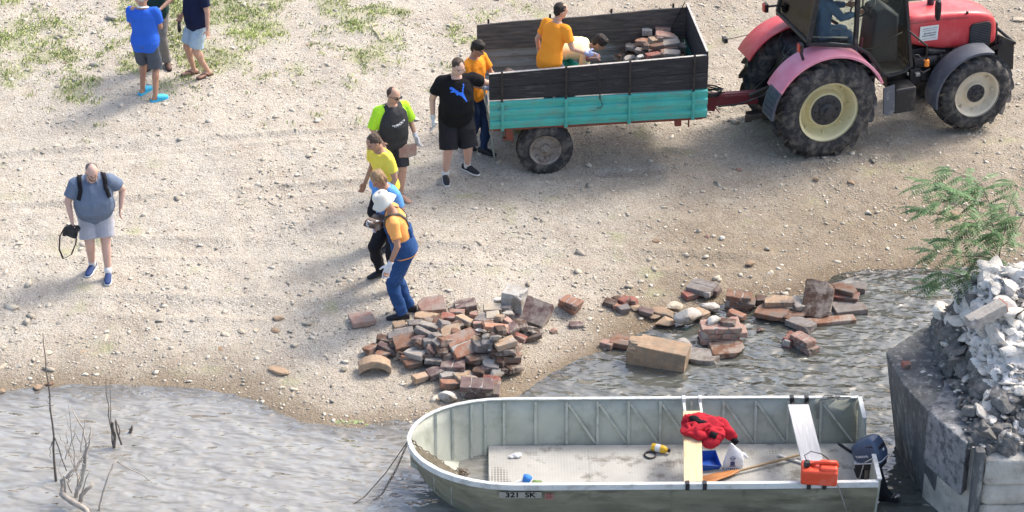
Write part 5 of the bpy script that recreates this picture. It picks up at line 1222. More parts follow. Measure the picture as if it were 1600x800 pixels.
def rowlabel(items, nrow, where, group):
    """items: (object, kind, colour, px, py); labels say the row from the back and the place in that row"""
    items = sorted(items, key=lambda t: t[4]); n = len(items); per = math.ceil(n / nrow)
    for r_ in range(nrow):
        row = sorted(items[r_ * per:(r_ + 1) * per], key=lambda t: t[3])
        for i, (o, k, c, _, _) in enumerate(row):
            tag(o, '%s %s, %s from left in %s row %s' % (CL[c][0], KW[k], ORD[i + 1], ORD[r_ + 1], where), CATW[k], group)
# heap by the boat: zx, zy, zoomed width, kind, colour, yaw, tilt x, tilt y
HEAP = [(548, 178, 145, 'S', 'p', 5, 8, 0), (520, 250, 130, 'B', 't', -5, 0, 5), (752, 178, 120, 'D', 'u', 3, 6, 0), (910, 200, 95, 'B', 'c', 0, 5, 0), (650, 255, 78, 'E', 'r', -12, 10, 0), (755, 272, 105, 'S', 't', -40, -20, 10), (590, 285, 70, 'E', 'b', 40, 12, -10),
 (628, 300, 70, 'E', 'g', 20, 0, 20), (538, 308, 110, 'B', 'l', -12, 0, 5), (455, 292, 80, 'B', 'g', 5, 10, 0), (365, 352, 135, 'B', 'g', 4, 14, 0), (280, 385, 100, 'B', 'd', -5, 0, 0), (402, 395, 140, 'S', 'b', 14, 20, 0), (505, 345, 110, 'B', 'g', -25, -10, 15),
 (575, 362, 70, 'B', 'g', 40, 0, 20), (663, 335, 105, 'S', 't', 10, 8, 4), (585, 402, 62, 'B', 'l', -60, 20, 0), (547, 438, 75, 'E', 'u', 70, 40, 0), (612, 450, 72, 'E', 'd', 10, 20, 0), (625, 398, 70, 'E', 'b', 30, 0, 30), (490, 410, 60, 'E', 'd', 60, 10, 0),
 (190, 440, 85, 'E', 'b', 40, -10, 0), (290, 440, 115, 'B', 'u', -22, 0, 10), (255, 470, 80, 'B', 'b', 25, 0, 0), (463, 462, 112, 'D', 'l', -35, 8, 0), (412, 490, 78, 'B', 'o', -10, 5, 0), (438, 525, 90, 'B', 'b', 18, 0, 0), (372, 478, 60, 'E', 'd', 60, 0, 20),
 (740, 410, 170, 'D', 'o', 28, 18, -4), (682, 522, 150, 'D', 'u', 80, 4, 12), (562, 507, 92, 'B', 'l', -3, 0, 0), (835, 490, 145, 'B', 'd', 22, 4, 0), (570, 582, 78, 'E', 'u', 20, 5, 0), (480, 612, 88, 'B', 't', 35, 0, 0), (648, 597, 82, 'E', 'l', 12, 0, 0),
 (750, 612, 108, 'D', 't', 30, 0, 0), (655, 650, 98, 'B', 'o', 10, 0, 0), (820, 685, 172, 'C', 'u', -8, 0, 0), (835, 572, 70, 'E', 'd', 70, 0, 0), (905, 535, 90, 'E', 'l', -15, 0, 0), (935, 585, 80, 'R', 'l', 10, 0, 0), (905, 625, 92, 'B', 'r', -20, 0, 0), (925, 655, 60, 'E', 'b', 70, 0, 0),
 (987, 405, 115, 'D', 't', 15, 0, 0), (985, 450, 125, 'B', 'd', -8, 0, 0), (1002, 492, 130, 'B', 'b', 12, 0, 0), (1032, 548, 100, 'S', 'd', 35, 0, 0), (1045, 430, 62, 'E', 'o', 60, 0, 0), (1056, 482, 55, 'E', 'o', 50, 0, 0), (1070, 370, 82, 'B', 'r', -28, 0, 0),
 (1020, 322, 90, 'B', 'u', 40, 20, 0), (935, 312, 125, 'B', 'o', 0, 0, 0), (1140, 335, 130, 'S', 'k', 2, 0, 0), (1150, 362, 90, 'B', 'd', 10, 0, 0), (875, 262, 105, 'S', 'g', -30, 8, 0), (915, 245, 65, 'E', 'c', -5, 0, 0), (957, 255, 55, 'E', 't', 60, 0, 20),
 (950, 152, 62, 'R', 'w', 10, 0, 0), (990, 195, 72, 'E', 'g', -20, 0, 0), (1002, 235, 62, 'E', 'l', 10, 0, 0), (850, 330, 62, 'F', 'w', -15, 0, 0), (880, 365, 62, 'R', 'c', 10, 0, 0), (935, 372, 75, 'F', 'g', 20, 0, 0), (790, 350, 92, 'B', 'u', -8, 0, 0),
 (842, 420, 85, 'E', 'g', 10, 0, 0), (812, 390, 52, 'E', 't', 40, 0, 0), (882, 412, 62, 'E', 'g', -20, 0, 0), (905, 446, 42, 'F', 'w', 0, 0, 0), (800, 242, 52, 'E', 'p', 80, 0, 0), (832, 272, 60, 'E', 'b', -50, 0, 0), (700, 226, 80, 'B', 'p', -8, 0, 0), (825, 300, 50, 'E', 'p', 0, 0, 0),
 (1005, 285, 55, 'E', 'p', -30, 0, 20), (700, 300, 60, 'E', 'd', 30, 0, 0), (330, 410, 60, 'E', 'd', 0, 0, 0), (520, 480, 60, 'E', 'b', 10, 0, 0), (470, 385, 60, 'E', 'u', -30, 0, 0), (1075, 300, 80, 'E', 'd', 0, 0, 0), (870, 560, 60, 'E', 'u', 20, 0, 0), (960, 330, 60, 'E', 'd', 20, 0, 0), (640, 480, 60, 'E', 'd', 20, 0, 0),
 (880, 300, 70, 'E', 'b', 20, 0, 0), (360, 300, 70, 'E', 't', 10, 0, 0), (965, 520, 60, 'E', 'd', 60, 0, 0), (1000, 560, 60, 'E', 'd', 0, 0, 0), (700, 345, 60, 'E', 'b', 0, 0, 0), (530, 400, 50, 'E', 'g', 0, 0, 0)]
def heaplift(zx, zy):
    a = math.exp(-((zx - 620) / 260) ** 2 - ((zy - 370) / 120) ** 2) * .15 + math.exp(-((zx - 960) / 120) ** 2 - ((zy - 330) / 170) ** 2) * .20
    return .045 + a * 1.6
_it = []
for (zx, zy, w, k, c, yw, tx, ty) in HEAP:
    p = lifted(530 + zx / 3.81, 430 + zy / 3.81, heaplift(zx, zy)); r = random.Random(int(zx * 7 + zy))
    o = brick(k, c, w / 3.81 / 110, p, yw + 4, tx + r.uniform(-12, 12), ty + r.uniform(-12, 12)); _it.append((o, k, c, zx, zy))
rr = random.Random(17)
for _ in range(64):   # the lower layer that shows dark between the top bricks
    zx, zy = rr.gauss(640, 210), rr.gauss(400, 95)
    if not (270 < zx < 1060 and 260 < zy < 600) or abs(zx - 640) / 420 + abs(zy - 400) / 210 > 1.05: continue
    L = max(.03, heaplift(zx, zy) - rr.choice((.075, .15))); p = lifted(530 + zx / 3.81, 430 + zy / 3.81, L); c = rr.choice('ddbugbt'); k = rr.choice('BBE')
    o = brick(k, c, rr.uniform(.16, .24), p, rr.uniform(0, 180), rr.uniform(-14, 14), rr.uniform(-14, 14)); _it.append((o, k, c, zx, zy))
rowlabel(_it, 8, 'of brick heap', 'bricks piled in the heap by the boat')
def one(px, py, kind, c, w, yaw, label, lift=.03, tx=0, ty=0, size=None, name=None, group=None, wet=False):
    o = brick(kind, c, w, lifted(px, py, lift), yaw, tx, ty, wet, size); tag(o, label, CATW[kind], group)
    if name: o.name = name
    return o
H0 = (530, 430, 3.81)
def zc(z, zx, zy): return z[0] + zx / z[2], z[1] + zy / z[2]
one(*zc(H0, 135, 262), 'D', 'p', .31, 18, 'pair of pinkish bricks lying alone left of the heap, beside the dungarees')
one(*zc(H0, 1160, 222), 'X', 'u', .3, -24, 'big purple brown masonry slab leaning at the right end of the heap', .13, 34, 8, (.40, .34, .13), 'masonry_slab')
one(*zc(H0, 1045, 150), 'X', 'w', .3, -20, 'big white limewashed block standing on the top right of the heap', .24, 0, 0, (.27, .24, .30), 'limewashed_block')
one(*zc(H0, 1010, 268), 'E', 'g', .26, 10, 'grey brick propping up the big white block', .07)
one(*zc(H0, 1100, 275), 'B', 'd', .28, -10, 'dark brick wedged under the purple brown slab', .05)
one(*zc(H0, 210, 552), 'A', 't', .40, 4, 'tan curved capstone lying in front of the left end of the heap', .035, -8)
one(*zc(H0, 655, 722), 'R', 'w', .24, 0, 'white rounded stone in front of the heap beside the boat', .05)
one(*zc(H0, 1275, 332), 'R', 'p', .11, 20, 'small reddish stone right of the charred slab', .02)
one(*zc(H0, 1412, 300), 'S', 'u', .17, 3, 'flat purple brown tile lying alone on the gravel', .02)
one(*zc(H0, 1368, 170), 'C', 'o', .27, -40, 'orange brickwork lump with its end broken off, right of the heap', .10, 8)
W0 = (850, 420, 3.077)
S1 = [(760, 90, 'D', 'g', .33, -28, 'pair of grey mortared bricks at the water edge under the trees of pebbles', .06), (700, 125, 'E', 'r', .17, 30, 'small red brick under the left side of the grey pair', .02), (815, 100, 'E', 'u', .18, 60, 'purple brown brick end behind the grey pair', .03),
 (935, 158, 'C', 'b', .30, -12, 'brown brickwork piece half in the shallows', .04), (370, 350, 'D', 'b', .26, -18, 'brown pair of bricks just left of the big tan block', .02), (305, 362, 'E', 'p', .15, -30, 'pinkish brick end left of the brown pair', .01),
 (690, 228, 'R', 'w', .34, 10, 'white boulder at the water edge', .10), (625, 180, 'F', 'c', .24, 5, 'cream flat stone behind the white boulder', .03), (790, 180, 'F', 'w', .23, -15, 'white angular stone right of the boulder', .05), (580, 256, 'F', 't', .27, 12, 'larger tan stone left of the white boulder', .02),
 (570, 212, 'F', 't', .30, -12, 'tan stone behind the larger tan stone', .02), (532, 232, 'F', 't', .14, 20, 'small tan stone at the left of two larger tan ones', .02), (490, 207, 'B', 'u', .20, -25, 'dark purple brick left of the tan stones', .03),
 (320, 168, 'E', 'd', .17, -30, 'dark brick end at the left of the small rubble cluster', .02), (385, 158, 'E', 'r', .14, 50, 'red brick end in the small rubble cluster', .04), (385, 198, 'E', 'g', .14, 20, 'grey brick end in front of the red ones', .02), (350, 185, 'E', 'o', .10, 0, 'small orange brick piece in the small rubble cluster', .02),
 (425, 158, 'E', 'r', .12, -20, 'small red brick piece at the right of the small rubble cluster', .02), (440, 186, 'F', 't', .15, 0, 'tan flat stone right of the small rubble cluster', .01), (352, 148, 'E', 'd', .10, 40, 'darkest small brick piece behind the orange one', .02), (750, 212, 'S', 't', .20, -50, 'tan slab leaning on the right of the white boulder', .04),
 (925, 222, 'B', 'o', .22, -40, 'orange brown brick right of the brickwork stack', .04), (675, 368, 'R', 'l', .28, -25, 'pale grey stone right of the big tan block', .02), (765, 422, 'S', 'l', .38, -10, 'pale grey slab barely above the water', .0),
 (1095, 210, 'S', 'b', .36, -22, 'broad brown slab in the water under a tan brick', .05), (1130, 155, 'B', 't', .35, 2, 'long tan brick on top of the broad brown slab', .12), (1050, 148, 'E', 'd', .16, 0, 'dark brick standing behind the broad brown slab', .04), (1215, 168, 'B', 'l', .26, -75, 'pale brick on end left of the big dark slab', .10),
 (1167, 228, 'E', 'b', .19, 60, 'brown brick end standing in the water', .03), (1235, 265, 'B', 'g', .33, -38, 'grey brown brick slanting into the water', .02), (1215, 225, 'E', 'b', .16, 0, 'brown brick end beneath the pale upright brick', .03),
 (1380, 255, 'X', 'b', .3, 10, 'long low beam of masonry lying in the water', .0), (1440, 98, 'B', 'b', .30, -28, 'brown brick at the back right of the big dark slab', .12), (1448, 135, 'B', 'r', .33, -12, 'reddish brown brick under the back right brown one', .05), (1465, 186, 'S', 'g', .38, 12, 'grey flat slab right of the big dark slab', .0),
 (1505, 88, 'S', 'g', .22, -18, 'grey tile at the far right end of the rubble', .01), (1178, 352, 'C', 'r', .20, 60, 'dark red brickwork half sunk in the water', .0), (1245, 365, 'C', 'p', .28, -50, 'pinkish red brickwork half sunk beside the dark red piece', .01),
 (1040, 290, 'F', 'u', .11, 10, 'tiny purple stone breaking the water surface', .0), (985, 120, 'F', 'd', .14, 0, 'small dark stone at the back of the shallows', .01), (815, 350, 'E', 'd', .14, 0, 'dark brick end in front of the brickwork stack', .0)]
for (zx, zy, k, c, w, yw, lb, lf) in S1:
    if 'trees of' in lb: lb = 'pair of grey mortared bricks on the gravel at the back of the shallows'
    if k == 'X': one(*zc(W0, zx, zy), k, c, w, yw, lb, lf, 0, 0, (.62, .15, .09), 'masonry_beam'); continue
    one(*zc(W0, zx, zy), k, c, w * 1.08, yw, lb, lf + .025, group=None, wet=(k != 'R' and k != 'F'))
one(*zc(W0, 548, 415), 'X', 't', .3, -16, 'biggest tan stone block, half in the water behind the boat', .10, 0, 4, (.74, .30, .33), 'stone_block')
one(*zc(W0, 1318, 150), 'X', 'd', .3, -10, 'big dark slab propped up steeply in the water', .18, 42, 4, (.37, .50, .12), 'masonry_slab')
one(*zc(W0, 880, 388), 'S', 'b', .42, 8, 'brown slab at the foot of the brickwork stack', .04)
stack = one(*zc(W0, 845, 300), 'C', 'p', .50, 6, 'pinkish brickwork stack in the water behind the boat', .13)
one(*zc(W0, 820, 248), 'R', 'w', .22, 40, 'white plaster lump on top of the brickwork stack', .27); one(*zc(W0, 885, 258), 'B', 'd', .19, -10, 'dark brown brick on top of the brickwork stack', .27)
# load of bricks in the trailer
T0 = (940, 20, 8.0)
TL = [(430, 262, 150, 'E', 'p', 0), (570, 238, 125, 'E', 'w', -10), (770, 212, 200, 'S', 'p', -12), (790, 285, 240, 'S', 'p', -6), (838, 365, 250, 'D', 'l', 4), (640, 345, 140, 'B', 't', -75), (690, 422, 160, 'B', 'b', 8), (500, 365, 155, 'E', 'o', -15), (370, 430, 160, 'D', 'l', 80), (302, 318, 105, 'E', 'w', -6),
 (492, 480, 145, 'B', 'g', -30), (352, 575, 145, 'S', 'l', 14), (478, 572, 90, 'E', 'w', 10), (640, 540, 180, 'B', 'r', 12), (850, 455, 190, 'B', 'b', 0), (848, 512, 260, 'B', 'l', -4), (1000, 435, 110, 'B', 'l', -20), (235, 545, 150, 'B', 'd', 45), (560, 420, 100, 'E', 'd', 10), (300, 500, 90, 'E', 'd', 60), (720, 330, 90, 'E', 'u', 10), (930, 470, 90, 'E', 'd', 10)]
_it = []
bz = trailer.matrix_basis.translation.z + ZB
def bedlift(zx, zy): return .26 + .38 * math.exp(-((zx - 680) / 330) ** 2) * (1 if zy < 450 else .85)
for (zx, zy, w, k, c, yw) in TL:
    px, py = zc(T0, zx, zy); z = bz + bedlift(zx, zy); p = at(px, py, z); r = random.Random(int(zx + zy))
    lim = trailer.matrix_basis.inverted() @ p
    if lim.y < .12: q = trailer.matrix_basis @ Vector((lim.x, .12, lim.z)); p = q
    o = brick(k, c, w / 8 / 108, p, yw + 6, r.uniform(-8, 8), r.uniform(-8, 8)); _it.append((o, k, c, zx, zy))
    for q in range(int(bedlift(zx, zy) / .12)):
        if q == 0 or r.random() < .45:
            o2 = brick('B', r.choice('bdtgp'), .22, p - Vector((0, 0, .10 * (q + 1))), r.uniform(0, 180), 0, 0)
            # hidden lower courses of the load
            _it.append((o2, 'B', [kk for kk in CL if True][4], zx + q * .1 + .05, zy + 30 + q)); o2.color = (*CL['d'][1], 1) if False else o2.color; _it[-1] = (o2, 'B', min(CL, key=lambda kk: sum(abs(a - b_) for a, b_ in zip(CL[kk][1], o2.color[:3]))), zx + q * .1 + .05, zy + 30 + q)
rowlabel(_it, 5, 'of trailer load', 'bricks loaded in the trailer')
# bricks and wood in people's hands
def hb(r, i, k, c, w, yaw, tx, ty, lb, off=(0, 0, 0), name=None):
    o = brick(k, c, w, wrist(r, i, .08) + Vector(off), yaw, tx, ty); tag(o, lb, CATW[k]); return o
# stones lying about on the bank
ST = [(433, 580, .30, 't', 'F'), (346, 544, .16, 't', 'F'), (435, 497, .17, 't', 'F'), (441, 606, .09, 'c', 'R'), (463, 609, .08, 'c', 'R'), (165, 529, .22, 'c', 'F'), (58, 549, .17, 'c', 'F'), (75, 551, .15, 'c', 'F'), (8, 572, .18, 'c', 'F'), (130, 551, .14, 't', 'F'), (30, 573, .13, 'l', 'F'), (52, 505, .17, 'l', 'F'),
 (330, 516, .14, 'l', 'F'), (352, 522, .17, 'c', 'F'), (378, 517, .14, 'c', 'F'), (400, 516, .13, 'c', 'F'), (430, 516, .14, 't', 'F'), (60, 605, .15, 't', 'F'), (78, 600, .12, 'b', 'F'), (2, 612, .12, 't', 'R'), (148, 100, .17, 'l', 'F'), (492, 68, .14, 'c', 'R'), (482, 71, .08, 't', 'R'), (175, 27, .20, 'l', 'F'),
 (1104, 140, .18, 't', 'F'), (1154, 265, .10, 'p', 'R'), (1275, 280, .10, 't', 'R'), (1025, 377, .12, 't', 'R'), (1128, 372, .09, 'w', 'R'), (1105, 370, .09, 'p', 'R'), (1172, 411, .16, 't', 'F'), (620, 560, .12, 'c', 'F'), (538, 576, .10, 'c', 'R'), (1495, 335, .15, 't', 'R'), (1330, 285, .14, 't', 'F'), (90, 135, .10, 'l', 'R'),
 (585, 560, .12, 't', 'F'), (262, 493, .10, 'l', 'R'), (92, 505, .10, 'l', 'R'), (100, 100, .08, 't', 'R'), (1410, 40, .14, 'c', 'F'), (1590, 30, .22, 'c', 'F'), (1570, 130, .12, 't', 'R')]
_it = []
for (px, py, w, c, k) in ST:
    o = brick(k, c, w, lifted(px, py, .01), (px * 7) % 180); _it.append((o, k, c, px, py))
rowlabel(_it, 6, 'of loose bank stones', 'larger loose stones on the bank')
# bucket of held things
hb(pH, 0, 'B', 'd', .24, 150, 0, 0, 'dark brick held out in the white glove of the man in dungarees', (-.0, 0, .02))
hb(pG, 0, 'E', 'd', .22, 120, 20, 0, 'dark brick end in the hands of the man in the light blue T-shirt', (.0, -.02, .03))
hb(pJ, 1, 'B', 'd', .34, 40, 0, -25, 'dark piece of old wood held by the young man at the tailgate', (0, 0, .05))
hb(pE, 1, 'S', 'p', .24, 10, 70, 0, 'pinkish brick slab held by the man in the wetsuit', (-.13, -.06, -.10))
hb(pK, 0, 'B', 'r', .20, 10, 0, 0, 'red brick under the glove of the man standing in the trailer', (.02, 0, -.05))
# ------------------------------------------------------------ boat
ALU = mat('painted_aluminium_inside', (.43, .445, .375), .6, metal=0.0, var=.12, vs=2.5, dirt=(.29, .30, .24), ds=3.5, dt=(.5, .72), bump=.004, bs=12); HULLM = mat('weathered_hull', (.25, .24, .17), .6, var=.3, vs=3, dirt=(.13, .12, .085), ds=3.2, dt=(.48, .68), bump=.004, bs=14, aniso=(.5, 1, 1.6))
RIMA = mat('bare_aluminium_rim', (.60, .62, .60), .45, var=.1, dirt=(.42, .43, .40), ds=8); RIBA = mat('aluminium_rib', (.44, .455, .40), .5, var=.12, dirt=(.30, .31, .26), ds=8)
def floor_mat():
    m = mat('chequer_plate_floor', (.42, .41, .37), .6, var=.16, vs=2.2, dirt=(.20, .185, .155), ds=4.2, dt=(.53, .66)); nt = m.node_tree; N = nt.nodes; L = nt.links; b = N['Principled BSDF']; tc = [n for n in N if n.type == 'TEX_COORD'][0]
    src = b.inputs['Base Color'].links[0].from_socket; w1 = N.new('ShaderNodeTexWave'); w1.inputs['Scale'].default_value = 9; w1.bands_direction = 'X'; w2 = N.new('ShaderNodeTexWave'); w2.inputs['Scale'].default_value = 9; w2.bands_direction = 'Y'
    L.new(tc.outputs['Object'], w1.inputs['Vector']); L.new(tc.outputs['Object'], w2.inputs['Vector']); mm = N.new('ShaderNodeMath'); mm.operation = 'MULTIPLY'; L.new(w1.outputs['Fac'], mm.inputs[0]); L.new(w2.outputs['Fac'], mm.inputs[1])
    bp = N.new('ShaderNodeBump'); bp.inputs['Distance'].default_value = .0015; L.new(mm.outputs[0], bp.inputs['Height']); L.new(bp.outputs[0], b.inputs['Normal'])
    n2 = N.new('ShaderNodeTexNoise'); n2.inputs['Scale'].default_value = 1.6; n2.inputs['Detail'].default_value = 2; L.new(tc.outputs['Object'], n2.inputs['Vector']); r = N.new('ShaderNodeMapRange'); r.inputs[1].default_value = .60; r.inputs[2].default_value = .66; L.new(n2.outputs[0], r.inputs[0])
    m3 = N.new('ShaderNodeMath'); m3.operation = 'MULTIPLY'; L.new(r.outputs[0], m3.inputs[0]); L.new(mm.outputs[0], m3.inputs[1]); m4 = N.new('ShaderNodeMath'); m4.operation = 'MULTIPLY'; m4.inputs[1].default_value = 2.2; m4.use_clamp = True; L.new(m3.outputs[0], m4.inputs[0])
    x = N.new('ShaderNodeMix'); x.data_type = 'RGBA'; L.new(m4.outputs[0], x.inputs[0]); L.new(src, x.inputs[6]); x.inputs[7].default_value = (.13, .12, .105, 1); L.new(x.outputs[2], b.inputs['Base Color']); return m
FLOORM = floor_mat()
GW = .60; bt = at(640, 690, GW); BL = 5.17
boat = empty('motorboat', (bt.x, bt.y, 0), (0, 0, R(.7))); tag(boat, 'open grey-green aluminium work boat with ribbed sides moored in the shallows', 'boat')
def hw(x):
    t = min(x, 1.15) / 1.15; return .855 * math.sqrt(max(0, 1 - (1 - t) ** 2)) - .012 * max(0, x - 4) 
def bw(x): t = min(max(x - .12, 0), 1.25) / 1.25; return .69 * math.sqrt(max(0, 1 - (1 - t) ** 2)) * .98
def bzz(x): return -.13 + .40 * max(0, 1 - x / 1.1) ** 1.8
def gwz(x): return GW + .045 * max(0, 1 - x / 1.3) ** 1.5
xsb = [.004, .03, .08, .16, .26, .38, .52, .70, .90, 1.15, 1.5, 2.0, 2.6, 3.3, 4.0, 4.6, BL]
b = MB(); n = 13; S = []
for x in xsb:
    h, w_, z0, z1 = hw(x), bw(x), bzz(x), gwz(x); ring = []
    for t in (0, .35, .7): ring.append((h + (w_ - h) * t + .02 * math.sin(math.pi * t), z1 + (z0 + .06 - z1) * t))
    ring += [(w_, z0 + .06), (w_ * .93, z0 + .005), (w_ * .5, z0)]
    full = ring + [(0, z0 - .004)] + [(-a, c_) for a, c_ in ring[::-1]]; S += [(x, a, c_) for a, c_ in full]
F = [(i * n + j, i * n + j + 1, (i + 1) * n + j + 1, (i + 1) * n + j) for i in range(len(xsb) - 1) for j in range(n - 1)]
b.add(S, F); hull = b.build('hull', [HULLM, ALU], boat, smooth='auto'); so = hull.modifiers.new('s', 'SOLIDIFY'); so.thickness = .008; so.offset = 1; so.material_offset = 1
bm = bmesh.new(); bm.from_mesh(hull.data); fz_ = min(bm.faces, key=lambda f: f.calc_center_median().z if f.calc_center_median().x > 3 else 9)
if fz_.normal.z > 0: bmesh.ops.reverse_faces(bm, faces=bm.faces[:])
bm.to_mesh(hull.data); bm.free(); so.offset = -1
b = MB(); b.box((3.03, 0, .075), (4.28, 1.33, .012)); b.build('floor_plate', FLOORM, boat); b = MB(); b.box((.886, 0, .02), (.006, 1.2, .10)); b.build('floor_step', ALU, boat)
for x in (2.05, 3.1, 4.25): b = MB(); b.box((x, 0, .083), (.006, 1.30, .003)); b.build('floor_joint', RIBA, boat)
# rim
def rimpts(s_, e=1.0): return [Vector((x, s_ * hw(x) * e, gwz(x))) for x in xsb]
R_ = rimpts(1)[::-1] + [Vector((-.004, 0, gwz(0)))] + rimpts(-1); b = MB(); V = []
for i, p in enumerate(R_):
    t = (R_[min(i + 1, len(R_) - 1)] - R_[max(0, i - 1)]); t.z = 0; t.normalize(); o_ = Vector((-t.y, t.x, 0)) * -1
    if (p + o_).length < p.length and p.x > 1: pass
    for a, c_ in ((.026, .010), (-.022, .012), (-.024, -.002), (.020, -.006), (.022, -.062), (.028, -.060)): V.append(p + o_ * a + Vector((0, 0, c_)))
F = [(i * 6 + j, i * 6 + (j + 1) % 6, i * 6 + 6 + (j + 1) % 6, i * 6 + 6 + j) for i in range(len(R_) - 1) for j in range(6)] + [tuple(range(6)), tuple((len(R_) - 1) * 6 + j for j in range(6))[::-1]]
b.add(V, F); b.build('gunwale', RIMA, boat, bevel=.003)
# ribs and diagonals
ribx = [(p - 640) / 139.3 for p in (680, 707, 737, 759, 789, 840, 890, 940, 990, 1041, 1091, 1143, 1195, 1247, 1300)]
def wallp(x, s_, t, inn=.027): h, w_, z0, z1 = hw(x), bw(x), bzz(x), gwz(x); return Vector((x, s_ * (h + (w_ - h) * t + .02 * math.sin(math.pi * t) - inn), z1 - .012 + (z0 + .06 - z1) * t))
tfl = .79
for i, x in enumerate(ribx):
    for s_ in (1, -1):
        b = MB(); b.bar(wallp(x, s_, .02), wallp(x, s_, .45), .030, .024, up=(0, s_, 0)); b.bar(wallp(x, s_, .45), wallp(x, s_, tfl if x > .9 else 1.0), .030, .024, up=(0, s_, 0)); b.build('rib', RIBA, boat)
        if i >= 6 and s_ == 1 or (i >= 6 and s_ == -1):
            x2 = ribx[i + 1] if i + 1 < len(ribx) else BL - .03
            if i != 10: b = MB(); b.bar(wallp(x + .02, s_, .06), wallp(x2 - .02, s_, tfl - .03), .026, .02, up=(0, s_, 0)); b.build('diagonal_brace', RIBA, boat)
# transom
b = MB(); x = BL
pts = [(x, .83, gwz(x) + .005), (x, .38, gwz(x) + .005), (x, .30, gwz(x) - .16), (x, -.30, gwz(x) - .16), (x, -.36, gwz(x) + .03), (x, -.83, gwz(x) + .005), (x, -.68, -.10), (x, .68, -.10)]
b.prism(pts, (.03, 0, 0)); b.build('transom', ALU, boat, bevel=.004)
b = MB(); b.box((x + .012, .605, gwz(x) + .014), (.05, .45, .02)); b.box((x + .012, -.60, gwz(x) + .030), (.05, .48, .02)); b.build('transom_cap', RIMA, boat, bevel=.003)
b = MB(); b.box((x - .03, 0, .32), (.04, .52, .24)); b.build('motor_pad', mat('grey_plywood', (.22, .2, .17), .8), boat, bevel=.004)
# registration plate and emblem on the near side
def side_at(x, t, out=.004):
    p = wallp(x, -1, t, -out); q = wallp(x, -1, t + .1, -out); ex = (wallp(x + .1, -1, t, -out) - p).normalized(); dn = (q - p).normalized(); nn = ex.cross(-dn).normalized(); return p, ex, -dn, nn
def side_plate(name, x0, x1, t, h, m, par, out=.014):
    c, ex, up, nn = side_at((x0 + x1) / 2, t, out); b = MB(); b.box(c, (x1 - x0, h, .002), Matrix((ex, up, nn)).transposed()); return b.build(name, m, par), c, ex, up, nn
pl, c, ex, up, nn = side_plate('registration_plate', 1.0, 1.47, .20, .095, mat('pale_decal', (.36, .36, .31), .6, dirt=(.22, .22, .18), ds=14), hull)
def text_on(s, size, c, ex, up, nn, m, parent, name='lettering', bold=.0, off=.003, shear=0):
    cu = bpy.data.curves.new(name, 'FONT'); cu.body = s; cu.size = size; cu.align_x = 'CENTER'; cu.align_y = 'CENTER'; cu.offset = bold; cu.extrude = .0006; cu.shear = shear
    o = bpy.data.objects.new(name, cu); COL.objects.link(o); dg = bpy.context.evaluated_depsgraph_get(); me = bpy.data.meshes.new_from_object(o.evaluated_get(dg)); bpy.data.objects.remove(o)
    M = Matrix((ex, up, nn)).transposed().to_4x4(); M.translation = c + nn * off; me.transform(M); o = bpy.data.objects.new(name, me); COL.objects.link(o); o.parent = parent; me.materials.append(m); return o
text_on('321  SK', .105, c, ex, up, nn, BLK, pl, 'registration_number', .0025)
em, c, ex, up, nn = side_plate('emblem_sticker', 1.505, 1.60, .24, .10, mat('faded_pink_sticker', (.36, .20, .17), .7), hull); b = MB(); Mx = Matrix((ex, up, nn)).transposed()
for a in range(4):
    for q in range(3):
        if (a + q) % 2 == 0: b.box(c + ex * (a - 1.5) * .018 + up * (q - 1.2) * .018 + nn * .002, (.017, .017, .001), Mx)
b.box(c + up * .036 + nn * .002, (.07, .012, .001), Mx); b.build('emblem', mat('dark_red_print', (.22, .05, .045), .7), em)
# hull seams
for x in (1.2, 2.0, 2.9, 3.7, 4.5):
    b = MB(); b.bar(wallp(x, -1, .14, -.008), wallp(x, -1, .95, -.008), .012, .004, up=(0, -1, 0)); b.build('hull_seam', HULLM, hull)
def plank(name, lb, cat_, x0, x1, w, m, z, y0=-.80, y1=.80):
    b = MB(); b.prism([(x0 - w / 2, y0, z), (x0 + w / 2, y0, z), (x1 + w / 2, y1, z), (x1 - w / 2, y1, z)], (0, 0, .028)); o = b.build(name, m, boat, bevel=.004); o['label'] = lb; return o
PINE = mat('fresh_pine', (.72, .52, .30), .7, var=.1, vs=3, aniso=(12, 1, 12), dirt=(.50, .30, .14), ds=2.4, dt=(.62, .7)); WOODW = mat('weathered_white_board', (.56, .55, .53), .85, var=.12, vs=3, aniso=(14, 1, 14))
px1 = (1077 - 640) / 139.3
plank('thwart', 'fresh pine thwart board', '', px1, px1 + .09, .205, PINE, GW - .035, -.80, .60); plank('thwart', 'weathered white thwart board', '', 4.50, 4.46, .24, WOODW, GW - .035, -.80, .72)
for x in (px1 - .07, px1 + .12, 4.40, 4.57):
    for y in (-.862, .84):
        b = MB(); b.box((x + (.08 if y > 0 and x < 4 else 0), y, GW - .02), (.045, .07, .09)); (b.box((x + (.08 if x < 4 else 0), .70, GW - .03), (.03, .26, .012)) if y > 0 else None); b.build('bracket', BLKP if x > 4 or y < 0 else RIMA, boat, bevel=.004)
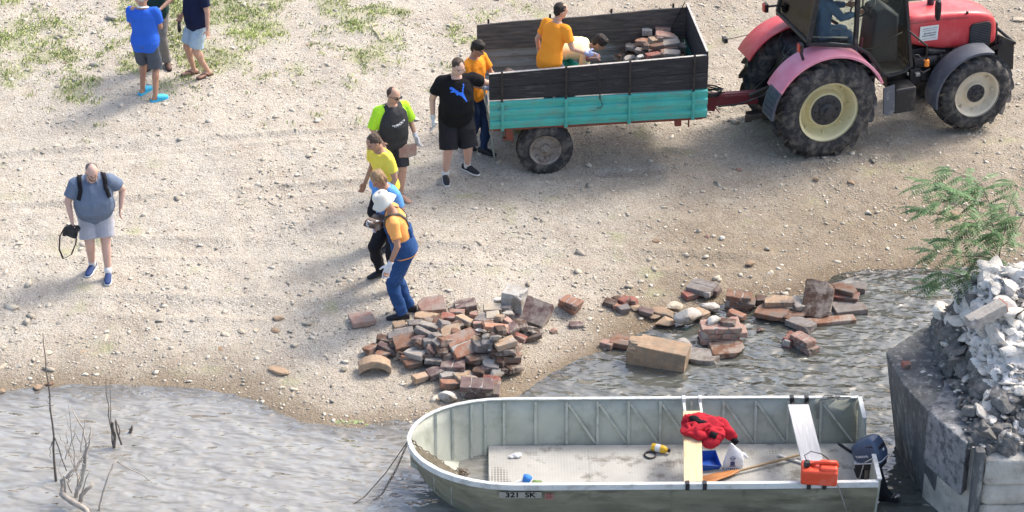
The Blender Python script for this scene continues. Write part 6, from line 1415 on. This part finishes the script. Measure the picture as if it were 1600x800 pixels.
# things in the boat: positions on the floor
FZ = .082
def fl(px, py, z=FZ):
    return at(px, py, z)
def tb(b, name, label, cat_, mats, loc, rot=(0, 0, 0), smooth=False, bevel=0):
    o = b.build(name, mats, None, smooth=smooth, bevel=bevel); o.location = loc; o.rotation_euler = rot; tag(o, label, cat_); return o
REDC = cloth('red_nylon', (.42, .022, .035)); J = at(1098, 668, GW + .03)
b = MB(); rj = random.Random(4)
for (x, y, z, a, c_, d_) in [(-.10, .05, .02, .19, .18, .035), (.02, -.02, .02, .17, .18, .035), (.12, .06, .02, .15, .15, .03), (-.17, -.06, .0, .13, .13, .05), (.16, -.12, -.02, .12, .12, .07), (-.02, .17, .02, .17, .09, .045), (.10, -.2, -.06, .12, .10, .07), (-.08, -.15, .0, .16, .07, .05)]: b.ball((x, y, z), (a, c_, d_), Euler((rj.uniform(-.3, .3), rj.uniform(-.3, .3), rj.uniform(0, 3))).to_matrix())
[b.ball((rj.uniform(-.2, .2), rj.uniform(-.2, .2), rj.uniform(.02, .06)), (rj.uniform(.07, .15), rj.uniform(.018, .035), rj.uniform(.02, .04)), Euler((rj.uniform(-.3, .3), rj.uniform(-.3, .3), rj.uniform(0, 3))).to_matrix()) for _ in range(26)]; b.loft([(.16, .08, .02), (.25, .04, -.01), (.32, -.02, -.06), (.38, -.06, -.14)], [(.10, .05), (.075, .045), (.06, .045), (.045, .04)], None, 12)
jk = voxel(b, 'red_jacket', [REDC], None, .008, 1, .030, 7, 5); jk.location = J; jk.scale = (.9, .9, .85); tag(jk, 'crumpled red waterproof jacket thrown over the pine thwart of the boat', 'jacket')
b = MB(); b.ball((-.09, .06, .085), (.085, .055, .025), Euler((.1, .2, -.5)).to_matrix()); b.ball((.0, .0, .08), (.06, .04, .02)); lin = voxel(b, 'lining', BLK, jk, .008, 1, .012, 14, 3)
b = MB(); b.loft([(.08, -.20, .04), (.16, -.23, .02)], [.042, .046], None, 12); b.build('cuff', BLK, jk, smooth=True); b = MB(); b.loft([(.375, -.055, -.13), (.43, -.09, -.19)], [.045, .04], None, 12); b.build('cuff', BLK, jk, smooth=True)
# plastic bag
bagp = fl(1146, 731); b = MB(); b.loft([(0, 0, .0), (0, 0, .06), (.0, .01, .14), (-.01, .02, .21), (-.03, .03, .27), (-.04, .03, .31)], [(.115, .055), (.12, .065), (.105, .055), (.08, .035), (.035, .016), (.01, .008)], (1, 0, 0), 20); b.loft([(.06, .03, .17), (.12, .05, .15), (.16, .05, .10)], [(.03, .015), (.022, .012), (.008, .006)], None, 10)
bag = voxel(b, 'plastic_bag', mat('white_plastic_film', (.78, .79, .82), .35, var=.04, spec=.5), None, .007, 1, .010, 11, 2); bag.location = bagp; tag(bag, 'white plastic carrier bag with small blue print standing on the boat floor', 'bag')
BP = mat('dark_blue_print', (.05, .07, .20), .6); b = MB(); b.lathe([(.022, 0), (.028, .004), (.022, .008)], (-.02, -.070, .175), 'y', 18); b.box((-.02, -.070, .175), (.075, .004, .006)); b.box((-.02, -.072, .11), (.05, .004, .05)); b.box((-.02, -.074, .075), (.07, .004, .010))
for q in range(8): b.box((-.085 + q * .022, -.074, .040 - q * .0008), (.013, .004, .016))
b.build('bag_print', BP, bag)
# blue scoop
b = MB(); V = [(-.11, -.10, 0), (.11, -.10, 0), (.10, .10, 0), (-.08, .10, 0), (-.13, -.12, .10), (.13, -.12, .05), (.12, .12, .11), (-.10, .12, .13)]; b.add(V, [(0, 1, 2, 3), (0, 4, 5, 1), (1, 5, 6, 2), (2, 6, 7, 3), (3, 7, 4, 0)])
o = tb(b, 'bailer', 'blue plastic bailer scoop lying beside the pine thwart', 'scoop', mat('blue_plastic', (.02, .09, .42), .4), fl(1106, 727) + Vector((0, 0, .003)), (0, 0, .2)); q = o.modifiers.new('s', 'SOLIDIFY'); q.thickness = .005
# paddle and stick
pa, pb_ = fl(1092, 752, FZ + .03), fl(1255, 709, FZ + .06); d = (pb_ - pa); L = d.length
pd = empty('paddle', pa, (0, -math.asin(d.z / L), math.atan2(d.y, d.x))); tag(pd, 'wooden paddle with an orange varnished blade lying on the boat floor', 'paddle')
b = MB(); b.loft([(0, 0, 0), (.03, 0, 0), (.20, 0, 0), (.40, 0, 0), (.50, 0, 0)], [(.05, .006), (.078, .008), (.072, .009), (.045, .011), (.017, .016)], (0, 1, 0), 14, power=3); b.build('blade', mat('varnished_wood', (.62, .26, .08), .4, var=.15, aniso=(1, 10, 10), dirt=(.45, .17, .05), ds=2), pd, smooth='auto')
b = MB(); b.tube([(.46, 0, 0), (L - .03, 0, 0)], .0155, 10); b.tube([(L - .01, -.045, 0), (L - .01, .045, 0)], .016, 10); b.build('shaft', mat('worn_shaft_wood', (.40, .29, .18), .7, var=.15, aniso=(1, 10, 10)), pd, smooth='auto')
a1, a2 = fl(1216, 711, FZ + .015), fl(1256, 724, FZ + .015); b = MB(); b.bar((0, 0, 0), a2 - a1, .035, .02); tb(b, 'wood_batten', 'short grey wooden batten crossing under the paddle shaft', 'wood', WOODW, a1)
# yellow bottle, black ring
b = MB(); b.lathe([(.001, -.10), (.042, -.098), (.046, -.08), (.046, .05), (.036, .075), (.02, .085), (.02, .10)], (0, 0, .046), 'x', 20); yo = tb(b, 'oil_bottle', 'yellow plastic oil bottle lying on the boat floor', 'bottle', mat('yellow_plastic', (.80, .50, .04), .4), fl(1031, 706), (0, 0, R(-22)), 'auto')
b = MB(); b.lathe([(.047, -.05), (.0475, .01)], (0, 0, .046), 'x', 20); b.build('bottle_label', WPR, yo, smooth=True); b = MB(); b.lathe([(.001, .125), (.022, .124), (.022, .098)], (0, 0, .046), 'x', 14); b.build('cap', BLKP, yo)
b = MB(); b.tube([(.065 * math.cos(a), .065 * math.sin(a), .012) for a in np.linspace(0, 6.2832, 25)], .011, 8); tb(b, 'rubber_ring', 'black rubber ring beside the yellow bottle', 'ring', RUB, fl(1016, 712), (0, 0, 0), True)
# fuel can with hose
fc = empty('fuel_can', at(1279, 751, GW), (0, 0, R(-6))); tag(fc, 'orange-red plastic fuel can with black cap on the weathered thwart', 'fuel can')
CANM = mat('red_fuel_plastic', (.74, .085, .035), .38, var=.05, dirt=(.70, .22, .15), ds=5, dt=(.55, .75))
b = MB(); b.box((0, 0, .10), (.40, .24, .19)); b.box((.10, 0, .20), (.20, .20, .06)); co = b.build('can_body', CANM, fc, bevel=.035, seg=4, smooth='auto')
b = MB(); b.tube([(-.10, .0, .19), (-.04, 0, .235), (.06, 0, .25), (.18, 0, .25), (.195, 0, .2)], .022, 10); b.build('handle', CANM, fc, smooth=True)
b = MB(); b.lathe([(.001, .05), (.034, .05), (.038, .03), (.038, 0), (.03, -.02)], (-.14, -.02, .21), 'z', 14); b.build('cap', BLKP, fc, smooth='auto')
b = MB(); b.box((0, -.119, .10), (.30, .006, .008)); b.build('moulded_line', CANM, fc)
b = MB(); P0 = boat.matrix_basis @ Vector((5.05, -.1, .55)); rel = [Vector((-.16, .05, .22)), Vector((-.2, .14, .30)), Vector((-.06, .2, .28)), Vector((.2, .12, .10)), Vector((.42, .02, -.30)), Vector((.42, .1, -.2)), Vector((.46, .3, .08)), Vector((.54, .42, .08))]
b.tube([(-.14, -.02, .25), (-.17, .05, .29), (-.10, .12, .30), (.02, .14, .26), (.1, .13, .2)], .006, 6); b.build('fuel_hose', RUB, fc, smooth=True); b = MB(); b.tube([(.19, -.02, .03), (.28, -.06, -.2), (.36, .0, -.48), (.42, .10, -.50), (.44, .22, -.2), (.50, .34, .04), (.60, .38, .08)], .007, 6); b.build('fuel_hose', mat('grey_hose', (.25, .24, .21), .6), fc, smooth=True)
# small things near the bow
b = MB(); b.loft([(0, 0, .0), (.0, .0, .03), (.02, 0, .09)], [(.02, .02), (.045, .04), (.055, .05)], (1, 0, 0), 14); b.loft([(-.02, 0, .02), (-.08, .0, .03), (-.16, -.01, .01)], [(.03, .02), (.025, .015), (.006, .004)], (0, 1, 0), 10, mi=1); tb(b, 'sponge_mop', 'blue and white crumpled cleaning cloth by the near side of the boat', 'cloth', [mat('bright_blue_cloth', (.04, .20, .62), .8), WHT], fl(822, 755), (0, 0, .1), True)
b = MB(); b.ball((0, 0, .02), (.05, .03, .02)); b.ball((.04, .01, .018), (.03, .03, .015)); o = voxel(b, 'leaf_bundle', mat('green_leaf', (.16, .24, .07), .7), None, .006, 0, .01, 20, 2); o.location = fl(837, 756); tag(o, 'small green leafy scrap beside the blue cloth', 'leaves')
b = MB(); b.ball((0, 0, .02), (.06, .04, .025)); b.ball((-.05, -.02, .012), (.04, .02, .012)); b.ball((.03, .03, .015), (.03, .04, .015)); o = voxel(b, 'white_rag', WHT, None, .006, 0, .012, 22, 6); o.location = fl(807, 714); tag(o, 'crumpled white rag on the front of the boat floor', 'rag')
bo_ = lambda p: boat.matrix_basis.inverted() @ p
CH = mat('rusty_chain', (.16, .12, .085), .8, var=.3, vs=40)
w0 = boat.matrix_basis
chp = [(.01, -.01, GW + .05), (.10, .0, .52), (.22, .0, .43), (.36, -.02, .33), (.47, -.02, .21), (.52, .10, .07), (.60, .16, .06), (.50, .04, .09), (.58, .02, .08), (.66, .12, .07), (.54, .18, .10), (.62, .05, .10), (.48, .12, .11), (.57, .10, .12), (.64, .16, .10)]
c1 = chain(None, [w0 @ Vector(p) for p in chp], CH, 'anchor_chain', .022, .006); tag(c1, 'rusty anchor chain heaped inside the bow of the boat', 'chain')
b = MB(); b.bar((.06, -.07, .55), (.50, -.20, .30), .07, .02, up=(0, -.5, 1)); b.bar((.10, -.05, .52), (.54, -.12, .22), .03, .03); o = b.build('driftwood_slat', mat('dirty_wood', (.20, .17, .12), .9, var=.3, vs=20)); o.matrix_world = w0.copy(); tag(o, 'dirty wooden slats leaning inside the near side of the bow', 'wood')
m0 = w0 @ Vector((.0, 0, GW + .04)); e0, e1_ = at(578, 786, -.02), at(545, 792, -.02)
cc = chain(None, [m0, m0.lerp(e0, .35) - Vector((0, 0, .12)), m0.lerp(e0, .7) - Vector((0, 0, .14)), e0], CH, 'mooring_chain', .014, .0045); tag(cc, 'mooring chain running from the bow tip down into the water', 'chain')
b = MB(); b.tube([m0, m0.lerp(e1_, .4) - Vector((0, 0, .10)), m0.lerp(e1_, .75) - Vector((0, 0, .10)), e1_], .006, 6); o = b.build('mooring_line', CH); tag(o, 'thin dark line beside the mooring chain at the bow', 'rope')
b = MB(); rq = random.Random(8)
P = [Vector((4.85 + rq.uniform(-.12, .22), .80 + rq.uniform(-.03, .05), GW + .02 + rq.uniform(-.02, .04))) for _ in range(12)]; b.tube(P, .006, 6); b.tube([(4.75, .84, GW + .02), (4.68, .80, GW - .08), (4.70, .78, GW - .25)], .006, 6); o = b.build('cord', mat('grey_cord', (.3, .29, .26), .8), smooth=True); o.matrix_world = w0.copy(); tag(o, 'tangled grey cord tied at the far stern corner of the boat', 'cord')
# outboard motor
OBM = mat('navy_cowl_paint', (.055, .085, .145), .35, var=.08, spec=.5, dirt=(.10, .13, .18), ds=4, dt=(.5, .7)); OBD = mat('motor_black', (.02, .022, .026), .5)
ob = empty('outboard_motor', boat.matrix_basis @ Vector((BL + .02, -.20, .30)), (0, R(-24), R(-34))); tag(ob, 'navy blue outboard motor tilted on the boat transom', 'outboard motor'); ob.scale = (.88, .88, .88); bpy.context.view_layer.update()
b = MB(); S = []; prof = [(.14, .13, .105, 0), (.17, .20, .135, .01), (.24, .215, .142, .02), (.36, .205, .136, .02), (.42, .185, .120, .01), (.455, .13, .085, .0)]
b.loft([(s_ + .06, 0, z) for z, _, _, s_ in prof], [(a, c_) for _, a, c_, _ in prof], (1, 0, 0), 28, power=4.5); cw = b.build('cowl', OBM, ob, smooth='auto', bevel=.012, seg=3)
b = MB(); b.loft([(.07, 0, .165), (.07, 0, .175)], [(.212, .145)] * 2, (1, 0, 0), 28, power=4.5); b.build('cowl_seam', WPR, cw)
b = MB(); b.box((.18, -.1, .39), (.10, .06, .02)); b.box((.285, .0, .34), (.012, .14, .05)); b.build('air_vent', OBD, cw, bevel=.004)
text_on('YAMAHA', .045, Vector((-.01 + .06, -.146, .275)), Vector((1, 0, 0)), Vector((0, 0, 1)), Vector((0, -1, 0)), WPR, cw, 'brand_lettering', .001, .006)
text_on('8', .085, Vector((.287, .01, .27)), Vector((0, 1, 0)), Vector((0, 0, 1)), Vector((1, 0, 0)), WPR, cw, 'power_number', .004, .004)
b = MB(); b.box((.07, 0, .10), (.30, .20, .10), taper=1.15); b.build('lower_cowl', OBD, ob, bevel=.02)
b = MB(); b.prism([(-.02, -.05, .08), (.16, -.05, .08), (.14, -.045, -.28), (.20, -.04, -.40), (.16, -.04, -.55), (.04, -.04, -.52), (.02, -.045, -.28)], (0, .09, 0)); b.box((.12, 0, -.38), (.24, .15, .012)); b.tube([(.0, 0, -.46), (.22, 0, -.46)], .035, 10); b.prism([(.05, -.006, -.50), (.16, -.006, -.50), (.13, -.006, -.66), (.09, -.006, -.66)], (0, .012, 0)); b.build('drive_leg', OBD, ob, bevel=.01)
b = MB(); b.box((-.11, 0, .02), (.10, .16, .20)); b.box((-.17, .05, .0), (.06, .03, .14)); b.box((-.17, -.05, .0), (.06, .03, .14)); b.tube([(-.22, .05, -.03), (-.16, .05, -.03)], .012, 8); b.build('transom_clamp', OBD, ob, bevel=.008)
til = ob.matrix_basis.inverted() @ at(1310, 693, .66); b = MB(); b.tube([(-.08, .03, .14), Vector((-.08, .03, .14)).lerp(til, .5)], .022, 10); tl = b.build('tiller', OBM, ob, smooth='auto'); b = MB(); b.tube([Vector((-.08, .03, .14)).lerp(til, .5), til], .021, 10); b.build('grip', OBD, tl, smooth='auto')
b = MB()
for i in range(3):
    a = R(120 * i); b.loft([(.24, 0, -.46), (.25, .05 * math.cos(a), -.46 + .05 * math.sin(a)), (.25, .10 * math.cos(a + .3), -.46 + .10 * math.sin(a + .3))], [(.012, .012), (.04, .006), (.015, .003)], None, 10)
b.build('propeller', OBD, ob, smooth=True)

# ------------------------------------------------------------ dead branches in the river
DB = mat('bleached_dead_wood', (.36, .32, .27), .9, var=.25, vs=18, bump=.003, bs=60); DBD = mat('dark_dead_wood', (.13, .11, .09), .9, var=.25, vs=18)
def P3(px, py, y):
    d = ray(px, py); t = y / d.y; return Vector((d.x * t, y, CAM_H + d.z * t))
def branch(mb, pts, r0, r1, mi=0, seed=0):
    r = random.Random(seed); P = [Vector(p) for p in pts]; Q = []
    for i in range(len(P) - 1):
        for t in (0, .33, .66): q = P[i].lerp(P[i + 1], t); Q.append(q + Vector((r.uniform(-1, 1), r.uniform(-1, 1), r.uniform(-1, 1))) * .012 * (1 if 0 < i + t else 0))
    Q.append(P[-1]); n_ = len(Q); mb.tube(Q, [r0 + (r1 - r0) * i / (n_ - 1) for i in range(n_)], 7, mi)
y0 = at(120, 790, 0).y; B0 = MB()
# dy: how much nearer or farther than the root each branch leans
def pix(lst, ya, yb): n_ = len(lst); return [P3(a, c_, ya + (yb - ya) * i / max(1, n_ - 1)) for i, (a, c_) in enumerate(lst)]
R1 = [([(96, 770), (108, 782), (130, 795), (142, 806)], 0, -.25, .038, .028), ([(98, 772), (97, 752), (117, 730), (133, 712)], .05, .3, .026, .012), ([(118, 778), (128, 750), (134, 720), (140, 690), (141, 665)], 0, .35, .022, .006), ([(128, 745), (135, 700), (131, 672), (114, 641)], .1, .5, .015, .006),
      ([(124, 765), (120, 735), (112, 690), (106, 625)], .1, .5, .012, .003), ([(122, 790), (132, 768), (145, 755)], 0, .1, .030, .020), ([(155, 802), (160, 770), (170, 740), (182, 720)], -.1, .2, .014, .008), ([(182, 720), (205, 732), (225, 745), (246, 757)], .2, .25, .008, .004), ([(100, 760), (92, 735), (100, 700)], .1, .4, .008, .002), ([(126, 760), (112, 720), (100, 685)], .1, .5, .008, .002), ([(104, 780), (100, 745), (112, 770)], 0, .05, .014, .008), ([(128, 770), (140, 735), (126, 735)], 0, .2, .01, .005)]
for i, (l, a, c_, r0, r1) in enumerate(R1): branch(B0, pix(l, y0 + a, y0 + c_), r0, r1, 0, i)
rb_ = random.Random(5)
for q in range(16):
    s0 = pix([(rb_.uniform(98, 140), rb_.uniform(690, 770))], y0 + rb_.uniform(0, .3), y0)[0]; a = Vector((rb_.uniform(-.18, .18), rb_.uniform(-.1, .15), rb_.uniform(.12, .42))); branch(B0, [s0, s0 + a * .5 + Vector((rb_.uniform(-.03, .03), 0, 0)), s0 + a], .006, .0018, 0, 300 + q)
o = B0.build('dead_branch', [DB], smooth=True); tag(o, 'bleached forked driftwood branch sticking out of the water at the bottom left', 'branch')
B1 = MB(); y1 = at(88, 752, 0).y; branch(B1, pix([(88, 755), (85, 700), (78, 640), (73, 580), (67, 521)], y1, y1 + .5), .016, .004, 0, 50); branch(B1, pix([(84, 680), (95, 715), (104, 736)], y1 + .15, y1 + .1), .008, .006, 0, 51); branch(B1, pix([(82, 690), (78, 700), (80, 715)], y1 + .15, y1 + .1), .006, .002, 0, 52)
for q in range(6): a = .2 + q * .12; pp = pix([(88, 755), (85, 700), (78, 640), (73, 580), (67, 521)], y1, y1 + .5)[2 + q // 3]; branch(B1, [pp + Vector((0, 0, q % 3 * .08)), pp + Vector(((-1) ** q * .03, 0, q % 3 * .08 + .04))], .004, .002, 0, q)
o = B1.build('dead_branch', [DBD], smooth=True); tag(o, 'tallest thin dead stem standing left of the driftwood branch', 'branch')
B2 = MB(); y2 = at(178, 700, 0).y
for i, (l, a, c_, r0, r1) in enumerate([([(178, 704), (172, 660), (168, 620), (166, 586)], 0, .3, .009, .003), ([(178, 704), (174, 650), (172, 588)], 0, .3, .008, .002), ([(179, 704), (178, 680), (176, 660)], 0, .1, .022, .012), ([(190, 695), (184, 675), (180, 658)], 0, .1, .013, .01), ([(188, 690), (185, 665), (180, 655)], 0, .1, .008, .006), ([(168, 706), (176, 706), (182, 708)], 0, 0, .007, .005)]): branch(B2, pix(l, y2 + a, y2 + c_), r0, r1, 0, 70 + i)
o = B2.build('dead_twig', [DBD], smooth=True); tag(o, 'small dark bundle of dead twigs in the water right of the driftwood', 'branch')
B3 = MB(); p = at(203, 676, 0); branch(B3, [p, p + Vector((.02, .0, .05)), p + Vector((.03, .02, .09))], .02, .012, 0, 5); o = B3.build('stick_stub', [DBD], smooth=True); tag(o, 'short stub of wood poking out of the water right of the dark twigs', 'branch')
B4 = MB(); cs = ground(583, 38), ground(598, 66); branch(B4, [cs[0] + Vector((.05, 0, .01)), cs[0] + Vector((-.02, -.1, .03)), cs[0].lerp(cs[1], .5) + Vector((-.04, 0, .03)), cs[1] + Vector((0, 0, .01))], .014, .010, 0, 9); o = B4.build('curved_stick', [mat('pale_stick', (.45, .43, .26), .8)], smooth=True); tag(o, 'pale curved stick lying on the bank behind the orange T-shirts', 'stick')
B5 = MB(); g_ = at(548, 660, .004)
for i in range(26): a = RNG.uniform(0, 6.28); p = g_ + Vector((RNG.normal() * .10, RNG.normal() * .03, 0)); B5.box(p, (.035, .014, .004), (RNG.uniform(-.2, .2), RNG.uniform(-.2, .2), a))
o = B5.build('water_weed', mat('fresh_green_weed', (.27, .36, .14), .6)); tag(o, 'bright green scrap of weed floating at the water edge left of the boat', 'weed'); o['kind'] = 'stuff'

# ------------------------------------------------------------ sapling on the pier
BARK = mat('sapling_bark', (.15, .12, .09), .8); LEAF = mat('sapling_leaf', (.085, .175, .055), .55, var=.2, vs=3, isl=.35)
ys = pz(1556, 520).y
sap = empty('sapling', P3(1556, 436, ys)); tag(sap, 'young green sapling with feathery leaves growing from the top of the pier', 'tree')
rt = Vector(sap.location)
def rl(p): return Vector(p) - rt
TB = MB(); tw = []
BR = [([(1553, 470), (1555, 440), (1558, 415), (1566, 380)], 0, 0, .016, .010), ([(1566, 380), (1556, 365), (1530, 350), (1505, 325), (1470, 315)], 0, -.35, .009, .003), ([(1566, 380), (1550, 350), (1545, 315), (1535, 290)], 0, .3, .008, .003), ([(1558, 412), (1535, 400), (1500, 400), (1465, 395)], 0, -.25, .007, .003), ([(1566, 380), (1572, 350), (1578, 320), (1590, 290)], 0, .2, .006, .002),
      ([(1553, 470), (1530, 445), (1505, 430), (1480, 425)], .05, -.3, .007, .003), ([(1505, 325), (1480, 300), (1460, 285)], -.2, -.1, .005, .002), ([(1566, 385), (1585, 370), (1600, 340)], 0, .1, .006, .003), ([(1530, 350), (1510, 370), (1490, 380)], -.1, -.4, .004, .002), ([(1535, 290), (1510, 275), (1490, 268)], .3, .1, .004, .002), ([(1553, 470), (1580, 440), (1592, 425)], 0, .1, .006, .003), ([(1530, 350), (1490, 345), (1450, 330)], -.1, -.3, .005, .002), ([(1505, 430), (1480, 440), (1465, 445)], -.1, -.3, .004, .002), ([(1545, 315), (1500, 300), (1450, 290)], .2, .0, .004, .002)]
for i, (l, a, c_, r0, r1) in enumerate(BR): q = pix(l, ys + a, ys + c_); branch(TB, [rl(p) for p in q], r0, r1, 0, 200 + i); tw.append(q)
TB.build('trunk', BARK, sap, smooth=True)
LB = MB(); rs = random.Random(12)
def pinnate(p, d, L, droop):
    n_ = int(L / .030); cur = Vector(p); dd_ = Vector(d).normalized(); side_ = dd_.cross(Vector((0, 0, 1))).normalized(); prev = cur.copy()
    for i in range(n_):
        dd_ = (dd_ + Vector((0, 0, -droop / n_))).normalized(); side_ = dd_.cross(Vector((0, 0, 1))).normalized(); prev = cur.copy(); cur = cur + dd_ * L / n_; t = (i + 1) / n_
        LB.box((prev + cur) / 2, (L / n_, .003, .003), Matrix((dd_, side_, side_.cross(dd_))).transposed())
        if i < 1: continue
        ll = .060 * math.sin(math.pi * (.18 + .72 * t)) * rs.uniform(.85, 1.15); wd = ll * .22
        for s_ in (-1, 1):
            ld = (side_ * s_ + dd_ * .45 + Vector((0, 0, -.25 + rs.uniform(-.15, .15)))).normalized(); wv = ld.cross(Vector((0, 0, 1))).normalized() * wd; k = len(LB.v); a = cur
            LB.v += [tuple(a), tuple(a + ld * ll * .35 + wv), tuple(a + ld * ll), tuple(a + ld * ll * .35 - wv)]; LB.f.append((k, k + 1, k + 2, k + 3)); LB.m.append(0)
for q in tw[1:]:
    for i in range(len(q) - 1):
        for rep in range(6):
            t = rs.random(); p = q[i].lerp(q[i + 1], t); a = rs.uniform(0, 6.28); d = Vector((math.cos(a) - .45, math.sin(a) * .8, rs.uniform(.0, .7))); pinnate(rl(p), d, rs.uniform(.26, .42), rs.uniform(.7, 1.5))
    for rep in range(3): a = rs.uniform(2, 4.3); pinnate(rl(q[-1]), Vector((math.cos(a), math.sin(a), rs.uniform(0, .5))), rs.uniform(.3, .42), rs.uniform(.7, 1.4))
LB.build('leaves', LEAF, sap, fixn=False)
pb = brick('X', 't', .3, P3(1540, 492, pz(1540, 600).y), 24, 0, -16, size=(.46, .16, .13)); pb.name = 'pier_brick'; pb.data.materials[0] = M_MORT; tag(pb, 'mortar covered brick with a red broken end lying on the white rubble', 'brick'); bb = MB(); bb.box((.236, 0, 0), (.016, .15, .125)); o = bb.build('broken_end', mat('raw_red_brick', (.36, .10, .05), .9), pb, bevel=.004)
for (a, c_, lb, zz) in [(1416, 573, 'small red brick chip on the concrete nose of the pier', PT + .01)]:
    o = brick('E', 'r', .10, pz(a, c_) + Vector((0, 0, .02)), 10); tag(o, lb, 'brick')

for _o in bpy.data.objects:
    if 'category' in _o and 'kind' not in _o: _o['kind'] = 'thing'
